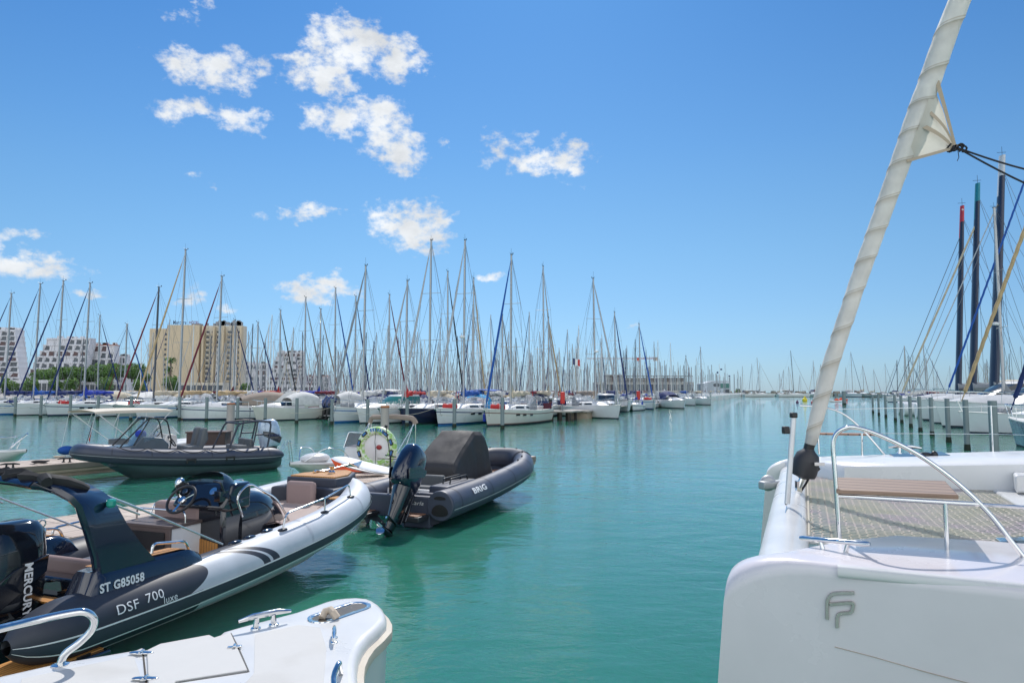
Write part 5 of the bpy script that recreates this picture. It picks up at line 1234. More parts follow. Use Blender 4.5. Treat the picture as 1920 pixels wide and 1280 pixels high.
def sailmat():
    m = bpy.data.materials.new('sailcloth'); m.use_nodes = True; nt = m.node_tree; N = nt.nodes; L = nt.links; b = N['Principled BSDF']; b.inputs['Roughness'].default_value = .7
    uvn = N.new('ShaderNodeUVMap'); sp = N.new('ShaderNodeSeparateXYZ'); L.new(uvn.outputs[0], sp.inputs[0])
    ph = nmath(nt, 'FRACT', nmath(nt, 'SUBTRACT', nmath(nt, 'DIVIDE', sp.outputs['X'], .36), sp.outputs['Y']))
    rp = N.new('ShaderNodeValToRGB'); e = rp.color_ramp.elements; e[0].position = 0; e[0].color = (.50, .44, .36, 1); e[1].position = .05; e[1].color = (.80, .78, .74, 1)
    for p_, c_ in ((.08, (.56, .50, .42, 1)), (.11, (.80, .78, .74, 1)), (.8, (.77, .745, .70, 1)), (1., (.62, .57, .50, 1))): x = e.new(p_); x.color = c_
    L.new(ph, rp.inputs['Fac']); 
    tc = N.new('ShaderNodeTexCoord'); nz = N.new('ShaderNodeTexNoise'); nz.inputs['Scale'].default_value = 5; nz.inputs['Detail'].default_value = 6; L.new(tc.outputs['Object'], nz.inputs['Vector'])
    mr = N.new('ShaderNodeMapRange'); mr.inputs['From Min'].default_value = .3; mr.inputs['From Max'].default_value = .7; mr.inputs['To Min'].default_value = .86; mr.inputs['To Max'].default_value = 1.1; L.new(nz.outputs['Fac'], mr.inputs['Value'])
    vm = N.new('ShaderNodeVectorMath'); vm.operation = 'SCALE'; L.new(rp.outputs['Color'], vm.inputs[0]); L.new(mr.outputs[0], vm.inputs['Scale']); L.new(vm.outputs[0], b.inputs['Base Color'])
    bp = N.new('ShaderNodeBump'); bp.inputs['Distance'].default_value = .01; L.new(nz.outputs['Fac'], bp.inputs['Height']); L.new(bp.outputs['Normal'], b.inputs['Normal'])
    translucent(m, vm.outputs[0], .38)
    return m
def translucent(m, col, f):
    nt = m.node_tree; N = nt.nodes; L = nt.links; b = N['Principled BSDF']
    tl = N.new('ShaderNodeBsdfTranslucent'); ms = N.new('ShaderNodeMixShader'); ms.inputs[0].default_value = f
    if isinstance(col, tuple): tl.inputs['Color'].default_value = col
    else: L.new(col, tl.inputs['Color'])
    L.new(b.outputs[0], ms.inputs[1]); L.new(tl.outputs[0], ms.inputs[2]); L.new(ms.outputs[0], N['Material Output'].inputs['Surface'])
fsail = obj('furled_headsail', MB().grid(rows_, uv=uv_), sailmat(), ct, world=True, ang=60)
SAILP = mat('sail_panel', (.72, .69, .62), .7, var=.08, scale=4, bump=.004, bscale=12)
translucent(SAILP, (.62, .58, .50, 1), .4)
def tri(pts, m, nm, dY=0., sub=10):
    A_, B_, C_ = [fs(*p) + V((0, dY, 0)) for p in pts]; rws = []
    for i in range(sub + 1):
        a = A_.lerp(C_, i / sub); b2 = B_.lerp(C_, i / sub)
        rws.append([a.lerp(b2, k / sub) + V((0, -.05 * math.sin(math.pi * k / sub) * (1 - i / sub) + .008 * math.sin(k * 2 + i), 0)) for k in range(sub + 1)])
    return obj(nm, MB().grid(rws), m, fsail, world=True)
tri([(1742, 160), (1686, 312), (1782, 282)], SAILP, 'clew_panel', -.07)
TANP = mat('sail_tape', (.42, .34, .25), .7)
def tape(a, b2, w_, dY):
    A_, B_ = fs(*a) + V((0, dY, 0)), fs(*b2) + V((0, dY, 0)); return A_, B_
mb = MB()
for a, b2, w_, w2 in (((1746, 160), (1779, 278), .05, .03), ((1690, 308), (1776, 284), .03, .03), ((1712, 240), (1774, 280), .05, .03), ((1733, 218), (1776, 277), .04, .02)):
    A_, B_ = fs(*a) + V((0, -.10, 0)), fs(*b2) + V((0, -.10, 0)); d_ = (B_ - A_).normalized(); s_ = V((-d_.z, 0, d_.x)); n2 = 12
    mb.grid([[A_.lerp(B_, k / n2) + s_ * (q * lerp(w_, w2, k / n2) / 2) + V((0, -(.05 if w2 == .02 or a[0] == 1712 else .004) * math.sin(math.pi * k / n2) * .8, 0)) for q in (-1, 1)] for k in range(n2 + 1)])
obj('sail_tape', mb, TANP, fsail, world=True)
kn = fs(1785, 283) + V((0, -.09, 0)); mb = MB()
for k in range(5): mb.tube([kn + V((.03 * k - .07 + .035 * math.cos(a), .03 * math.sin(a * 2), .035 * math.sin(a + k))) for a in [2 * math.pi * j / 12 for j in range(12)]], .010, 6, closed=True)
mb.tube([kn, kn + V((.01, 0, -.10)), kn + V((-.01, 0, -.14))], .004, 5)
obj('knot', mb, ROPE, fsail, world=True)
for (x1, y1) in ((1925, 309), (1925, 336)):
    e_ = at(x1, y1, Y=kn.y - .35); e2_ = kn + (e_ - kn) * 4.0
    pts = [kn.lerp(e2_, k / 20) + V((0, 0, -.05 * math.sin(math.pi * min(k / 10, 1)))) for k in range(21)]
    obj('sheet', MB().tube(pts, .0095, 6), ROPE, fsail, world=True)

# ---------------------------------------------------------------- sailing yachts
def hull_half(s, beam, transom=.72):
    """half beam along s: 0 stern .. 1 bow"""
    if s < .45: return beam / 2 * lerp(transom, 1, math.sin(s / .45 * math.pi / 2))
    return beam / 2 * max(1 - ((s - .45) / .55) ** 2.1, .012)
def sail_hull(Lh, beam, fb, stripe, n=18):
    """topsides with boot top and a styling stripe; x: 0 stern .. Lh bow at deck level"""
    rows = []
    for i in range(n):
        s = i / (n - 1); hb_ = hull_half(s, beam); zt = fb * (1 + .22 * max(0, (s - .3) / .7) ** 1.6)
        rake = .55 * sm((s - .75) / .25); xs = Lh * s
        prof = []
        for z, k in ((-.35, .25), (0.0, .80), (.10, .86), (.17, .885), (zt - .30, .985), (zt - .22, .99), (zt - .04, 1.), (zt, 1.)):
            kk = k if s < .8 else k * lerp(1, .9, (s - .8) / .2)
            xx = xs - rake * (1 - clamp(z / zt)) * .8 + (.25 * clamp(z / zt) * (1 - sm(s / .06)) * -1 if s < .06 else 0)
            prof.append((xx, hb_ * kk, z))
        rows.append([V((x, -y, z)) for x, y, z in prof] + [V((x, y, z)) for x, y, z in prof[::-1]])
    nn = len(rows[0])
    band = [2, 2, 3, 0, 1, 0, 0, 0, 0, 0, 1, 0, 3, 2, 2, 2]
    mb = MB().grid(rows, mrow=lambda i, k: band[k] if k < len(band) else 0)
    mb.add(rows[0], [tuple(range(nn))], 0)
    return mb
def sheer(s, fb): return fb * (1 + .22 * max(0, (s - .3) / .7) ** 1.6)
def sail_deck(Lh, beam, fb, n=18):
    rows = []
    for i in range(n):
        s = i / (n - 1); hb_ = hull_half(s, beam); zt = sheer(s, fb)
        rows.append([V((Lh * s, -hb_ * 1.005, zt - .012)), V((Lh * s, -hb_ * 1.01, zt + .035)), V((Lh * s, -hb_ * .96, zt + .03)), V((Lh * s, -hb_ * .5, zt + .045)), V((Lh * s, 0, zt + .06)), V((Lh * s, hb_ * .5, zt + .045)), V((Lh * s, hb_ * .96, zt + .03)), V((Lh * s, hb_ * 1.01, zt + .035)), V((Lh * s, hb_ * 1.005, zt - .012))])
    return MB().grid(rows)
def coachroof(Lh, beam, fb, x0, x1, h):
    rows = []; n = 12
    for i in range(n):
        t = i / (n - 1); x = lerp(x0, x1, t); w = beam * .30 * (1 - .55 * t ** 2); z0_ = sheer(x / Lh, fb) + .03; hh = h * (1 - sm((t - .55) / .45)) + .02
        if i == 0: hh *= .96
        rows.append([V((x, -w, z0_)), V((x, -w * .90, z0_ + hh * .8)), V((x, -w * .72, z0_ + hh)), V((x, 0, z0_ + hh * 1.08)), V((x, w * .72, z0_ + hh)), V((x, w * .90, z0_ + hh * .8)), V((x, w, z0_))])
    return MB().grid(rows, cap=True), rows
def lumpy(mb, a, b, r0, r1, n=14, seed=0., m=0, nseg=8, sag=0.):
    a, b = V(a), V(b); pts = [a.lerp(b, i / n) + V((0, 0, -sag * math.sin(math.pi * i / n))) for i in range(n + 1)]
    mb.tube(pts, [lerp(r0, r1, i / n) * (1 + .18 * math.sin(i * 2.1 + seed)) for i in range(n + 1)], nseg, jit=.25, m=m); return mb
_SH = {}
def shared(key, fnn):
    return fnn()
def sail_yacht(name, label, loc, heading, Lh=11., hm=16., hull='w', stripe='none', cover='navy', jib='white', hood='navy', bim=None, mastc='alu', group=None, detail=2, radar=False, rake=.02, stack=True, boot='dark', jibk=1.0, seed=0, mast_s=.58, rigged=True):
    """one yacht with its parts; x axis = bow"""
    rg = random.Random(seed * 7 + 3)
    t = thing(name, label, 'sailing yacht', loc, heading, group)
    beam = Lh * .31; fb = .86 + Lh * .019
    HM = {'w': HULLW, 'c': HULLC, 'n': HULLN, 'g': HULLG}[hull]
    SM = {'none': HM, 'navy': STRN, 'blue': STRB, 'red': STRR, 'brown': STRT}[stripe]
    BM = {'dark': ANTI, 'red': ANTIR, 'navy': STRN, 'blue': STRB}[boot]
    obj('hull', sail_hull(Lh, beam, fb, stripe), [HM, SM, BM, SM if stripe != 'none' else HM], t, ang=50)
    obj('deck', sail_deck(Lh, beam, fb), DECK, t, ang=40)
    zd = sheer(.55, fb) + .05
    x0, x1 = Lh * .36, Lh * .78; cr, rws = coachroof(Lh, beam, fb, x0, x1, .40)
    c_ = obj('coachroof', cr, GELM, t, ang=40)
    if detail > 0:
        wb = MB()
        for sg in (0, 5):
            L2 = []
            for i in range(1, 8):
                lo, hi = (rws[i][0], rws[i][1]) if sg == 0 else (rws[i][6], rws[i][5]); off = V((0, -.012 if sg == 0 else .012, .004))
                L2.append([lo.lerp(hi, .35) + off, lo.lerp(hi, .85) + off])
            wb.grid(L2[:3]); wb.grid(L2[3:])
        obj('window', wb, WIN, c_)
    mx_ = Lh * mast_s; mtop = hm
    if not rigged: return finish_yacht(t, Lh, beam, fb, hood, bim, x0, detail)
    def mp(z): return V((mx_ - rake * (z - zd), 0, z))
    MM = {'alu': ALU, 'dark': ALUD, 'wood': WOODM, 'white': FOAM}[mastc]
    rm = .075 + Lh * .004
    ms = obj('mast', MB().tube([mp(zd), mp(zd + (mtop - zd) * .75), mp(mtop)], [rm, rm, rm * .78], 8 if detail else 6, sq=.75), MM, t)
    for f_, w_ in ((.40, .30), (.68, .24)):
        z = lerp(zd, mtop, f_)
        obj('spreader', MB().tube([mp(z) + V((-.10, -beam * w_, .02)), mp(z), mp(z) + V((-.10, beam * w_, .02))], .022, 5), ALU, ms)
    if detail:
        q = mp(mtop)
        obj('masthead_gear', MB().tube([q, q + V((.05, 0, .45 + rg.random() * .3))], .010, 4).tube([q + V((-.35, 0, .10)), q + V((.30, 0, .14))], .012, 4).box(q + V((-.3, 0, .18)), (.10, .02, .12)).box(q + V((0, 0, .03)), (.30, .10, .05)), BLACKP, ms)
    if radar:
        z = lerp(zd, mtop, .42); obj('radar_dome', MB().lathe([(.10, -.1), (.24, -.09), (.26, 0), (.22, .09), (.08, .12)], mp(z) + V((.34, 0, 0)), 14).beam(mp(z) + V((0, 0, -.12)), mp(z) + V((.34, 0, -.12)), .06, .04), FOAM, ms)
    # boom with the lowered mainsail
    g0 = mp(zd + 1.05); bl_ = Lh * .36; b0 = g0 + V((-bl_, 0, .12))
    bm = obj('boom', MB().tube([g0, b0], .065, 6), ALU, t)
    cv = MB(); lumpy(cv, g0 + V((-.02, 0, .20)), b0 + V((.15, 0, .14)), .27, .15, 12, seed, nseg=8)
    if stack: cv.grid([[g0 + V((.16, 0, -.1)), g0 + V((-.15, .13, -.08)), g0 + V((-.55, .14, 0))], [g0 + V((.15, 0, .5)), g0 + V((-.12, .12, .45)), g0 + V((-.6, .06, .32))], [g0 + V((.12, 0, 1.25)), g0 + V((-.1, .04, 1.15)), g0 + V((-.30, .02, .75))]]).grid([[g0 + V((.16, 0, -.1)), g0 + V((-.15, -.13, -.08)), g0 + V((-.55, -.14, 0))], [g0 + V((.15, 0, .5)), g0 + V((-.12, -.12, .45)), g0 + V((-.6, -.06, .32))], [g0 + V((.12, 0, 1.25)), g0 + V((-.1, -.04, 1.15)), g0 + V((-.30, -.02, .75))]])
    obj('sail_cover', cv, CV[cover], bm)
    # furled jib and rigging
    bow = V((Lh - .15, 0, sheer(1, fb) + .05)); jt = mp(zd + (mtop - zd) * (.96 if jibk == 1 else jibk)) + V((rm, 0, 0))
    rj = (.055 + Lh * .0025) * (1 if detail else .72)
    if jib: obj('furled_jib', MB().tube([bow + (jt - bow) * k for k in (0, .03, .06, .3, .6, .92, .96, 1)], [.02, .02, rj, rj * 1.12, rj, rj * .55, .02, .02], 6), CV[jib], t)
    rig = MB(); r_ = .012 if detail else .011
    st = V((.05, 0, sheer(0, fb) + .05)); rig.tube([mp(mtop), st], r_, 4)
    for sg in (-1, 1):
        ch = V((mx_ - .2, sg * beam * .46, zd)); s1_ = mp(lerp(zd, mtop, .40)) + V((-.10, sg * beam * .30, .02)); s2_ = mp(lerp(zd, mtop, .68)) + V((-.10, sg * beam * .24, .02))
        rig.tube([ch, s1_, s2_, mp(mtop - .3)], r_, 4)
        if detail: rig.tube([ch, mp(lerp(zd, mtop, .40))], r_, 4).tube([s1_, mp(lerp(zd, mtop, .68))], r_, 4)
    if detail: rig.tube([mp(mtop), b0 + V((.1, 0, .05))], r_ * .8, 4).tube([mp(lerp(zd, mtop, .66)), b0.lerp(g0, .4) + V((0, 0, .2))], r_ * .7, 4)
    obj('rigging', rig, WIRE, t)
    return finish_yacht(t, Lh, beam, fb, hood, bim, x0, detail)
def finish_yacht(t, Lh, beam, fb, hood, bim, x0, detail):
    if detail:
        pr = MB(); rw = .016
        def side(s, sg, h): return V((Lh * s, sg * hull_half(s, beam) * .95, sheer(s, fb) + .03 + h))
        pr.tube([side(.88, -1, 0), side(.88, -1, .6), V((Lh + .05, -.12, sheer(1, fb) + .68)), V((Lh + .1, 0, sheer(1, fb) + .68)), V((Lh + .05, .12, sheer(1, fb) + .68)), side(.88, 1, .6), side(.88, 1, 0)], rw, 5)
        pr.tube([V((Lh - .2, .08, sheer(1, fb))), V((Lh + .05, .12, sheer(1, fb) + .68))], rw, 5).tube([V((Lh - .2, -.08, sheer(1, fb))), V((Lh + .05, -.12, sheer(1, fb) + .68))], rw, 5)
        for sg in (-1, 1):
            pr.tube([side(.0, sg, 0), side(.0, sg, .6), side(.14, sg, .6), side(.14, sg, 0)], rw, 5)
            for h in (.32, .6): pr.tube([side(s_, sg, h) for s_ in (.14, .3, .46, .62, .76, .88)], .008, 4)
            for s_ in (.3, .46, .62, .76): pr.tube([side(s_, sg, 0), side(s_, sg, .6)], .013, 4)
        obj('guard_rail', pr, STEEL, t)
    if hood:
        rws = []
        for i in range(5):
            k = i / 4; row = []
            for j in range(9):
                a = math.pi * j / 8; hh = lerp(.45, 1.32, math.sin(k * math.pi / 2)); ww = beam * lerp(.30, .34, k)
                row.append(V((x0 + .75 - 1.25 * k, ww * math.cos(a), sheer(.4, fb) + .35 * math.sin(a) ** .4 * 0 + hh * max(math.sin(a), 0) ** .45)))
            rws.append(row)
        obj('sprayhood', MB().grid(rws, mrow=lambda i, j: 1 if (i < 2 and 1 <= j <= 6) or (j in (1, 6) and i < 3) else 0), [CV[hood], CLEAR], t, ang=50)
    if bim:
        zb_ = sheer(.2, fb) + 1.75; rws = [[V((lerp(.5, Lh * .30, i / 5), y, zb_ - .10 * (2 * i / 5 - 1) ** 2 - .10 * (y / (beam * .36)) ** 2)) for y in [lerp(-beam * .36, beam * .36, k / 6) for k in range(7)]] for i in range(6)]
        bb = obj('bimini_top', MB().grid(rws).grid([[p + V((0, 0, -.05)) for p in r2] for r2 in rws]), CV[bim], t)
        pl_ = MB()
        for sg in (-1, 1):
            for xx in (.6, Lh * .29): pl_.tube([V((xx, sg * beam * .35, zb_ - .15)), V((Lh * .15, sg * beam * .36, sheer(.2, fb)))], .015, 4)
        obj('bimini_pole', pl_, STEEL, bb)
    if detail > 1:
        for sg in (-1, 1):
            for q in (.50, .60, .68):
                y0_ = hull_half(q, beam) * .985; y1_ = hull_half(q + .045, beam) * .985; zz_ = sheer(q, fb) - .42
                obj('hull_window', MB().grid([[V((Lh * q, sg * (y0_ + .012), zz_ + z)), V((Lh * (q + .045), sg * (y1_ + .012), zz_ + z))] for z in (0, .13)]), WIN, t)
            b_ = V((Lh - .25, sg * .25, sheer(1, fb))); e_ = V((Lh + 3.2, sg * 2.1, .95)); obj('mooring_line', MB().tube([b_.lerp(e_, k / 8) + V((0, 0, -.22 * math.sin(math.pi * k / 8))) for k in range(9)], .014, 4), ROPE if sg > 0 else ROPEW, t)
        obj('bow_anchor', MB().beam((Lh - .5, 0, sheer(1, fb) + .1), (Lh + .15, 0, sheer(1, fb) + .06), .09, .07).extrude([V((Lh + .12, -.12, sheer(1, fb) - .05)), V((Lh + .32, 0, sheer(1, fb) - .02)), V((Lh + .12, .12, sheer(1, fb) - .05)), V((Lh - .02, 0, sheer(1, fb) - .22))], (0, 0, .04)), STEEL, t)
    # cockpit wheel and coaming, liferaft, clutter
    if detail:
        rc = random.Random(int(t.location.x * 100)); zf = sheer(.5, fb) + .08
        if rc.random() < .6: obj('life_raft', MB().box((Lh * .50, 0, zf + .52), (.75, .5, .26)), GEL, t, bevel=.05)
        if rc.random() < .55: obj('rolled_dinghy', lumpy(MB(), (Lh * .80, -.5, zf + .22), (Lh * .80, .6, zf + .22), .24, .22, 6, 1), CV[rc.choice(['grey', 'red', 'white', 'navy'])], t)
        if rc.random() < .5: obj('outboard_on_rail', MB().box((.15, beam * .30, sheer(0, fb) + .72), (.24, .26, .42)).tube([(.15, beam * .30, sheer(0, fb) + .5), (.12, beam * .30, sheer(0, fb) - .1)], .06, 6), BLACKP, t, bevel=.04)
        if rc.random() < .6: obj('ensign', MB().tube([(.0, -beam * .2, sheer(0, fb) + .4), (-.35, -beam * .2, sheer(0, fb) + 1.5)], .012, 4).grid([[V((-.35 - .02 * i + .06 * j, -beam * .2 + .03 * math.sin(i * 1.5), sheer(0, fb) + 1.45 - .16 * j - .06 * i)) for i in range(5)] for j in range(4)]), RED, t)
        if rc.random() < .7: obj('dorade_vents', MB().tube([(Lh * .60, .5, zf + .3), (Lh * .60, .5, zf + .62), (Lh * .615, .5, zf + .68)], .07, 6), BLACKP, t)
        if rc.random() < .6: obj('dodger_cloth', MB().grid([[V((Lh * q, -hull_half(q, beam) * .97, sheer(q, fb) + z)) for q in (.04, .10, .16, .22, .28)] for z in (.10, .58)]).grid([[V((Lh * q, hull_half(q, beam) * .97, sheer(q, fb) + z)) for q in (.04, .10, .16, .22, .28)] for z in (.10, .58)]), CV[rc.choice(['navy', 'blue', 'white', 'cream', 'maroon', 'navy'])], t)
        obj('cockpit', MB().box((Lh * .17, beam * .26, sheer(.1, fb) + .17), (Lh * .30, .25, .28)).box((Lh * .17, -beam * .26, sheer(.1, fb) + .17), (Lh * .30, .25, .28)), GELM, t, bevel=.03)
        obj('steering_wheel', MB().tube([V((Lh * .08, .45 * math.cos(a), sheer(.1, fb) + .75 + .45 * math.sin(a))) for a in [2 * math.pi * k / 18 for k in range(18)]], .015, 5, closed=True).beam((Lh * .08, 0, sheer(.1, fb)), (Lh * .08, 0, sheer(.1, fb) + .8), .12, .12), STEEL, t)
    return t
def motor_cruiser(name, label, loc, heading, Lh=9., hull='w', stripe='navy', win=None, top='hard', topc='white', arch=True, group=None, seed=0, cat='motor cruiser'):
    t = thing(name, label, cat, loc, heading, group); beam = Lh * .34; fb = 1.05
    HM = {'w': HULLW, 'c': HULLC, 'n': HULLN, 'g': HULLG}[hull]; SM = {'none': HM, 'navy': STRN, 'blue': STRB, 'red': STRR, 'brown': STRT}[stripe]
    obj('hull', sail_hull(Lh, beam, fb, stripe), [HM, SM, ANTI, SM], t, ang=50)
    obj('deck', sail_deck(Lh, beam, fb), GEL, t, ang=40)
    W_ = win or WIN
    # deckhouse with raked screen
    hw = beam * .36; z0_ = fb + .05; x0, x1 = Lh * .30, Lh * .72; hh = 1.25 if top == 'hard' else .62
    rws = []
    for z, xa, xb, w in ((0, x0, x1, hw), (hh * .35, x0, x1 - Lh * .05, hw * .98), (hh * .88, x0 + .05, x1 - Lh * .17, hw * .88), (hh, x0 + .1, x1 - Lh * .20, hw * .80)):
        rws.append([V((xa, -w, z0_ + z)), V((xb - .5, -w, z0_ + z)), V((xb, -w * .6, z0_ + z)), V((xb + .1, 0, z0_ + z)), V((xb, w * .6, z0_ + z)), V((xb - .5, w, z0_ + z)), V((xa, w, z0_ + z))])
    hs = obj('deckhouse', MB().grid(rws, closed=True, cap=True, mrow=lambda i, k: 1 if i == 1 and k != 6 else 0), [GEL, W_], t, ang=30)
    fdk = MB(); rr = []
    for i in range(8):
        q = i / 7; x = lerp(x1 - .6, Lh * .95, q); w = hull_half(x / Lh, beam) * .7; h_ = .38 * (1 - q ** 2); z = sheer(x / Lh, fb) + .04
        rr.append([V((x, -w, z)), V((x, -w * .6, z + h_)), V((x, 0, z + h_ * 1.1)), V((x, w * .6, z + h_)), V((x, w, z))])
    obj('foredeck', fdk.grid(rr, cap=True), GEL, t, ang=50)
    if top == 'canvas':
        zt = z0_ + 1.35; rws = []
        for i in range(7):
            q = i / 6; x = lerp(Lh * .06, x1 - Lh * .22, q)
            rws.append([V((x, hw * 1.05 * math.cos(a), z0_ + .25 + (1.25 - .45 * abs(2 * q - .9) ** 2) * max(math.sin(a), 0) ** .5)) for a in [math.pi * k / 8 for k in range(9)]])
        obj('canopy', MB().grid(rws), CV[topc], t, ang=50)
    if arch:
        for sg in (-1, 1):
            obj('radar_arch', MB().extrude([V((Lh * .10, sg * hw * 1.05, z0_ + .1)), V((Lh * .28, sg * hw * 1.05, z0_ + .1)), V((Lh * .12, sg * hw * .98, z0_ + 1.45)), V((Lh * .02, sg * hw * .98, z0_ + 1.5))], (0, .10, 0)), GEL, t, bevel=.02)
        obj('radar_arch', MB().box((Lh * .07, 0, z0_ + 1.48), (.55, hw * 2, .10)).tube([(Lh * .07, 0, z0_ + 1.5), (Lh * .02, 0, z0_ + 2.6)], .012, 4).ball((Lh * .07, .3, z0_ + 1.62), .16, 6), GEL, t, bevel=.02)
    pr = MB(); pr.tube([V((Lh * s, -hull_half(s, beam) * .94, sheer(s, fb) + .55)) for s in (.45, .6, .75, .9)] + [V((Lh + .05, 0, sheer(1, fb) + .62))] + [V((Lh * s, hull_half(s, beam) * .94, sheer(s, fb) + .55)) for s in (.9, .75, .6, .45)], .018, 5)
    for s in (.45, .6, .75, .9):
        for sg in (-1, 1): pr.tube([V((Lh * s, sg * hull_half(s, beam) * .94, sheer(s, fb) + .55)), V((Lh * s, sg * hull_half(s, beam) * .94, sheer(s, fb)))], .013, 4)
    obj('guard_rail', pr, STEEL, t)
    obj('swim_step', MB().box((-.35, 0, .35), (.8, beam * .62, .08)), GEL, t, bevel=.02)
    return t

# ---- pontoon geometry: rows run away to the left, the first one nearest
PHI = R(20); BOWD = V((-math.sin(PHI), -math.cos(PHI), 0)); ROWD = V((-.9165, .40, 0)); HEADING = math.atan2(BOWD.y, BOWD.x)
def Yline(px, off=0.):
    u = (px - 960) / FPX; return (50.0 + off) / (1 + .4367 * u)
def zof(px, py, Y): return at(px, py, Y=Y).z
# mast px, mast top px y, jib colour, cover, hull, stripe, hood, bimini, label
NEAR = [
 (12, 550, 'navy', 'navy', 'w', 'none', 'navy', None, 10.5, 'white yacht at the far left edge with a navy furled jib'),
 (60, 532, 'navy', 'blue', 'w', 'blue', 'navy', None, 11.2, 'white yacht with blue stripe, second from the left edge'),
 (106, 526, 'navy', 'navy', 'w', 'none', 'blue', 'navy', 11.4, 'white yacht with navy jib crossing before the terraced white block'),
 (153, 531, 'navy', 'royal', 'w', 'navy', 'navy', None, 11.0, 'white yacht whose navy jib slants past the row of pines'),
 (291, 538, 'maroon', 'cream', 'g', 'none', 'cream', None, 10.8, 'grey-green yacht with a dark mast and dark red jib'),
 (334, 468, 'tan', 'tan', 'w', 'blue', 'lgrey', None, 13.0, 'white yacht with the tallest mast left of the hotel and tan jib'),
 (407, 518, 'maroon', 'tan', 'c', 'none', 'taupe', None, 11.8, 'cream yacht with a maroon jib and red waterline'),
 (676, 498, 'grey', 'white', 'w', 'blue', 'navy', 'white', 11.8, 'white yacht with a pale blue stripe right of the blue engine pair'),
 (762, 526, 'lgrey', 'red', 'w', 'none', 'navy', None, 10.0, 'white yacht with a red boom cover behind the pilothouse boat'),
 (802, 450, 'lgrey', 'cream', 'n', 'none', 'cream', None, 12.4, 'navy-hulled yacht with a tall grey mast and cream covers'),
 (869, 450, 'lgrey', 'blue', 'w', 'navy', 'sky', 'blue', 12.4, 'white yacht with bright blue boom cover and blue fenders'),
 (971, 476, 'blue', 'cream', 'c', 'brown', 'grey', None, 10.6, 'cream yacht with brown stripe and bright blue furled jib'),
]
def rowpos(px, off): 
    Y = Yline(px, off); return V((at(px, 740, Y=Y).x, Y, 0))
for i, (px, ty, jib, cov, hl, sp_, hood, bim, Lh, lb) in enumerate(NEAR):
    p = rowpos(px, 5.6); hm = zof(px, ty, p.y) ; s_ = .58
    org = p - BOWD * (Lh * s_)
    sail_yacht('sailing_yacht', lb, org, HEADING + R([-3, 2, 0, 3, -2, 1, 0, 2, -1, 1, 0, -6][i]), Lh, hm, hl, sp_, cov, jib, hood, bim, mastc='dark' if px == 291 else 'alu', radar=px in (869,), rake=.012, boot='red' if px == 407 else ('blue' if i % 3 == 1 else 'dark'), seed=i, stack=cov in ('navy', 'blue', 'royal', 'red') or px == 971)
# motor boats in the same row
def mrow(px, off, **k):
    p = rowpos(px, off); return p
p = rowpos(245, 7.5); motor_cruiser('motor_cruiser', 'broad white motor cruiser with large pale canvas covers left of the hotel', p - BOWD * 5, HEADING + R(8), 10.5, 'w', 'none', top='canvas', topc='white', arch=False)
p = rowpos(180, 8.5); motor_cruiser('motor_cruiser', 'white motor cruiser under a low cream cover near the pines', p - BOWD * 5, HEADING, 9, 'g', 'none', top='canvas', topc='cream', arch=False)
p = rowpos(505, 4.0); motor_cruiser('motor_cruiser', 'sleek white motor cruiser with navy stripe, radar arch and brown screen', p - BOWD * 4, HEADING - R(40), 10.5, 'w', 'navy', top='canvas', topc='taupe', arch=True)
p = rowpos(772, 6.5); motor_cruiser('motor_cruiser', 'white pilothouse motor boat with green tinted windows', p - BOWD * 4, HEADING - R(14), 9.5, 'w', 'none', win=WING, top='hard', arch=False)
p = rowpos(600, 5.5); ob = motor_cruiser('motorboat', 'low white open motorboat with a pair of dark blue outboards', p - BOWD * 2, HEADING + R(150), 6.5, 'w', 'none', top='canvas', topc='white', arch=False, cat='motor boat')
for k in (-.4, .4): outboard(ob, (-.2, k, .9), 1.25, R(18), mat('cowl_deep_blue', (.015, .03, .12), .2, coat=.5), BLACKP, BLACKP)
p = rowpos(560, 4.5); motor_cruiser('motorboat', 'small white cabin boat beside the grey piles, left of the twin outboards', p - BOWD * 3, HEADING - R(20), 6.8, 'c', 'none', top='canvas', topc='white', arch=False, cat='motor boat')
# second rank: bows away, stays sloping to the right
BACK = [(180, 592, 'navy', 'navy'), (236, 608, 'blue', 'white'), (438, 600, 'navy', 'maroon'), (479, 605, 'navy', 'white'), (527, 582, 'black', 'red'), (572, 558, 'grey', 'cream'), (598, 580, 'taupe', 'royal'),
        (623, 541, 'blue', 'maroon'), (668, 556, 'navy', 'white'), (729, 553, 'maroon', 'navy'), (836, 510, 'black', 'cream'), (893, 522, 'tan', 'green'), (944, 590, 'grey', 'white'), (1018, 500, 'lgrey', 'maroon'), (1024, 596, 'tan', 'cream')]
for i, (px, ty, jib, cov) in enumerate(BACK):
    p = rowpos(px, 25 + (i % 3)); Lh = 10 + (i * 7 % 4) * .5; hm = zof(px, ty, p.y)
    org = p + BOWD * (Lh * .58)
    sail_yacht('sailing_yacht', ['white yacht with bow away', 'cream yacht with bow away', 'pale yacht facing away'][i % 3] + ', %s jib, %s boom cover, %s' % ({'navy': 'navy', 'blue': 'blue', 'black': 'black', 'grey': 'grey', 'taupe': 'brown', 'maroon': 'maroon', 'tan': 'tan', 'lgrey': 'pale grey'}[jib], cov, ['near the pines', 'left of the hotel', 'before the hotel', 'right of the hotel', 'before the far terraces', 'mid-harbour', 'behind the twin outboards', 'behind the blue-striped yacht', 'beside the tallest left masts', 'behind the pilothouse boat', 'right of the navy hull', 'behind the blue-covered yacht', 'low among the masts', 'right of the brown-striped yacht', 'shorter of the close pair'][i]),
               org, HEADING + math.pi + R((i * 5 % 7) - 3), Lh, hm, 'wc'[i % 2], ['none', 'blue', 'navy', 'red'][i % 4], cov, jib, 'navy' if i % 2 else 'grey', None, detail=1, seed=40 + i, stack=i % 2 == 0, rake=.01)
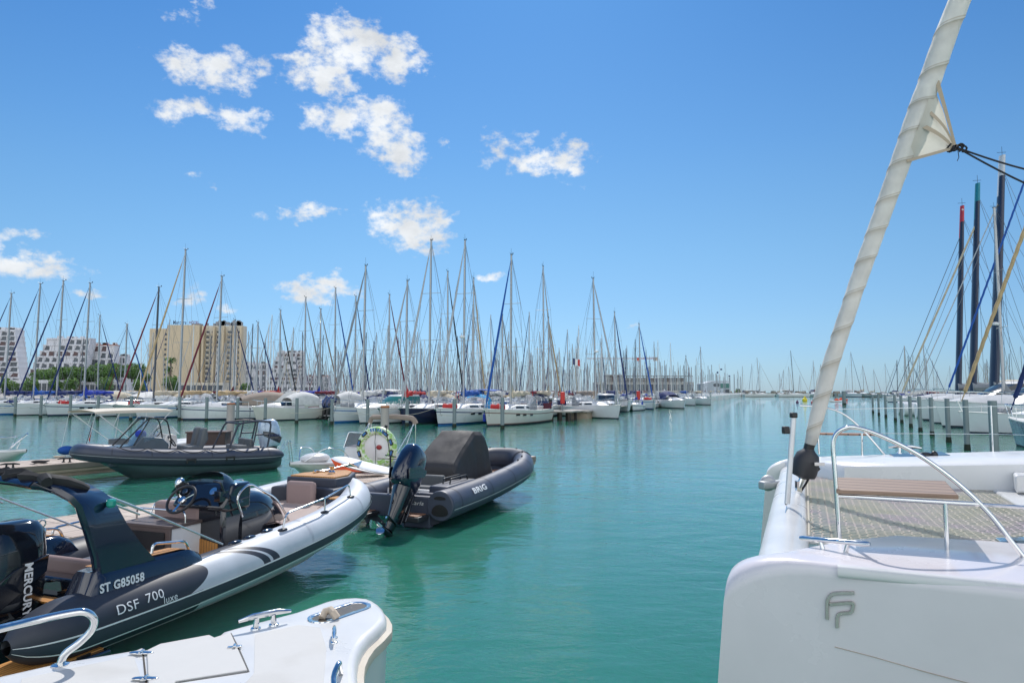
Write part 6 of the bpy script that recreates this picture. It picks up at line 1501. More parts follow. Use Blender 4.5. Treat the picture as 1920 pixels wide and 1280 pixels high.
# heads of the next pontoons
HD = [(1086, 520, 'lgrey', 'taupe', 'w', 'none', 'grey', 69, 11.0, 'white yacht beyond the red lifebuoy post, pale grey hood'),
      (1155, 585, 'navy', 'navy', 'w', 'none', 'navy', 92, 12.5, 'white yacht with two close masts behind a single dark pile'),
      (1201, 607, 'blue', 'navy', 'w', 'blue', 'navy', 104, 13.5, 'white yacht with tall slim mast near the crane'),
      (1288, 668, 'lgrey', 'blue', 'w', 'none', 'grey', 128, 9.5, 'small white yacht with blue mast right of the long low building'),
      (1316, 652, None, 'cream', 'w', 'none', 'grey', 133, 10, 'last white yacht of the left rows beside the harbour office')]
for i, (px, ty, jib, cov, hl, sp_, hood, Y, Lh, lb) in enumerate(HD):
    p = V((at(px, 740, Y=Y).x, Y, 0)); hm = zof(px, ty, Y)
    sail_yacht('sailing_yacht', lb, p - V((-BOWD.y * 0 + math.cos(HEADING + R(28)), math.sin(HEADING + R(28)), 0)) * (Lh * .58), HEADING + R(28 if i else 44), Lh, hm, hl, sp_, cov, jib, hood, None, seed=70 + i, detail=1, stack=i in (1, 2), radar=i == 0)
p = V((at(1128, 740, Y=82).x, 82, 0)); motor_cruiser('motor_cruiser', 'navy-hulled motor cruiser with white cabin beyond the pontoon head', p, HEADING + R(20), 8.5, 'n', 'none', top='hard', arch=False)
p = V((at(1240, 740, Y=112).x, 112, 0)); motor_cruiser('motor_cruiser', 'white motor cruiser with dark canopy in front of the long low building', p, HEADING + R(30), 9, 'w', 'none', top='canvas', topc='navy', arch=True)
# fenders
for px, py in ((909, 783), (928, 777)):
    p = at(px, py, Y=53.2 if px < 915 else 53.6)
    tag(obj('fender', MB().tube([p + V((0, 0, .38)), p + V((0, 0, .30)), p + V((0, 0, .25)), p + V((0, 0, -.25)), p + V((0, 0, -.32))], [.03, .05, .15, .15, .05], 12).tube([p + V((0, 0, .35)), p + V((0, 0, .9))], .012, 4), CV['royal']), 'blue fender hanging on the white yacht, %s' % ('left of the pair' if px < 915 else 'right of the pair'), 'fender')
# piles in front of the near row
def pile(px, ytop, ybot, r_, label, group):
    p = at(px, ybot, 0.); zt = at(px, ytop, Y=p.y).z
    t = thing('mooring_pile', label, 'pile', (p.x, p.y, 0), group=group)
    obj('shaft', MB().tube([(0, 0, -.8), (0, 0, .25), (0, 0, zt)], r_, 12), PILES, t)
    obj('weed_band', MB().tube([(0, 0, -.8), (0, 0, .05), (0, 0, .28)], [r_ + .015, r_ + .02, r_ + .004], 12), mat('weed', (.02, .03, .02), .9), t)
    return t
LP = [(28, 743, 781), (76, 742, 783), (131, 740, 783), (183, 742, 786), (245, 742, 788), (336, 743, 788), (387, 744, 790), (445, 746, 790), (497, 746, 790), (556, 746, 794), (622, 748, 796), (689, 748, 798), (763, 748, 799), (852, 748, 801), (942, 745, 804), (1155, 742, 782)]
lpn = ['leftmost of the grey piles', 'second grey pile from the left', 'third grey pile from the left', 'grey pile before the pale green-grey hull', 'grey pile left of the tan-jib yacht', 'grey pile at the bow of the cream yacht', 'grey pile before the cream yacht', 'grey pile at the stern of the cream yacht', 'grey pile before the navy-striped cruiser', 'grey pile left of the twin outboards', 'grey pile right of the twin outboards', 'grey pile left of the folded bimini', 'grey pile before the navy hull', 'grey pile before the yacht with blue fenders', 'grey pile at the bow of the brown-striped yacht', 'lone dark pile standing past the pontoon head']
for (px, a, b2), lb in zip(LP, lpn): pile(px, a, b2, .135, lb, 'grey mooring piles along the left rows')
RPL = [(1637, 740, 774), (1648, 738, 778), (1661, 740, 782), (1679, 740, 789), (1691, 741, 793), (1708, 742, 801), (1726, 743, 809), (1748, 745, 817), (1779, 747, 829), (1814, 749, 844), (1866, 751, 868)]
for k, (px, a, b2) in enumerate(RPL): pile(px, a, b2, .115 if k < 10 else .15, 'grey pile %s of the receding right-hand row' % ['farthest', 'second farthest', 'third farthest', 'fourth farthest', 'fifth farthest', 'middle', 'fifth nearest', 'fourth nearest', 'third nearest', 'second nearest', 'nearest and thickest'][k], 'grey mooring piles on the right')
for px, a, b2, r_, lb in ((1583, 733, 758, .35, 'dark stub pile by the orange kayaks right of the furled sail'), (1567, 737, 750, .3, 'short dark pile just left of the stub pile'), (1332, 735, 757, .1, 'thin pile at the end of the left rows')): pile(px, a, b2, r_, lb, 'isolated piles in the fairway')
# pontoon head with lifebuoy post
hp = at(1048, 788, 0.); ht = thing('pontoon', 'timber pontoon head with pale deck between two white yachts', 'pontoon', (hp.x + .4, hp.y + 1, 0), HEADING + R(90))
obj('walkway', MB().box((0, -1.0, .82), (3.0, 2.4, .14)).box((0, 16 , .74), (2.2, 32, .12)), CONC, ht, bevel=.02)
for k in (-1.2, -.4, .4, 1.2):
    for y_ in (.1, -2.0): obj('post', MB().box((k, y_, .2), (.22, .22, 1.2)), mat('timber_dark', (.05, .04, .035), .8), ht)
lf = thing('lifebuoy_post', 'red lifebuoy cabinet on the pontoon head', 'lifebuoy post', at(1055, 770, Y=hp.y + .8) * V((1, 1, 0)).length * 0 + V((at(1055, 770, Y=hp.y + .8).x, hp.y + .8, .89)))
obj('pole', MB().tube([(0, 0, 0), (0, 0, 1.2)], .06, 8), PILES, lf); obj('cabinet', MB().box((0, 0, 1.15), (.42, .3, 1.1)), RED, lf, bevel=.08)
coil((hp.x - .8, hp.y + .2, .9), .5, 4, 'heap of tan rope on the pontoon head')
lf2 = thing('lifebuoy_post', 'second red lifebuoy cabinet, farther off beside the navy boom cover', 'lifebuoy post', V((at(1197, 750, Y=95).x, 95, .9)))
obj('pole', MB().tube([(0, 0, 0), (0, 0, 1.2)], .06, 8), PILES, lf2); obj('cabinet', MB().box((0, 0, 1.15), (.5, .3, 1.2)), RED, lf2, bevel=.08)
for k, (X_, Y_) in enumerate(((7, 68), (17, 96), (28, 122))):
    o_ = thing('pontoon', ['second pontoon from the front, running away to the left', 'third pontoon from the front', 'fourth pontoon from the front'][k], 'pontoon', (X_, Y_, 0), HEADING + R(90))
    obj('walkway', MB().box((0, 0, .7), (2.2, 4, .14)), CONC, o_); obj('float', MB().box((0, 0, .3), (1.8, 3.6, .6)), DOCKS, o_)

# ---- the crowd of masts: five prototypes copied along the pontoons behind
def far_proto(k):
    spec = [('w', 'none', 'navy', 'white', 'alu', 10., 14.), ('w', 'blue', 'white', 'navy', 'alu', 11.5, 16.5), ('c', 'none', 'maroon', 'cream', 'alu', 9.2, 12.5), ('w', 'navy', 'royal', 'grey', 'dark', 10.5, 14.5), ('g', 'red', 'cream', 'maroon', 'alu', 8.6, 11.5), ('w', 'none', 'tan', 'lgrey', 'white', 12.5, 18.)][k]
    return sail_yacht('sailing_yacht', 'x', (0, 0, 0), 0., spec[5], spec[6], spec[0], spec[1], spec[2], spec[3], ['navy', 'grey', 'cream', 'royal', 'taupe', 'white'][k], None, spec[4], detail=0, seed=90 + k, stack=k % 2 == 0, mast_s=.56)
PROTO = [far_proto(k) for k in range(6)]; used = [False] * 6
DESC = ['white yacht with navy boom cover', 'blue-striped yacht with white boom cover', 'cream yacht with maroon boom cover', 'navy-striped yacht with dark mast', 'green-grey yacht with red stripe', 'long white yacht with white mast']
def place_far(k, loc, rz, sc, where, grp):
    if used[k]: o = copy_tree(PROTO[k])
    else: o = PROTO[k]; used[k] = True
    o.location = loc; o.rotation_euler = (0, 0, rz); o.scale = (sc, sc, sc * 1.0)
    o['label'] = DESC[k] + ' ' + where; o['category'] = 'sailing yacht'; o['group'] = grp + ', ' + DESC[k].split(' with')[0]
    return o
cnt = 0
rg = random.Random(5)
for fi in range(9):
    hx, hy = 3 + 10.2 * fi * .93, 52 + 27.0 * fi * .93
    zone = ['behind the nearest row', 'on the second pontoon', 'on the third pontoon', 'on the fourth pontoon', 'on the fifth pontoon', 'on the sixth pontoon', 'on the seventh pontoon', 'on the eighth pontoon', 'on the farthest pontoon'][fi]
    for side in (0, 1):
        if fi < 2 or fi > 5: continue
        s_ = 2.0 if fi < 3 else 3
        while True:
            base = V((hx, hy, 0)) + ROWD * s_ + BOWD * (9.5 if side == 0 else -9.5) * .5
            px = 960 + FPX * base.x / base.y
            lim = 170 if fi < 3 else (430 if fi < 6 else 600)
            if px < lim: break
            if rg.random() < .93:
                k = rg.choice([0, 0, 1, 1, 2, 3, 4, 5]); sc = rg.uniform(.80, 1.04) * lerp(.66, 1., clamp(s_ / 32))
                place_far(k, base + BOWD * rg.uniform(-.8, .8), (HEADING if side == 0 else HEADING + math.pi) + R(rg.uniform(-3, 3)), sc, zone + (', bow this way' if side == 0 else ', bow away'), 'yachts moored ' + zone)
                cnt += 1
            s_ += rg.uniform(4.2, 5.6) * (1 if fi < 4 else 1.12)
# the farthest pontoons read as one forest of masts
fm = MB()
for fi in range(6, 13):
    hx, hy = 3 + 9.5 * fi, 52 + 24. * fi
    for side in (0, 1):
        s_ = 3.
        while True:
            base = V((hx, hy, 0)) + ROWD * s_ + BOWD * (5 if side else -5); px = 960 + FPX * base.x / base.y
            if px < 560: break
            k_ = rg.uniform(.75, 1.1) * lerp(.7, 1, clamp(s_ / 30)); L_ = 10 * k_; H_ = 13.5 * k_; d_ = BOWD * (1 if side else -1); n2 = V((-d_.y, d_.x, 0))
            b0_, b1_ = base - d_ * L_ * .45, base + d_ * L_ * .55
            fm.add([b0_ + n2 * 1.2, b0_ - n2 * 1.2, base - n2 * 1.6, b1_, base + n2 * 1.6] + [p + V((0, 0, 1.15)) for p in (b0_ + n2 * 1.3, b0_ - n2 * 1.3, base - n2 * 1.7, b1_ + d_ * .3, base + n2 * 1.7)], [(5, 6, 7, 8, 9), (0, 1, 6, 5), (1, 2, 7, 6), (2, 3, 8, 7), (3, 4, 9, 8), (4, 0, 5, 9)], 0)
            fm.box(base + V((0, 0, 1.3)), (2, 2, .5), m=0); tl = V((rg.uniform(-.2, .2), 0, H_))
            fm.tube([base + V((0, 0, 1)), base + tl], .10, 4, m=1); (fm.tube([b1_ + V((0, 0, 1.3)), base + tl * .95], .05, 3, m=rg.choice([2, 3, 1, 4])) if rg.random() < .3 else None); fm.tube([base + V((0, 0, 2.4)), base - d_ * 3.6 + V((0, 0, 2.4))], .18, 5, m=rg.choice([2, 3, 5, 5]))
            s_ += rg.uniform(5.0, 7.6)
fo = obj('distant_yachts', fm, [HULLW, ALU, CV['navy'], CV['maroon'], CV['grey'], CV['cream']], smooth=False); tag(fo, 'distant crowd of yacht masts beyond the pontoons', 'yachts'); fo['kind'] = 'stuff'
# far breakwater row and right-hand basin
for i in range(34):
    px = lerp(1345, 1925, i / 33) + rg.uniform(-6, 6); Y = lerp(330, 250, i / 33) + rg.uniform(-12, 12)
    k = rg.choice([0, 1, 2, 3, 4]); place_far(k, (at(px, 740, Y=Y).x, Y, 0), R(rg.choice([80, 95, 260, 275]) + rg.uniform(-12, 12)), rg.uniform(.85, 1.2), 'moored along the far breakwater', 'yachts moored along the far breakwater'); cnt += 1
for i in range(16):
    px = lerp(1655, 1915, i / 15) + rg.uniform(-8, 8); Y = rg.uniform(150, 210)
    k = rg.choice([0, 1, 2, 3, 4]); place_far(k, (at(px, 740, Y=Y).x, Y, 0), R(rg.choice([160, 340]) + rg.uniform(-12, 12)), rg.uniform(.7, .95), 'in the right-hand basin behind the piles', 'yachts in the right-hand basin'); cnt += 1
for px, ty, Y, mc, lb in ((1412, 670, 300, 'alu', 'white catamaran yacht with a raked pale mast at the far breakwater'), (1476, 657, 290, 'dark', 'white catamaran yacht with a raked dark mast and grey boom cover far off')):
    p = V((at(px, 740, Y=Y).x, Y, 0)); sail_yacht('sailing_yacht', lb, p + V((-4, 0, 0)), R(2), 14, zof(px, ty, Y), 'w', 'none', 'grey', 'lgrey', 'white', 'white', mc, detail=0, seed=33, rake=.05, mast_s=.5)
print('far yachts', cnt)
# ---------------------------------------------------------------- right-hand basin: yachts behind the piles, dark racing masts
RH = math.atan2(.30, -.954)
def rb(px, Y): return V((at(px, 745, Y=Y).x, Y, 0))
cr1 = motor_cruiser('motor_cruiser', 'long white motor yacht with raked dark windows behind the right-hand piles', rb(1770, 62) + V((12, -4, 0)), RH, 13, 'w', 'none', top='hard', arch=True)
cr2 = motor_cruiser('motor_cruiser', 'white flybridge motor yacht at the right edge of the basin', rb(1850, 50) + V((11, -3.5, 0)), RH, 13, 'w', 'none', top='hard', arch=False)
cr3 = motor_cruiser('motor_cruiser', 'white motor yacht with cream canopy under the dark masts', rb(1720, 78) + V((12, -4, 0)), RH, 12, 'w', 'navy', top='canvas', topc='cream', arch=True)
for c_ in (cr1, cr2, cr3): c_.scale = (1.15, 1.2, 1.5)
def racing(px0, py0, px1, py1, Y, r0, tipm, label, seed, foot=1690, sr=.03, sf=.93, sm_='wire'):
    b_ = at(px0, py0, Y=Y); tp = at(px1, py1, Y=Y)
    t = thing('racing_trimaran', label, 'trimaran', (b_.x, Y, 0))
    M1 = mat('carbon_navy', (.012, .022, .055), .3, var=.15, scale=.6, coat=.3)
    zt = tp.z; zz = 1.3
    dx = (tp.x - b_.x)
    def q(k): return V((b_.x + dx * (k if True else 0), Y, lerp(zz, zt, k)))
    mb = MB(); rows_ = []
    for i in range(13):
        k = i / 12; r_ = r0 * (1 - .35 * k ** 2); c_ = q(k); rows_.append([c_ + V((r_ * math.cos(a), r_ * 1.9 * math.sin(a), 0)) for a in [2 * math.pi * j / 12 for j in range(12)]])
    kt = [.0, .86, .93, 1.0]
    ms_ = obj('wing_mast', MB().grid(rows_, closed=True, cap=True, mrow=lambda i, j: (1 if i >= 10 and (i > 10 or j < 6) else 0)), [M1, tipm], t, world=True, ang=60)
    g = MB(); g.tube([q(1), q(1) + V((0, 0, .9))], .02, 4).tube([q(1) + V((-.5, 0, .3)), q(1) + V((.4, 0, .35))], .02, 4); obj('masthead_gear', g, BLACKP, ms_, world=True)
    hb_ = V((-.954, .30, 0)); stg = MB()
    ft_ = at(foot, 738, Y=Y + 3); obj('furled_jib', MB().tube([q(sf), q(sf).lerp(ft_, .03), q(sf).lerp(ft_, .97), ft_], [.03, sr, sr, .03], 8), CV[sm_] if sm_ != 'wire' else WIRE, t, world=True)
    stg.tube([q(.80), ft_.lerp(V((b_.x, Y, 1.6)), .12)], .022, 4)
    for sg in (-1, 1):
        sd = V((.30, .954, 0)) * sg
        stg.tube([q(.78), V((b_.x, Y, 1.2)) + sd * 6 - hb_ * 3], .022, 4); stg.tube([q(.95), V((b_.x, Y, 1.2)) + sd * 3 - hb_ * 8], .022, 4)
    obj('rigging', stg, WIRE, t, world=True)
    rows_ = []
    Lt = (V((ft_.x, ft_.y, 0)) - V((b_.x, Y, 0))).length
    for cy, L_, r_ in ((0, 12, .9),):
        for i in range(11):
            s_ = i / 10; c_ = V((b_.x, Y, .75)) + hb_ * lerp(-7, Lt, s_); w_ = r_ * math.sin(math.pi * min(.12 + .88 * (1 - s_), 1)) ** .5 if s_ > .3 else r_ * .9
            nrm = V((.30, .954, 0)); rows_.append([c_ + nrm * (w_ * math.cos(a)) + V((0, 0, (.85 if math.sin(a) > 0 else 1.0) * math.sin(a) * .8)) for a in [2 * math.pi * j / 12 for j in range(12)]])
    obj('hull', MB().grid(rows_, closed=True, cap=True), HULLW, t, world=True, ang=50)
    bmm = V((b_.x, Y, 3.0)); obj('boom_cover', lumpy(MB(), bmm, bmm - hb_ * 8 + V((0, 0, .2)), .55, .25, 12, 1), CV['grey'], t, world=True)
    return t
TEAL = mat('mast_teal', (.01, .20, .26), .4); REDT = mat('mast_red', (.45, .03, .05), .4); WHT = mat('mast_white', (.55, .56, .60), .4)
tr1 = racing(1795, 726, 1804, 386, 78, .25, REDT, 'racing trimaran with navy mast tipped red and white', 1, 1680, .035, .86)
racing(1822, 726, 1833, 344, 72, .27, TEAL, 'racing trimaran with navy mast tipped teal', 2, 1690, .10, .82, 'cream')
racing(1861, 726, 1879, 292, 66, .31, WHT, 'racing trimaran with the tallest navy mast, tipped white', 3, 1712, .05, .83, 'lgrey')
b_ = at(1805, 393, Y=77.3); obj('cross_mark', MB().box(b_, (.22, .02, .07)).box(b_, (.07, .02, .22)), LET, tr1, world=True)
b_ = at(1802, 410, Y=77.3)
# single grey mast with radar, belonging to a yacht partly outside the frame
gy = sail_yacht('sailing_yacht', 'grey-masted white yacht with a radar dome at the right edge', rb(1917, 55) + V((-6.4, 2.0, 0)) * -1 + V((-.5, 0, 0)), RH, 13, zof(1907, 388, 55), 'w', 'none', 'grey', None, 'grey', None, seed=210, detail=1, radar=True, rake=-.0)
# headstays of yachts whose masts stand outside the frame: mast, hull and stay are built where they stand
def big_headstay(foot, top, Y, r_, canvas, label, seed, Lb_=12.5, hull='w'):
    f_ = at(*foot, Y=Y); tp = at(*top, Y=Y - 1.2)
    d_ = tp - f_; mx_z = 22.; k = (mx_z - f_.z) / d_.z; head = f_ + d_ * k
    t = thing('sailing_yacht', label, 'sailing yacht', (f_.x, Y, 0))
    n_ = 60; pts = [f_.lerp(head, i / n_) for i in range(n_ + 1)]
    rows_ = []
    ax = d_.normalized(); e1 = V((0, 1, 0)) - ax * ax.y; e1.normalize(); e2 = ax.cross(e1)
    Ls = (head - f_).length; NS_ = 220
    for i in range(NS_):
        q = i / (NS_ - 1); c_ = f_.lerp(head, q); rr = r_ * (1 if .03 < q < .97 else .3); rows_.append([c_ + (e1 * math.cos(a) + e2 * math.sin(a)) * rr * (1 + .10 * math.sin(a + q * Ls / .8 * 2 * math.pi)) for a in [2 * math.pi * j / 10 for j in range(10)]])
    obj('furled_jib', MB().grid(rows_, closed=True, cap=True), CV[canvas], t, world=True, ang=60)
    hd = V((d_.x, d_.y, 0)).normalized(); mb_ = V((head.x, head.y, 1.4))
    ms_ = obj('mast', MB().tube([mb_, V((head.x, head.y, mx_z + .3))], .13, 10), ALU, t, world=True)
    sx = V((-hd.y, hd.x, 0))
    rig = MB(); stern = V((f_.x, f_.y, 1.5)) + hd * Lb_
    rig.tube([head, stern], .02, 4)
    for sg in (-1, 1): rig.tube([head, mb_ + sx * 2 * sg], .02, 4)
    obj('rigging', rig, WIRE, t, world=True)
    hl = sail_yacht('hull_group', label, V((f_.x, f_.y, 0)) + hd * (Lb_ - .2), math.atan2(-hd.y, -hd.x), Lb_, 10, 'n' if hull == 'n' else ('c' if hull == 'c' else 'w'), {1: 'none', 2: 'navy', 5: 'none'}.get(seed, 'none'), hood='cream' if seed == 1 else 'grey', rigged=False, detail=1)
    for ch in list(hl.children): ch.parent = t; ch.matrix_parent_inverse = wmat(t).inverted() @ wmat(hl)
    bpy.data.objects.remove(hl)
    bm0 = mb_ + V((0, 0, 1.2)); obj('boom', lumpy(MB().tube([bm0, bm0 + hd * 5], .09, 6), bm0 + V((0, 0, .2)), bm0 + hd * 5 + V((0, 0, .25)), .28, .16, 10, seed), CV['cream'], t, world=True)
    return t
big_headstay((1803, 752), (1925, 420), 44, .115, 'tan', 'white yacht whose thick tan furled headsail crosses the dark masts', 1)
big_headstay((1775, 738), (1899, 400), 60, .085, 'blue', 'white yacht with a long bright blue furled headsail before the dark masts', 2)
big_headstay((1896, 768), (1926, 680), 34, .11, 'navy', 'yacht with a navy headsail at the right edge above the dark hull', 5, hull='n')
# ---------------------------------------------------------------- land, breakwater, buildings, trees
qu = MB(); qu.extrude([V(p) for p in ((-420, 150, 0), (-95, 135, 0), (-66, 158, 0), (-60, 250, 0), (-40, 330, 0), (60, 380, 0), (130, 385, 0), (130, 900, 0), (-900, 900, 0), (-900, 150, 0))], (0, 0, 1.2))
struct('quay', qu, CONC)
def rocks(pts, w, h, seed, name):
    rg_ = random.Random(seed); mb = MB()
    for a, b in zip(pts[:-1], pts[1:]):
        a, b = V(a), V(b); n_ = int((b - a).length / 2.2)
        for i in range(n_):
            c = a.lerp(b, i / n_) + V((rg_.uniform(-1, 1), rg_.uniform(-w, w), 0)); r_ = rg_.uniform(.9, 1.9)
            z = h * (1 - abs(rg_.uniform(-1, 1)) ** 1.5) * rg_.uniform(.5, 1)
            vs = [c + V((r_ * sx * rg_.uniform(.6, 1), r_ * sy * rg_.uniform(.6, 1), z + r_ * .7 * sz * rg_.uniform(.5, 1))) for sz in (-1, 1) for sx, sy in ((-1, -1), (1, -1), (1, 1), (-1, 1))]
            mb.add(vs, [(3, 2, 1, 0), (4, 5, 6, 7), (0, 1, 5, 4), (1, 2, 6, 5), (2, 3, 7, 6), (3, 0, 4, 7)])
    bse = [V((*p[:2], 0)) for p in pts]
    mb.extrude([p + V((0, -w * .6, -.3)) for p in bse] + [p + V((0, w, -.3)) for p in bse[::-1]], (0, 0, h * .8))
    o = obj(name, mb, STONE, smooth=False); o['kind'] = 'structure'; return o
rocks([(60, 395, 0), (130, 372, 0), (180, 345, 0), (240, 300, 0), (290, 262, 0), (420, 250, 0)], 3, 2.2, 3, 'breakwater')

def wall_window_mat(): return mat('window_dark', (.07, .085, .10), .25, var=.4, scale=.4)
WD = wall_window_mat()
YW = mat('wall_ochre', (.55, .46, .32), .9, var=.06, scale=.15, dirt=.08)
PW = mat('wall_pale', (.55, .51, .42), .9, var=.06, scale=.15, dirt=.08)
WW = mat('wall_white_hazed', (.60, .61, .64), .85, var=.06, scale=.2, dirt=.1)  # bluish grey: haze of distance put into the base colour
TILE = mat('terracotta', (.36, .14, .09), .85, var=.2, scale=.5)
# hotel
YH = 390.
def hx(px): return (px - 960) / FPX * YH
def hz(py): return at(960, py, Y=YH).z
ho = thing('hotel', 'ten-storey ochre hotel slab with rounded balconies and a rooftop sign', 'hotel', (hx(360), YH, 1.2))
obj('wall', MB().box(((hx(311) + hx(372)) / 2, YH + 4, (1.2 + hz(609)) / 2), (hx(372) - hx(311), 8, hz(609) - 1.2)), YW, ho, world=True)
obj('wall', MB().box(((hx(273) + hx(311)) / 2, YH + 6, (1.2 + hz(615)) / 2), (hx(311) - hx(273), 6, hz(615) - 1.2)), YW, ho, world=True)
obj('wall', MB().box(((hx(372) + hx(453)) / 2, YH + 4.5, (1.2 + hz(610)) / 2), (hx(450) - hx(372), 6, hz(610) - 1.2)), PW, ho, world=True)
nf = 11; z0_, z1_ = 6., hz(616)
dv = MB()
for c_ in (380, 400, 418, 437, 451): dv.box((hx(c_), YH + .2, (1.2 + hz(612)) / 2), (1.0, 3.0, hz(612) - 1.2))
obj('pier', dv, YW, ho, world=True)
for ci, cx in enumerate((386, 396, 406, 426, 432, 446)):
    for f_ in range(nf):
        w_ = MB(); bl_ = MB()
        z = lerp(z0_, z1_ - 2.2, f_ / (nf - 1)); x = hx(cx)
        w_.box((x, YH + 1.45, z), (1.7, .2, 1.9)); bl_.extrude([V((x + 1.25 * math.cos(a), YH + 1.5 - 1.3 * math.sin(a), z - 1.35)) for a in [math.pi * k / 8 for k in range(9)]], (0, 0, .95))
        bo_ = obj('balcony', bl_, YW if ci % 2 else PW, ho, world=True); obj('window', w_, WD, bo_, world=True)
sw_ = MB()
for f_ in range(nf): sw_.box((hx(304), YH + 2.9, lerp(z0_, z1_ - 3, f_ / (nf - 1))), (1.1, .2, 1.3))
obj('window', sw_, WD, ho, world=True)
rf = MB(); rg_ = random.Random(2)
for k in range(20): x = hx(rg_.uniform(376, 446)); rf.box((x, YH + 5, hz(609) + rg_.uniform(.4, 1.8)), (rg_.uniform(.4, 2.2), 1.5, rg_.uniform(1.5, 3.4)))
rf.box((hx(360), YH + 5, hz(609) + .5), (5, 4, 1.2)); obj('roof_plant', rf, mat('roof_grey', (.25, .26, .28), .6), ho, world=True)
text('sign', 'Mercure', 3.4, lambda u_, v_: V((hx(322) + u_, YH - .1, hz(609) + .2 + v_)), LETB, ho, width=hx(347) - hx(322), world=True, cut=0, bold=.04)
text('sign', 'HÔTEL', 2.0, lambda u_, v_: V((hx(352) + u_, YH - .1, hz(608) + .3 + v_)), LETP, ho, width=hx(371) - hx(352), world=True, cut=0, bold=.06)

def terraced(px0, px1, pytop, Y, storeys, label, step=.9, tile=False, seed=1, prof=None):
    """white terraced block: every storey set back, with arched loggias"""
    rg_ = random.Random(seed); X0, X1 = (px0 - 960) / FPX * Y, (px1 - 960) / FPX * Y; H_ = at(960, pytop, Y=Y).z - 1.2
    t = thing('apartment_block', label, 'apartment block', ((X0 + X1) / 2, Y, 1.2)); fh = H_ / storeys
    for s_ in range(storeys):
        k = s_ / storeys; ins0, ins1 = (prof or (lambda q: (q * .30, q * .30)))(k); a, b = lerp(X0, X1, ins0), lerp(X0, X1, 1 - ins1); yf = Y + 1.2 * s_; z = 1.2 + fh * s_
        st_o = t; obj('storey', MB().box(((a + b) / 2, yf + 3, z + fh / 2 + .002), (b - a, 6, fh - .05)), WW, t, world=True)
        n_ = max(3, int((b - a) / 4.2)); st_ = (b - a) / n_
        for i in range(n_):
            x = a + st_ * (i + .5); 
            w_ = MB(); p_ = MB()
            if rg_.random() < .92: w_.extrude([V((x - st_ * .36, yf - .02, z + fh * .12)), V((x + st_ * .34, yf - .02, z + fh * .12)), V((x + st_ * .36, yf - .02, z + fh * rg_.uniform(.62, .86))), V((x - st_ * rg_.uniform(.05, .3), yf - .02, z + fh * .86))], (0, .3, 0))
            p_.beam(V((x - st_ * .5, yf - .25, z + fh * .95)), V((x + st_ * .5, yf - .25, z + fh * (.95 if i % 2 else .9))), .5, fh * .12)
            p_.beam(V((x - st_ * .45, yf - .2, z)), V((x - st_ * .3, yf - .2, z + fh)), .35, .35)
            bo_ = obj('balcony', p_, WW, st_o, world=True)
            if w_.v: obj('window', w_, WD if s_ % 3 else mat('window_brown', (.10, .06, .06), .5, var=.4), bo_, world=True)
    k = (storeys - 1) / storeys; ins0, ins1 = (prof or (lambda q: (q * .30, q * .30)))(k); a, b = lerp(X0, X1, ins0), lerp(X0, X1, 1 - ins1)
    z = 1.2 + H_
    obj('roof', MB().box(((a + b) / 2, Y + 1.2 * storeys + 2, z + .3), (b - a, 6, .6)), TILE if tile else WW, t, world=True)
    rp_ = MB()
    for i in range(9): rp_.box((lerp(a, b, rg_.random()), Y + 1.2 * storeys + 3, z + 1.), (rg_.uniform(1, 3), 2, rg_.uniform(1, 2.2)))
    obj('chimney', rp_, WW, t, world=True)
    return t
terraced(-60, 42, 615, 300, 12, 'white pyramid block cut by the left edge', prof=lambda q: (q * .02, q * .62), seed=1)
terraced(38, 152, 633, 410, 9, 'wide white terraced block with pink roof rail behind the pines', prof=lambda q: (q * .26, q * .04), seed=2)
terraced(146, 214, 646, 420, 7, 'smaller white block with terracotta roof right of the wide one', tile=True, prof=lambda q: (q * .02, q * .24), seed=3)
terraced(205, 245, 668, 430, 5, 'low white block at the right end of the terraced group', prof=lambda q: (q * .2, q * .6), seed=4)
terraced(452, 500, 682, 520, 5, 'low white apartment block just right of the hotel', prof=lambda q: (q * .05, q * .1), seed=5)
terraced(494, 574, 660, 500, 10, 'white pyramid block standing right of the hotel', prof=lambda q: (q * .22, q * .24), seed=6)
terraced(572, 618, 706, 520, 3, 'low white block with red awnings right of the pyramid block', tile=True, prof=lambda q: (0, q * .1), seed=7)
# harbour buildings on the right of the masts
def blockb(name, label, cat, px0, px1, py0, py1, Y, wm_, depth=10, storeys=1, nwin=10, group=None):
    X0, X1 = (px0 - 960) / FPX * Y, (px1 - 960) / FPX * Y; z0, z1 = 1.0, at(960, py0, Y=Y).z
    t = thing(name, label, cat, ((X0 + X1) / 2, Y, 1.0)); obj('wall', MB().box(((X0 + X1) / 2, Y + depth / 2, (z0 + z1) / 2), (X1 - X0, depth, z1 - z0)), wm_, t, world=True)
    fh = (z1 - z0) / storeys
    for s_ in range(storeys):
        for i in range(nwin):
            x = lerp(X0, X1, (i + .5) / nwin); obj('window', MB().box((x, Y - .05, z0 + fh * (s_ + .55)), ((X1 - X0) / nwin * .72, .2, fh * .5)), WD, t, world=True)
    return t, X0, X1, z1
hb1, X0, X1, z1 = blockb('harbour_building', 'long low harbour building with roof pergola under the crane', 'building', 1118, 1300, 716, 738, 330, mat('wall_beige', (.40, .38, .35), .9), 14, 1, 22)
obj('upper_storey', MB().box((lerp(X0, X1, .55), 336, z1 + 1.1), ((X1 - X0) * .72, 8, 2.0)), mat('wall_beige2', (.30, .29, .28), .9), hb1, world=True)
pg = MB()
for k in range(26): pg.box((lerp(X0, X1, .1 + .88 * k / 25), 330.5, z1 + 1.4), (.18, .18, 2.8))
pg.box((lerp(X0, X1, .54), 331, z1 + 2.9), ((X1 - X0) * .90, 3, .25)); obj('pergola', pg, mat('timber_brown', (.13, .09, .07), .8), hb1, world=True)
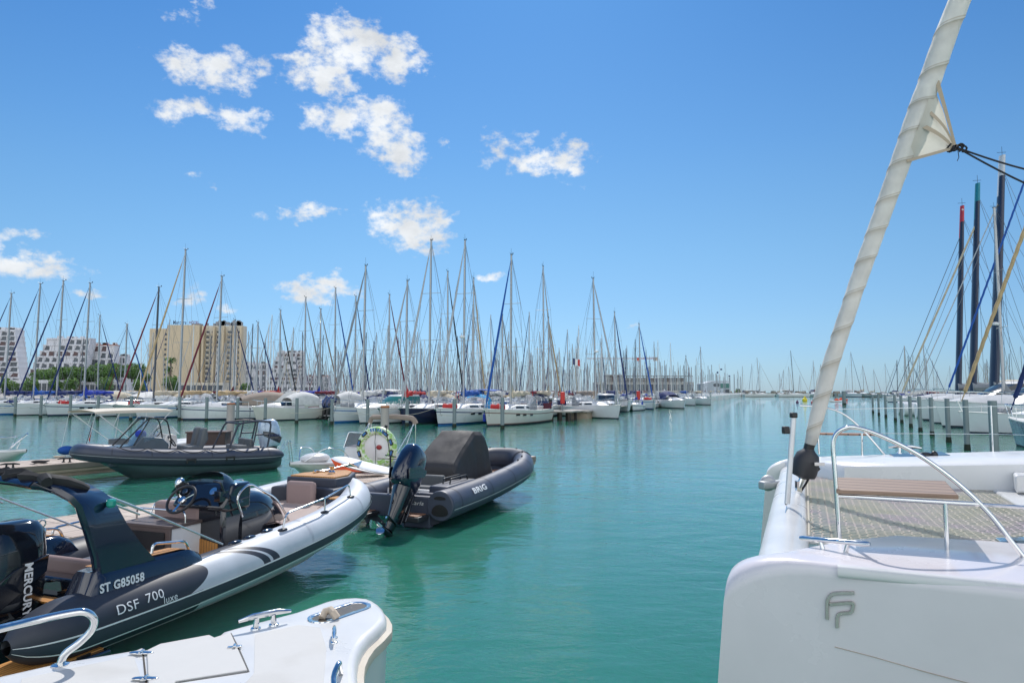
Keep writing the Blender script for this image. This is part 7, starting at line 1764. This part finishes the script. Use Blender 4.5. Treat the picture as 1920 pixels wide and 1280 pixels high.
obj('tower_room', MB().box((lerp(X0, X1, .19), 334, z1 + 1.8), (9, 6, 3.6)), mat('wall_beige2', (.3, .3, .3), .9), hb1, world=True)
YO = 330.; oX = lambda px: (px - 960) / FPX * YO
of = thing('harbour_office', 'white harbour office with sloping roof, dark oval window and blue-green glass corner', 'building', (oX(1342), YO, 1.0))
zz = lambda py: at(960, py, Y=YO).z
obj('wall', MB().extrude([V((oX(1318), YO, 1)), V((oX(1367), YO, 1)), V((oX(1367), YO, zz(713))), V((oX(1340), YO, zz(713.5))), V((oX(1318), YO, zz(719)))], (0, 12, 0)), mat('wall_cool_white', (.50, .56, .62), .7), of, world=True)
obj('window', MB().extrude([V((oX(1343) + 1.5 * math.cos(a) * 1.2, YO - .1, zz(721.5) + .9 * math.sin(a))) for a in [2 * math.pi * k / 12 for k in range(12)]], (0, .08, 0)), WD, of, world=True)
obj('glass_corner', MB().box((oX(1358), YO - .05, zz(723)), (4.2, .2, 2.2)), WING, of, world=True)
obj('window', MB().box((oX(1362), YO - .05, zz(733)), (2.2, .2, 1.8)), WD, of, world=True)
obj('signal_mast', MB().tube([(oX(1351), YO + 2, zz(713)), (oX(1351), YO + 2, zz(682))], .12, 5).tube([(oX(1346), YO + 2, zz(705)), (oX(1356), YO + 2, zz(705))], .06, 4).tube([(oX(1368), YO + 2, zz(714)), (oX(1368), YO + 2, zz(703))], .06, 4), FOAM, of, world=True)
obj('flag', MB().box((oX(1354.5), YO + 2, zz(692)), (1.0, .05, .7)).box((oX(1347.5), YO + 2, zz(698)), (.8, .05, .9)).box((oX(1369.5), YO + 2, zz(704.5)), (.9, .05, .6)), STRN, of, world=True)
# low service buildings along the left quay
for k, (a, b, py, Y, col) in enumerate(((20, 110, 712, 200, WW), (150, 240, 716, 210, WW), (330, 420, 717, 215, PW), (500, 590, 722, 260, WW))):
    blockb('quay_building', ['low white quay building at far left below the palms', 'low white quay building below the pines', 'low pale quay building in front of the hotel', 'low white quay building before the pyramid block'][k], 'building', a, b, py, 740, Y, col, 6, 1, 9)
# tower crane
cr_ = thing('tower_crane', 'red and white tower crane rising behind the masts', 'crane', ((1199 - 960) / FPX * 520, 520, 1))
YC = 520; cX = lambda px: (px - 960) / FPX * YC; cZ = lambda py: at(960, py, Y=YC).z
def lattice(a, b, w_, n_, mb_):
    a, b = V(a), V(b); d_ = (b - a).normalized(); e1 = V((0, 0, 1)) if abs(d_.z) < .8 else V((1, 0, 0)); e2 = V((0, 1, 0))
    for s1_ in (-1, 1):
        for s2_ in (-1, 1): mb_.tube([a + e1 * w_ * s1_ + e2 * w_ * s2_, b + e1 * w_ * s1_ + e2 * w_ * s2_], .12, 4)
    for i in range(n_): mb_.tube([a.lerp(b, i / n_) + e1 * w_ * (1 if i % 2 else -1), a.lerp(b, (i + 1) / n_) + e1 * w_ * (-1 if i % 2 else 1)], .10, 4)
    return mb_
obj('tower', lattice((cX(1199), YC, 1), (cX(1199), YC, cZ(673)), .9, 18, MB()), mat('crane_grey', (.45, .45, .45), .5), cr_, world=True)
obj('jib', lattice((cX(1100), YC, cZ(672)), (cX(1190), YC, cZ(672)), .5, 30, MB()), mat('crane_white', (.55, .50, .50), .5), cr_, world=True)
obj('counter_jib', lattice((cX(1199), YC, cZ(672)), (cX(1233), YC, cZ(671)), .5, 12, MB()), mat('crane_red', (.45, .06, .04), .5), cr_, world=True)
obj('counterweight', MB().box((cX(1230), YC, cZ(673)), (3.4, 2, 2.6)), CONC, cr_, world=True)
obj('cab', MB().box((cX(1196.5), YC - 1.5, cZ(673.5)), (2.8, 2, 2.4)), mat('crane_red', (.45, .06, .04), .5), cr_, world=True)
fl_ = tag(obj('courtesy_flag', MB().grid([[V((.12 * i, .05 * math.sin(i), -.22 * j - .03 * i)) + at(1074, 671, Y=68.5) for i in range(7)] for j in range(4)], mrow=lambda i, k: 0 if k < 2 else (1 if k < 4 else 2)), [STRN, LET, RED]), 'small tricolour flag flying beside the tall mast above the red cabinet', 'flag')
# trees
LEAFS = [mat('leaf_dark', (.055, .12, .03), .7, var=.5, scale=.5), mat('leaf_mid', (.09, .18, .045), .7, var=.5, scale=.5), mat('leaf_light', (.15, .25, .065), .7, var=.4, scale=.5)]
BARK = mat('bark', (.10, .075, .055), .9)
def leaves(mb, c, r, n, size, rg_, flat=.6):
    for _ in range(n):
        d = V((rg_.gauss(0, 1), rg_.gauss(0, 1), rg_.gauss(0, 1))); d.normalize(); q = rg_.uniform(.55, 1.08); p = V(c) + V((d.x * r[0], d.y * r[1], d.z * r[2])) * q
        a = V((rg_.uniform(-1, 1), rg_.uniform(-1, 1), rg_.uniform(-1, 1))).normalized(); b = a.orthogonal().normalized(); s_ = size * rg_.uniform(.6, 1.3)
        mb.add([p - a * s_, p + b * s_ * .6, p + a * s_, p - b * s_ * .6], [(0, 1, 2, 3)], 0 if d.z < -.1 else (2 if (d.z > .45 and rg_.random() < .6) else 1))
def tree(name, label, px, pytop, Y, wpx, kind, seed, group):
    rg_ = random.Random(seed); X = (px - 960) / FPX * Y; zt = at(960, pytop, Y=Y).z; W_ = wpx / FPX * Y / 2
    t = thing(name, label, 'tree', (X, Y, 1.2), group=group); tr_ = MB(); cz = zt - (zt - 1.2) * .28
    cr2 = MB()
    if kind == 'pine':
        tr_.tube([(X, Y, 1), (X + .2, Y, cz * .5), (X - .2, Y, cz)], [.35, .3, .22], 7)
        for k in range(9):
            a = rg_.uniform(0, 6.28); q = rg_.uniform(.2, .75); e = V((X + math.cos(a) * W_ * q, Y + math.sin(a) * W_ * q, cz + rg_.uniform(-.05, .18) * (zt - 1.2))); tr_.tube([(X, Y, cz * .75), e], [.15, .06], 5)
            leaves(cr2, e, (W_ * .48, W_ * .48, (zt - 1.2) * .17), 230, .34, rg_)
    elif kind == 'bush':
        tr_.tube([(X, Y, 1), (X, Y, cz)], [.2, .1], 6)
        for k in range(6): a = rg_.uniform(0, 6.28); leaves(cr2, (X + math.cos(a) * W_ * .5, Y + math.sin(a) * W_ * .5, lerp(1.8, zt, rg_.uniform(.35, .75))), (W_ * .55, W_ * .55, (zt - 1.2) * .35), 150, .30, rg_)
    else:
        tr_.tube([(X, Y, 1), (X + .15, Y, zt * .5), (X, Y, zt - 1.5)], [.32, .24, .22], 7)
        for k in range(34):
            a = 2 * math.pi * k / 34 + rg_.uniform(-.1, .1); up_ = rg_.uniform(-.5, 1.0); prev = V((X, Y, zt - 1.5)); L_ = W_ * 1.05
            for j in range(1, 7):
                f_ = j / 6; p = V((X + math.cos(a) * L_ * f_, Y + math.sin(a) * L_ * f_, zt - 1.5 + up_ * 1.7 * math.sin(f_ * 2.2) - .9 * f_ ** 2)); sd = V((-math.sin(a), math.cos(a), 0)) * (.30 * (1 - f_ * .6))
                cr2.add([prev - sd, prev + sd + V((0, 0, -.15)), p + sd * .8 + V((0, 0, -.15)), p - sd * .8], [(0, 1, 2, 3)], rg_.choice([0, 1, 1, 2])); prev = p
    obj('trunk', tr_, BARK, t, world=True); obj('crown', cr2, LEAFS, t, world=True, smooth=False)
    return t
for k, (px, py, Y, w_) in enumerate(((88, 690, 210, 60), (118, 683, 215, 50), (150, 686, 208, 50), (172, 690, 214, 40), (196, 682, 205, 60), (222, 678, 212, 55), (248, 680, 218, 50), (270, 690, 224, 40))):
    tree('pine_tree', 'rounded green pine, %s of the grove left of the hotel' % ['first from the left', 'second from the left', 'third from the left', 'fourth from the left', 'fifth from the left', 'fourth from the right, tallest', 'second from the right', 'rightmost'][k], px, py + (7 if k % 2 else 3), Y, w_ * .85, 'pine', 20 + k, 'pines on the quay')
for k, (px, py, w_) in enumerate(((20, 706, 30), (60, 708, 26), (110, 710, 30), (135, 712, 24), (200, 708, 30), (320, 708, 26), (460, 720, 18), (262, 712, 22))):
    tree('shrub', 'light green shrub on the quay, %s' % ['by the left edge', 'left of the pines', 'under the second pine', 'under the third pine', 'under the tall pines', 'below the palm', 'right of the hotel', 'right of the pine grove'][k], px, py, 190, w_, 'bush', 50 + k, 'quay shrubs')
for px, py, Y, w_, lb in ((320, 667, 220, 19, 'palm tree standing in front of the ochre hotel'), (317, 684, 222, 14, 'shorter palm just under the taller hotel palm'), (1382, 727, 325, 9, 'small palm beside the harbour office')): tree('palm_tree', lb, px, py, Y, w_, 'palm', int(px), None) if False else tree('palm_tree', lb, px, py, Y, w_, 'palm', int(px), 'palms of the harbour')
# buoys and kayaks
def buoy(px, py, r_, m_, lb):
    p = at(px, py, 0.); t = thing('buoy', lb, 'buoy', (p.x, p.y, 0)); obj('float', MB().ball((0, 0, r_ * .5), r_, 8), m_, t); obj('top', MB().tube([(0, 0, r_), (0, 0, r_ * 2.1)], [r_ * .5, r_ * .25], 8), m_, t)
buoy(1509, 752, .62, YEL, 'yellow marker buoy left of the furled sail'); buoy(1524, 756, .36, RED, 'small red buoy right of the yellow one'); buoy(1495, 755, .30, mat('buoy_dark', (.10, .03, .10), .5), 'small dark buoy left of the yellow one')
for k, (px, py) in enumerate(((1569, 753), (1577, 751))):
    p = at(px, py, 0.); t = thing('kayak', ['orange kayak nearer, left of the dark stub pile', 'orange kayak farther, behind the first one'][k], 'kayak', (p.x, p.y, 0), R(15))
    rows_ = []
    for i in range(9):
        s_ = i / 8; w_ = .4 * math.sin(math.pi * (s_ * .96 + .02)) ** .7; rows_.append([V((lerp(-2.1, 2.1, s_), w_ * math.cos(a), .12 + .2 * math.sin(a) + .15 * (2 * s_ - 1) ** 2)) for a in [2 * math.pi * j / 10 for j in range(10)]])
    obj('hull', MB().grid(rows_, closed=True, cap=True), ORANGE if k else FOAM, t)
    obj('seat_pack', MB().ball((0, 0, .5), (.5, .3, .3), 6), ORANGE, t)
# far pontoon decks so that the far yachts have something to lie against
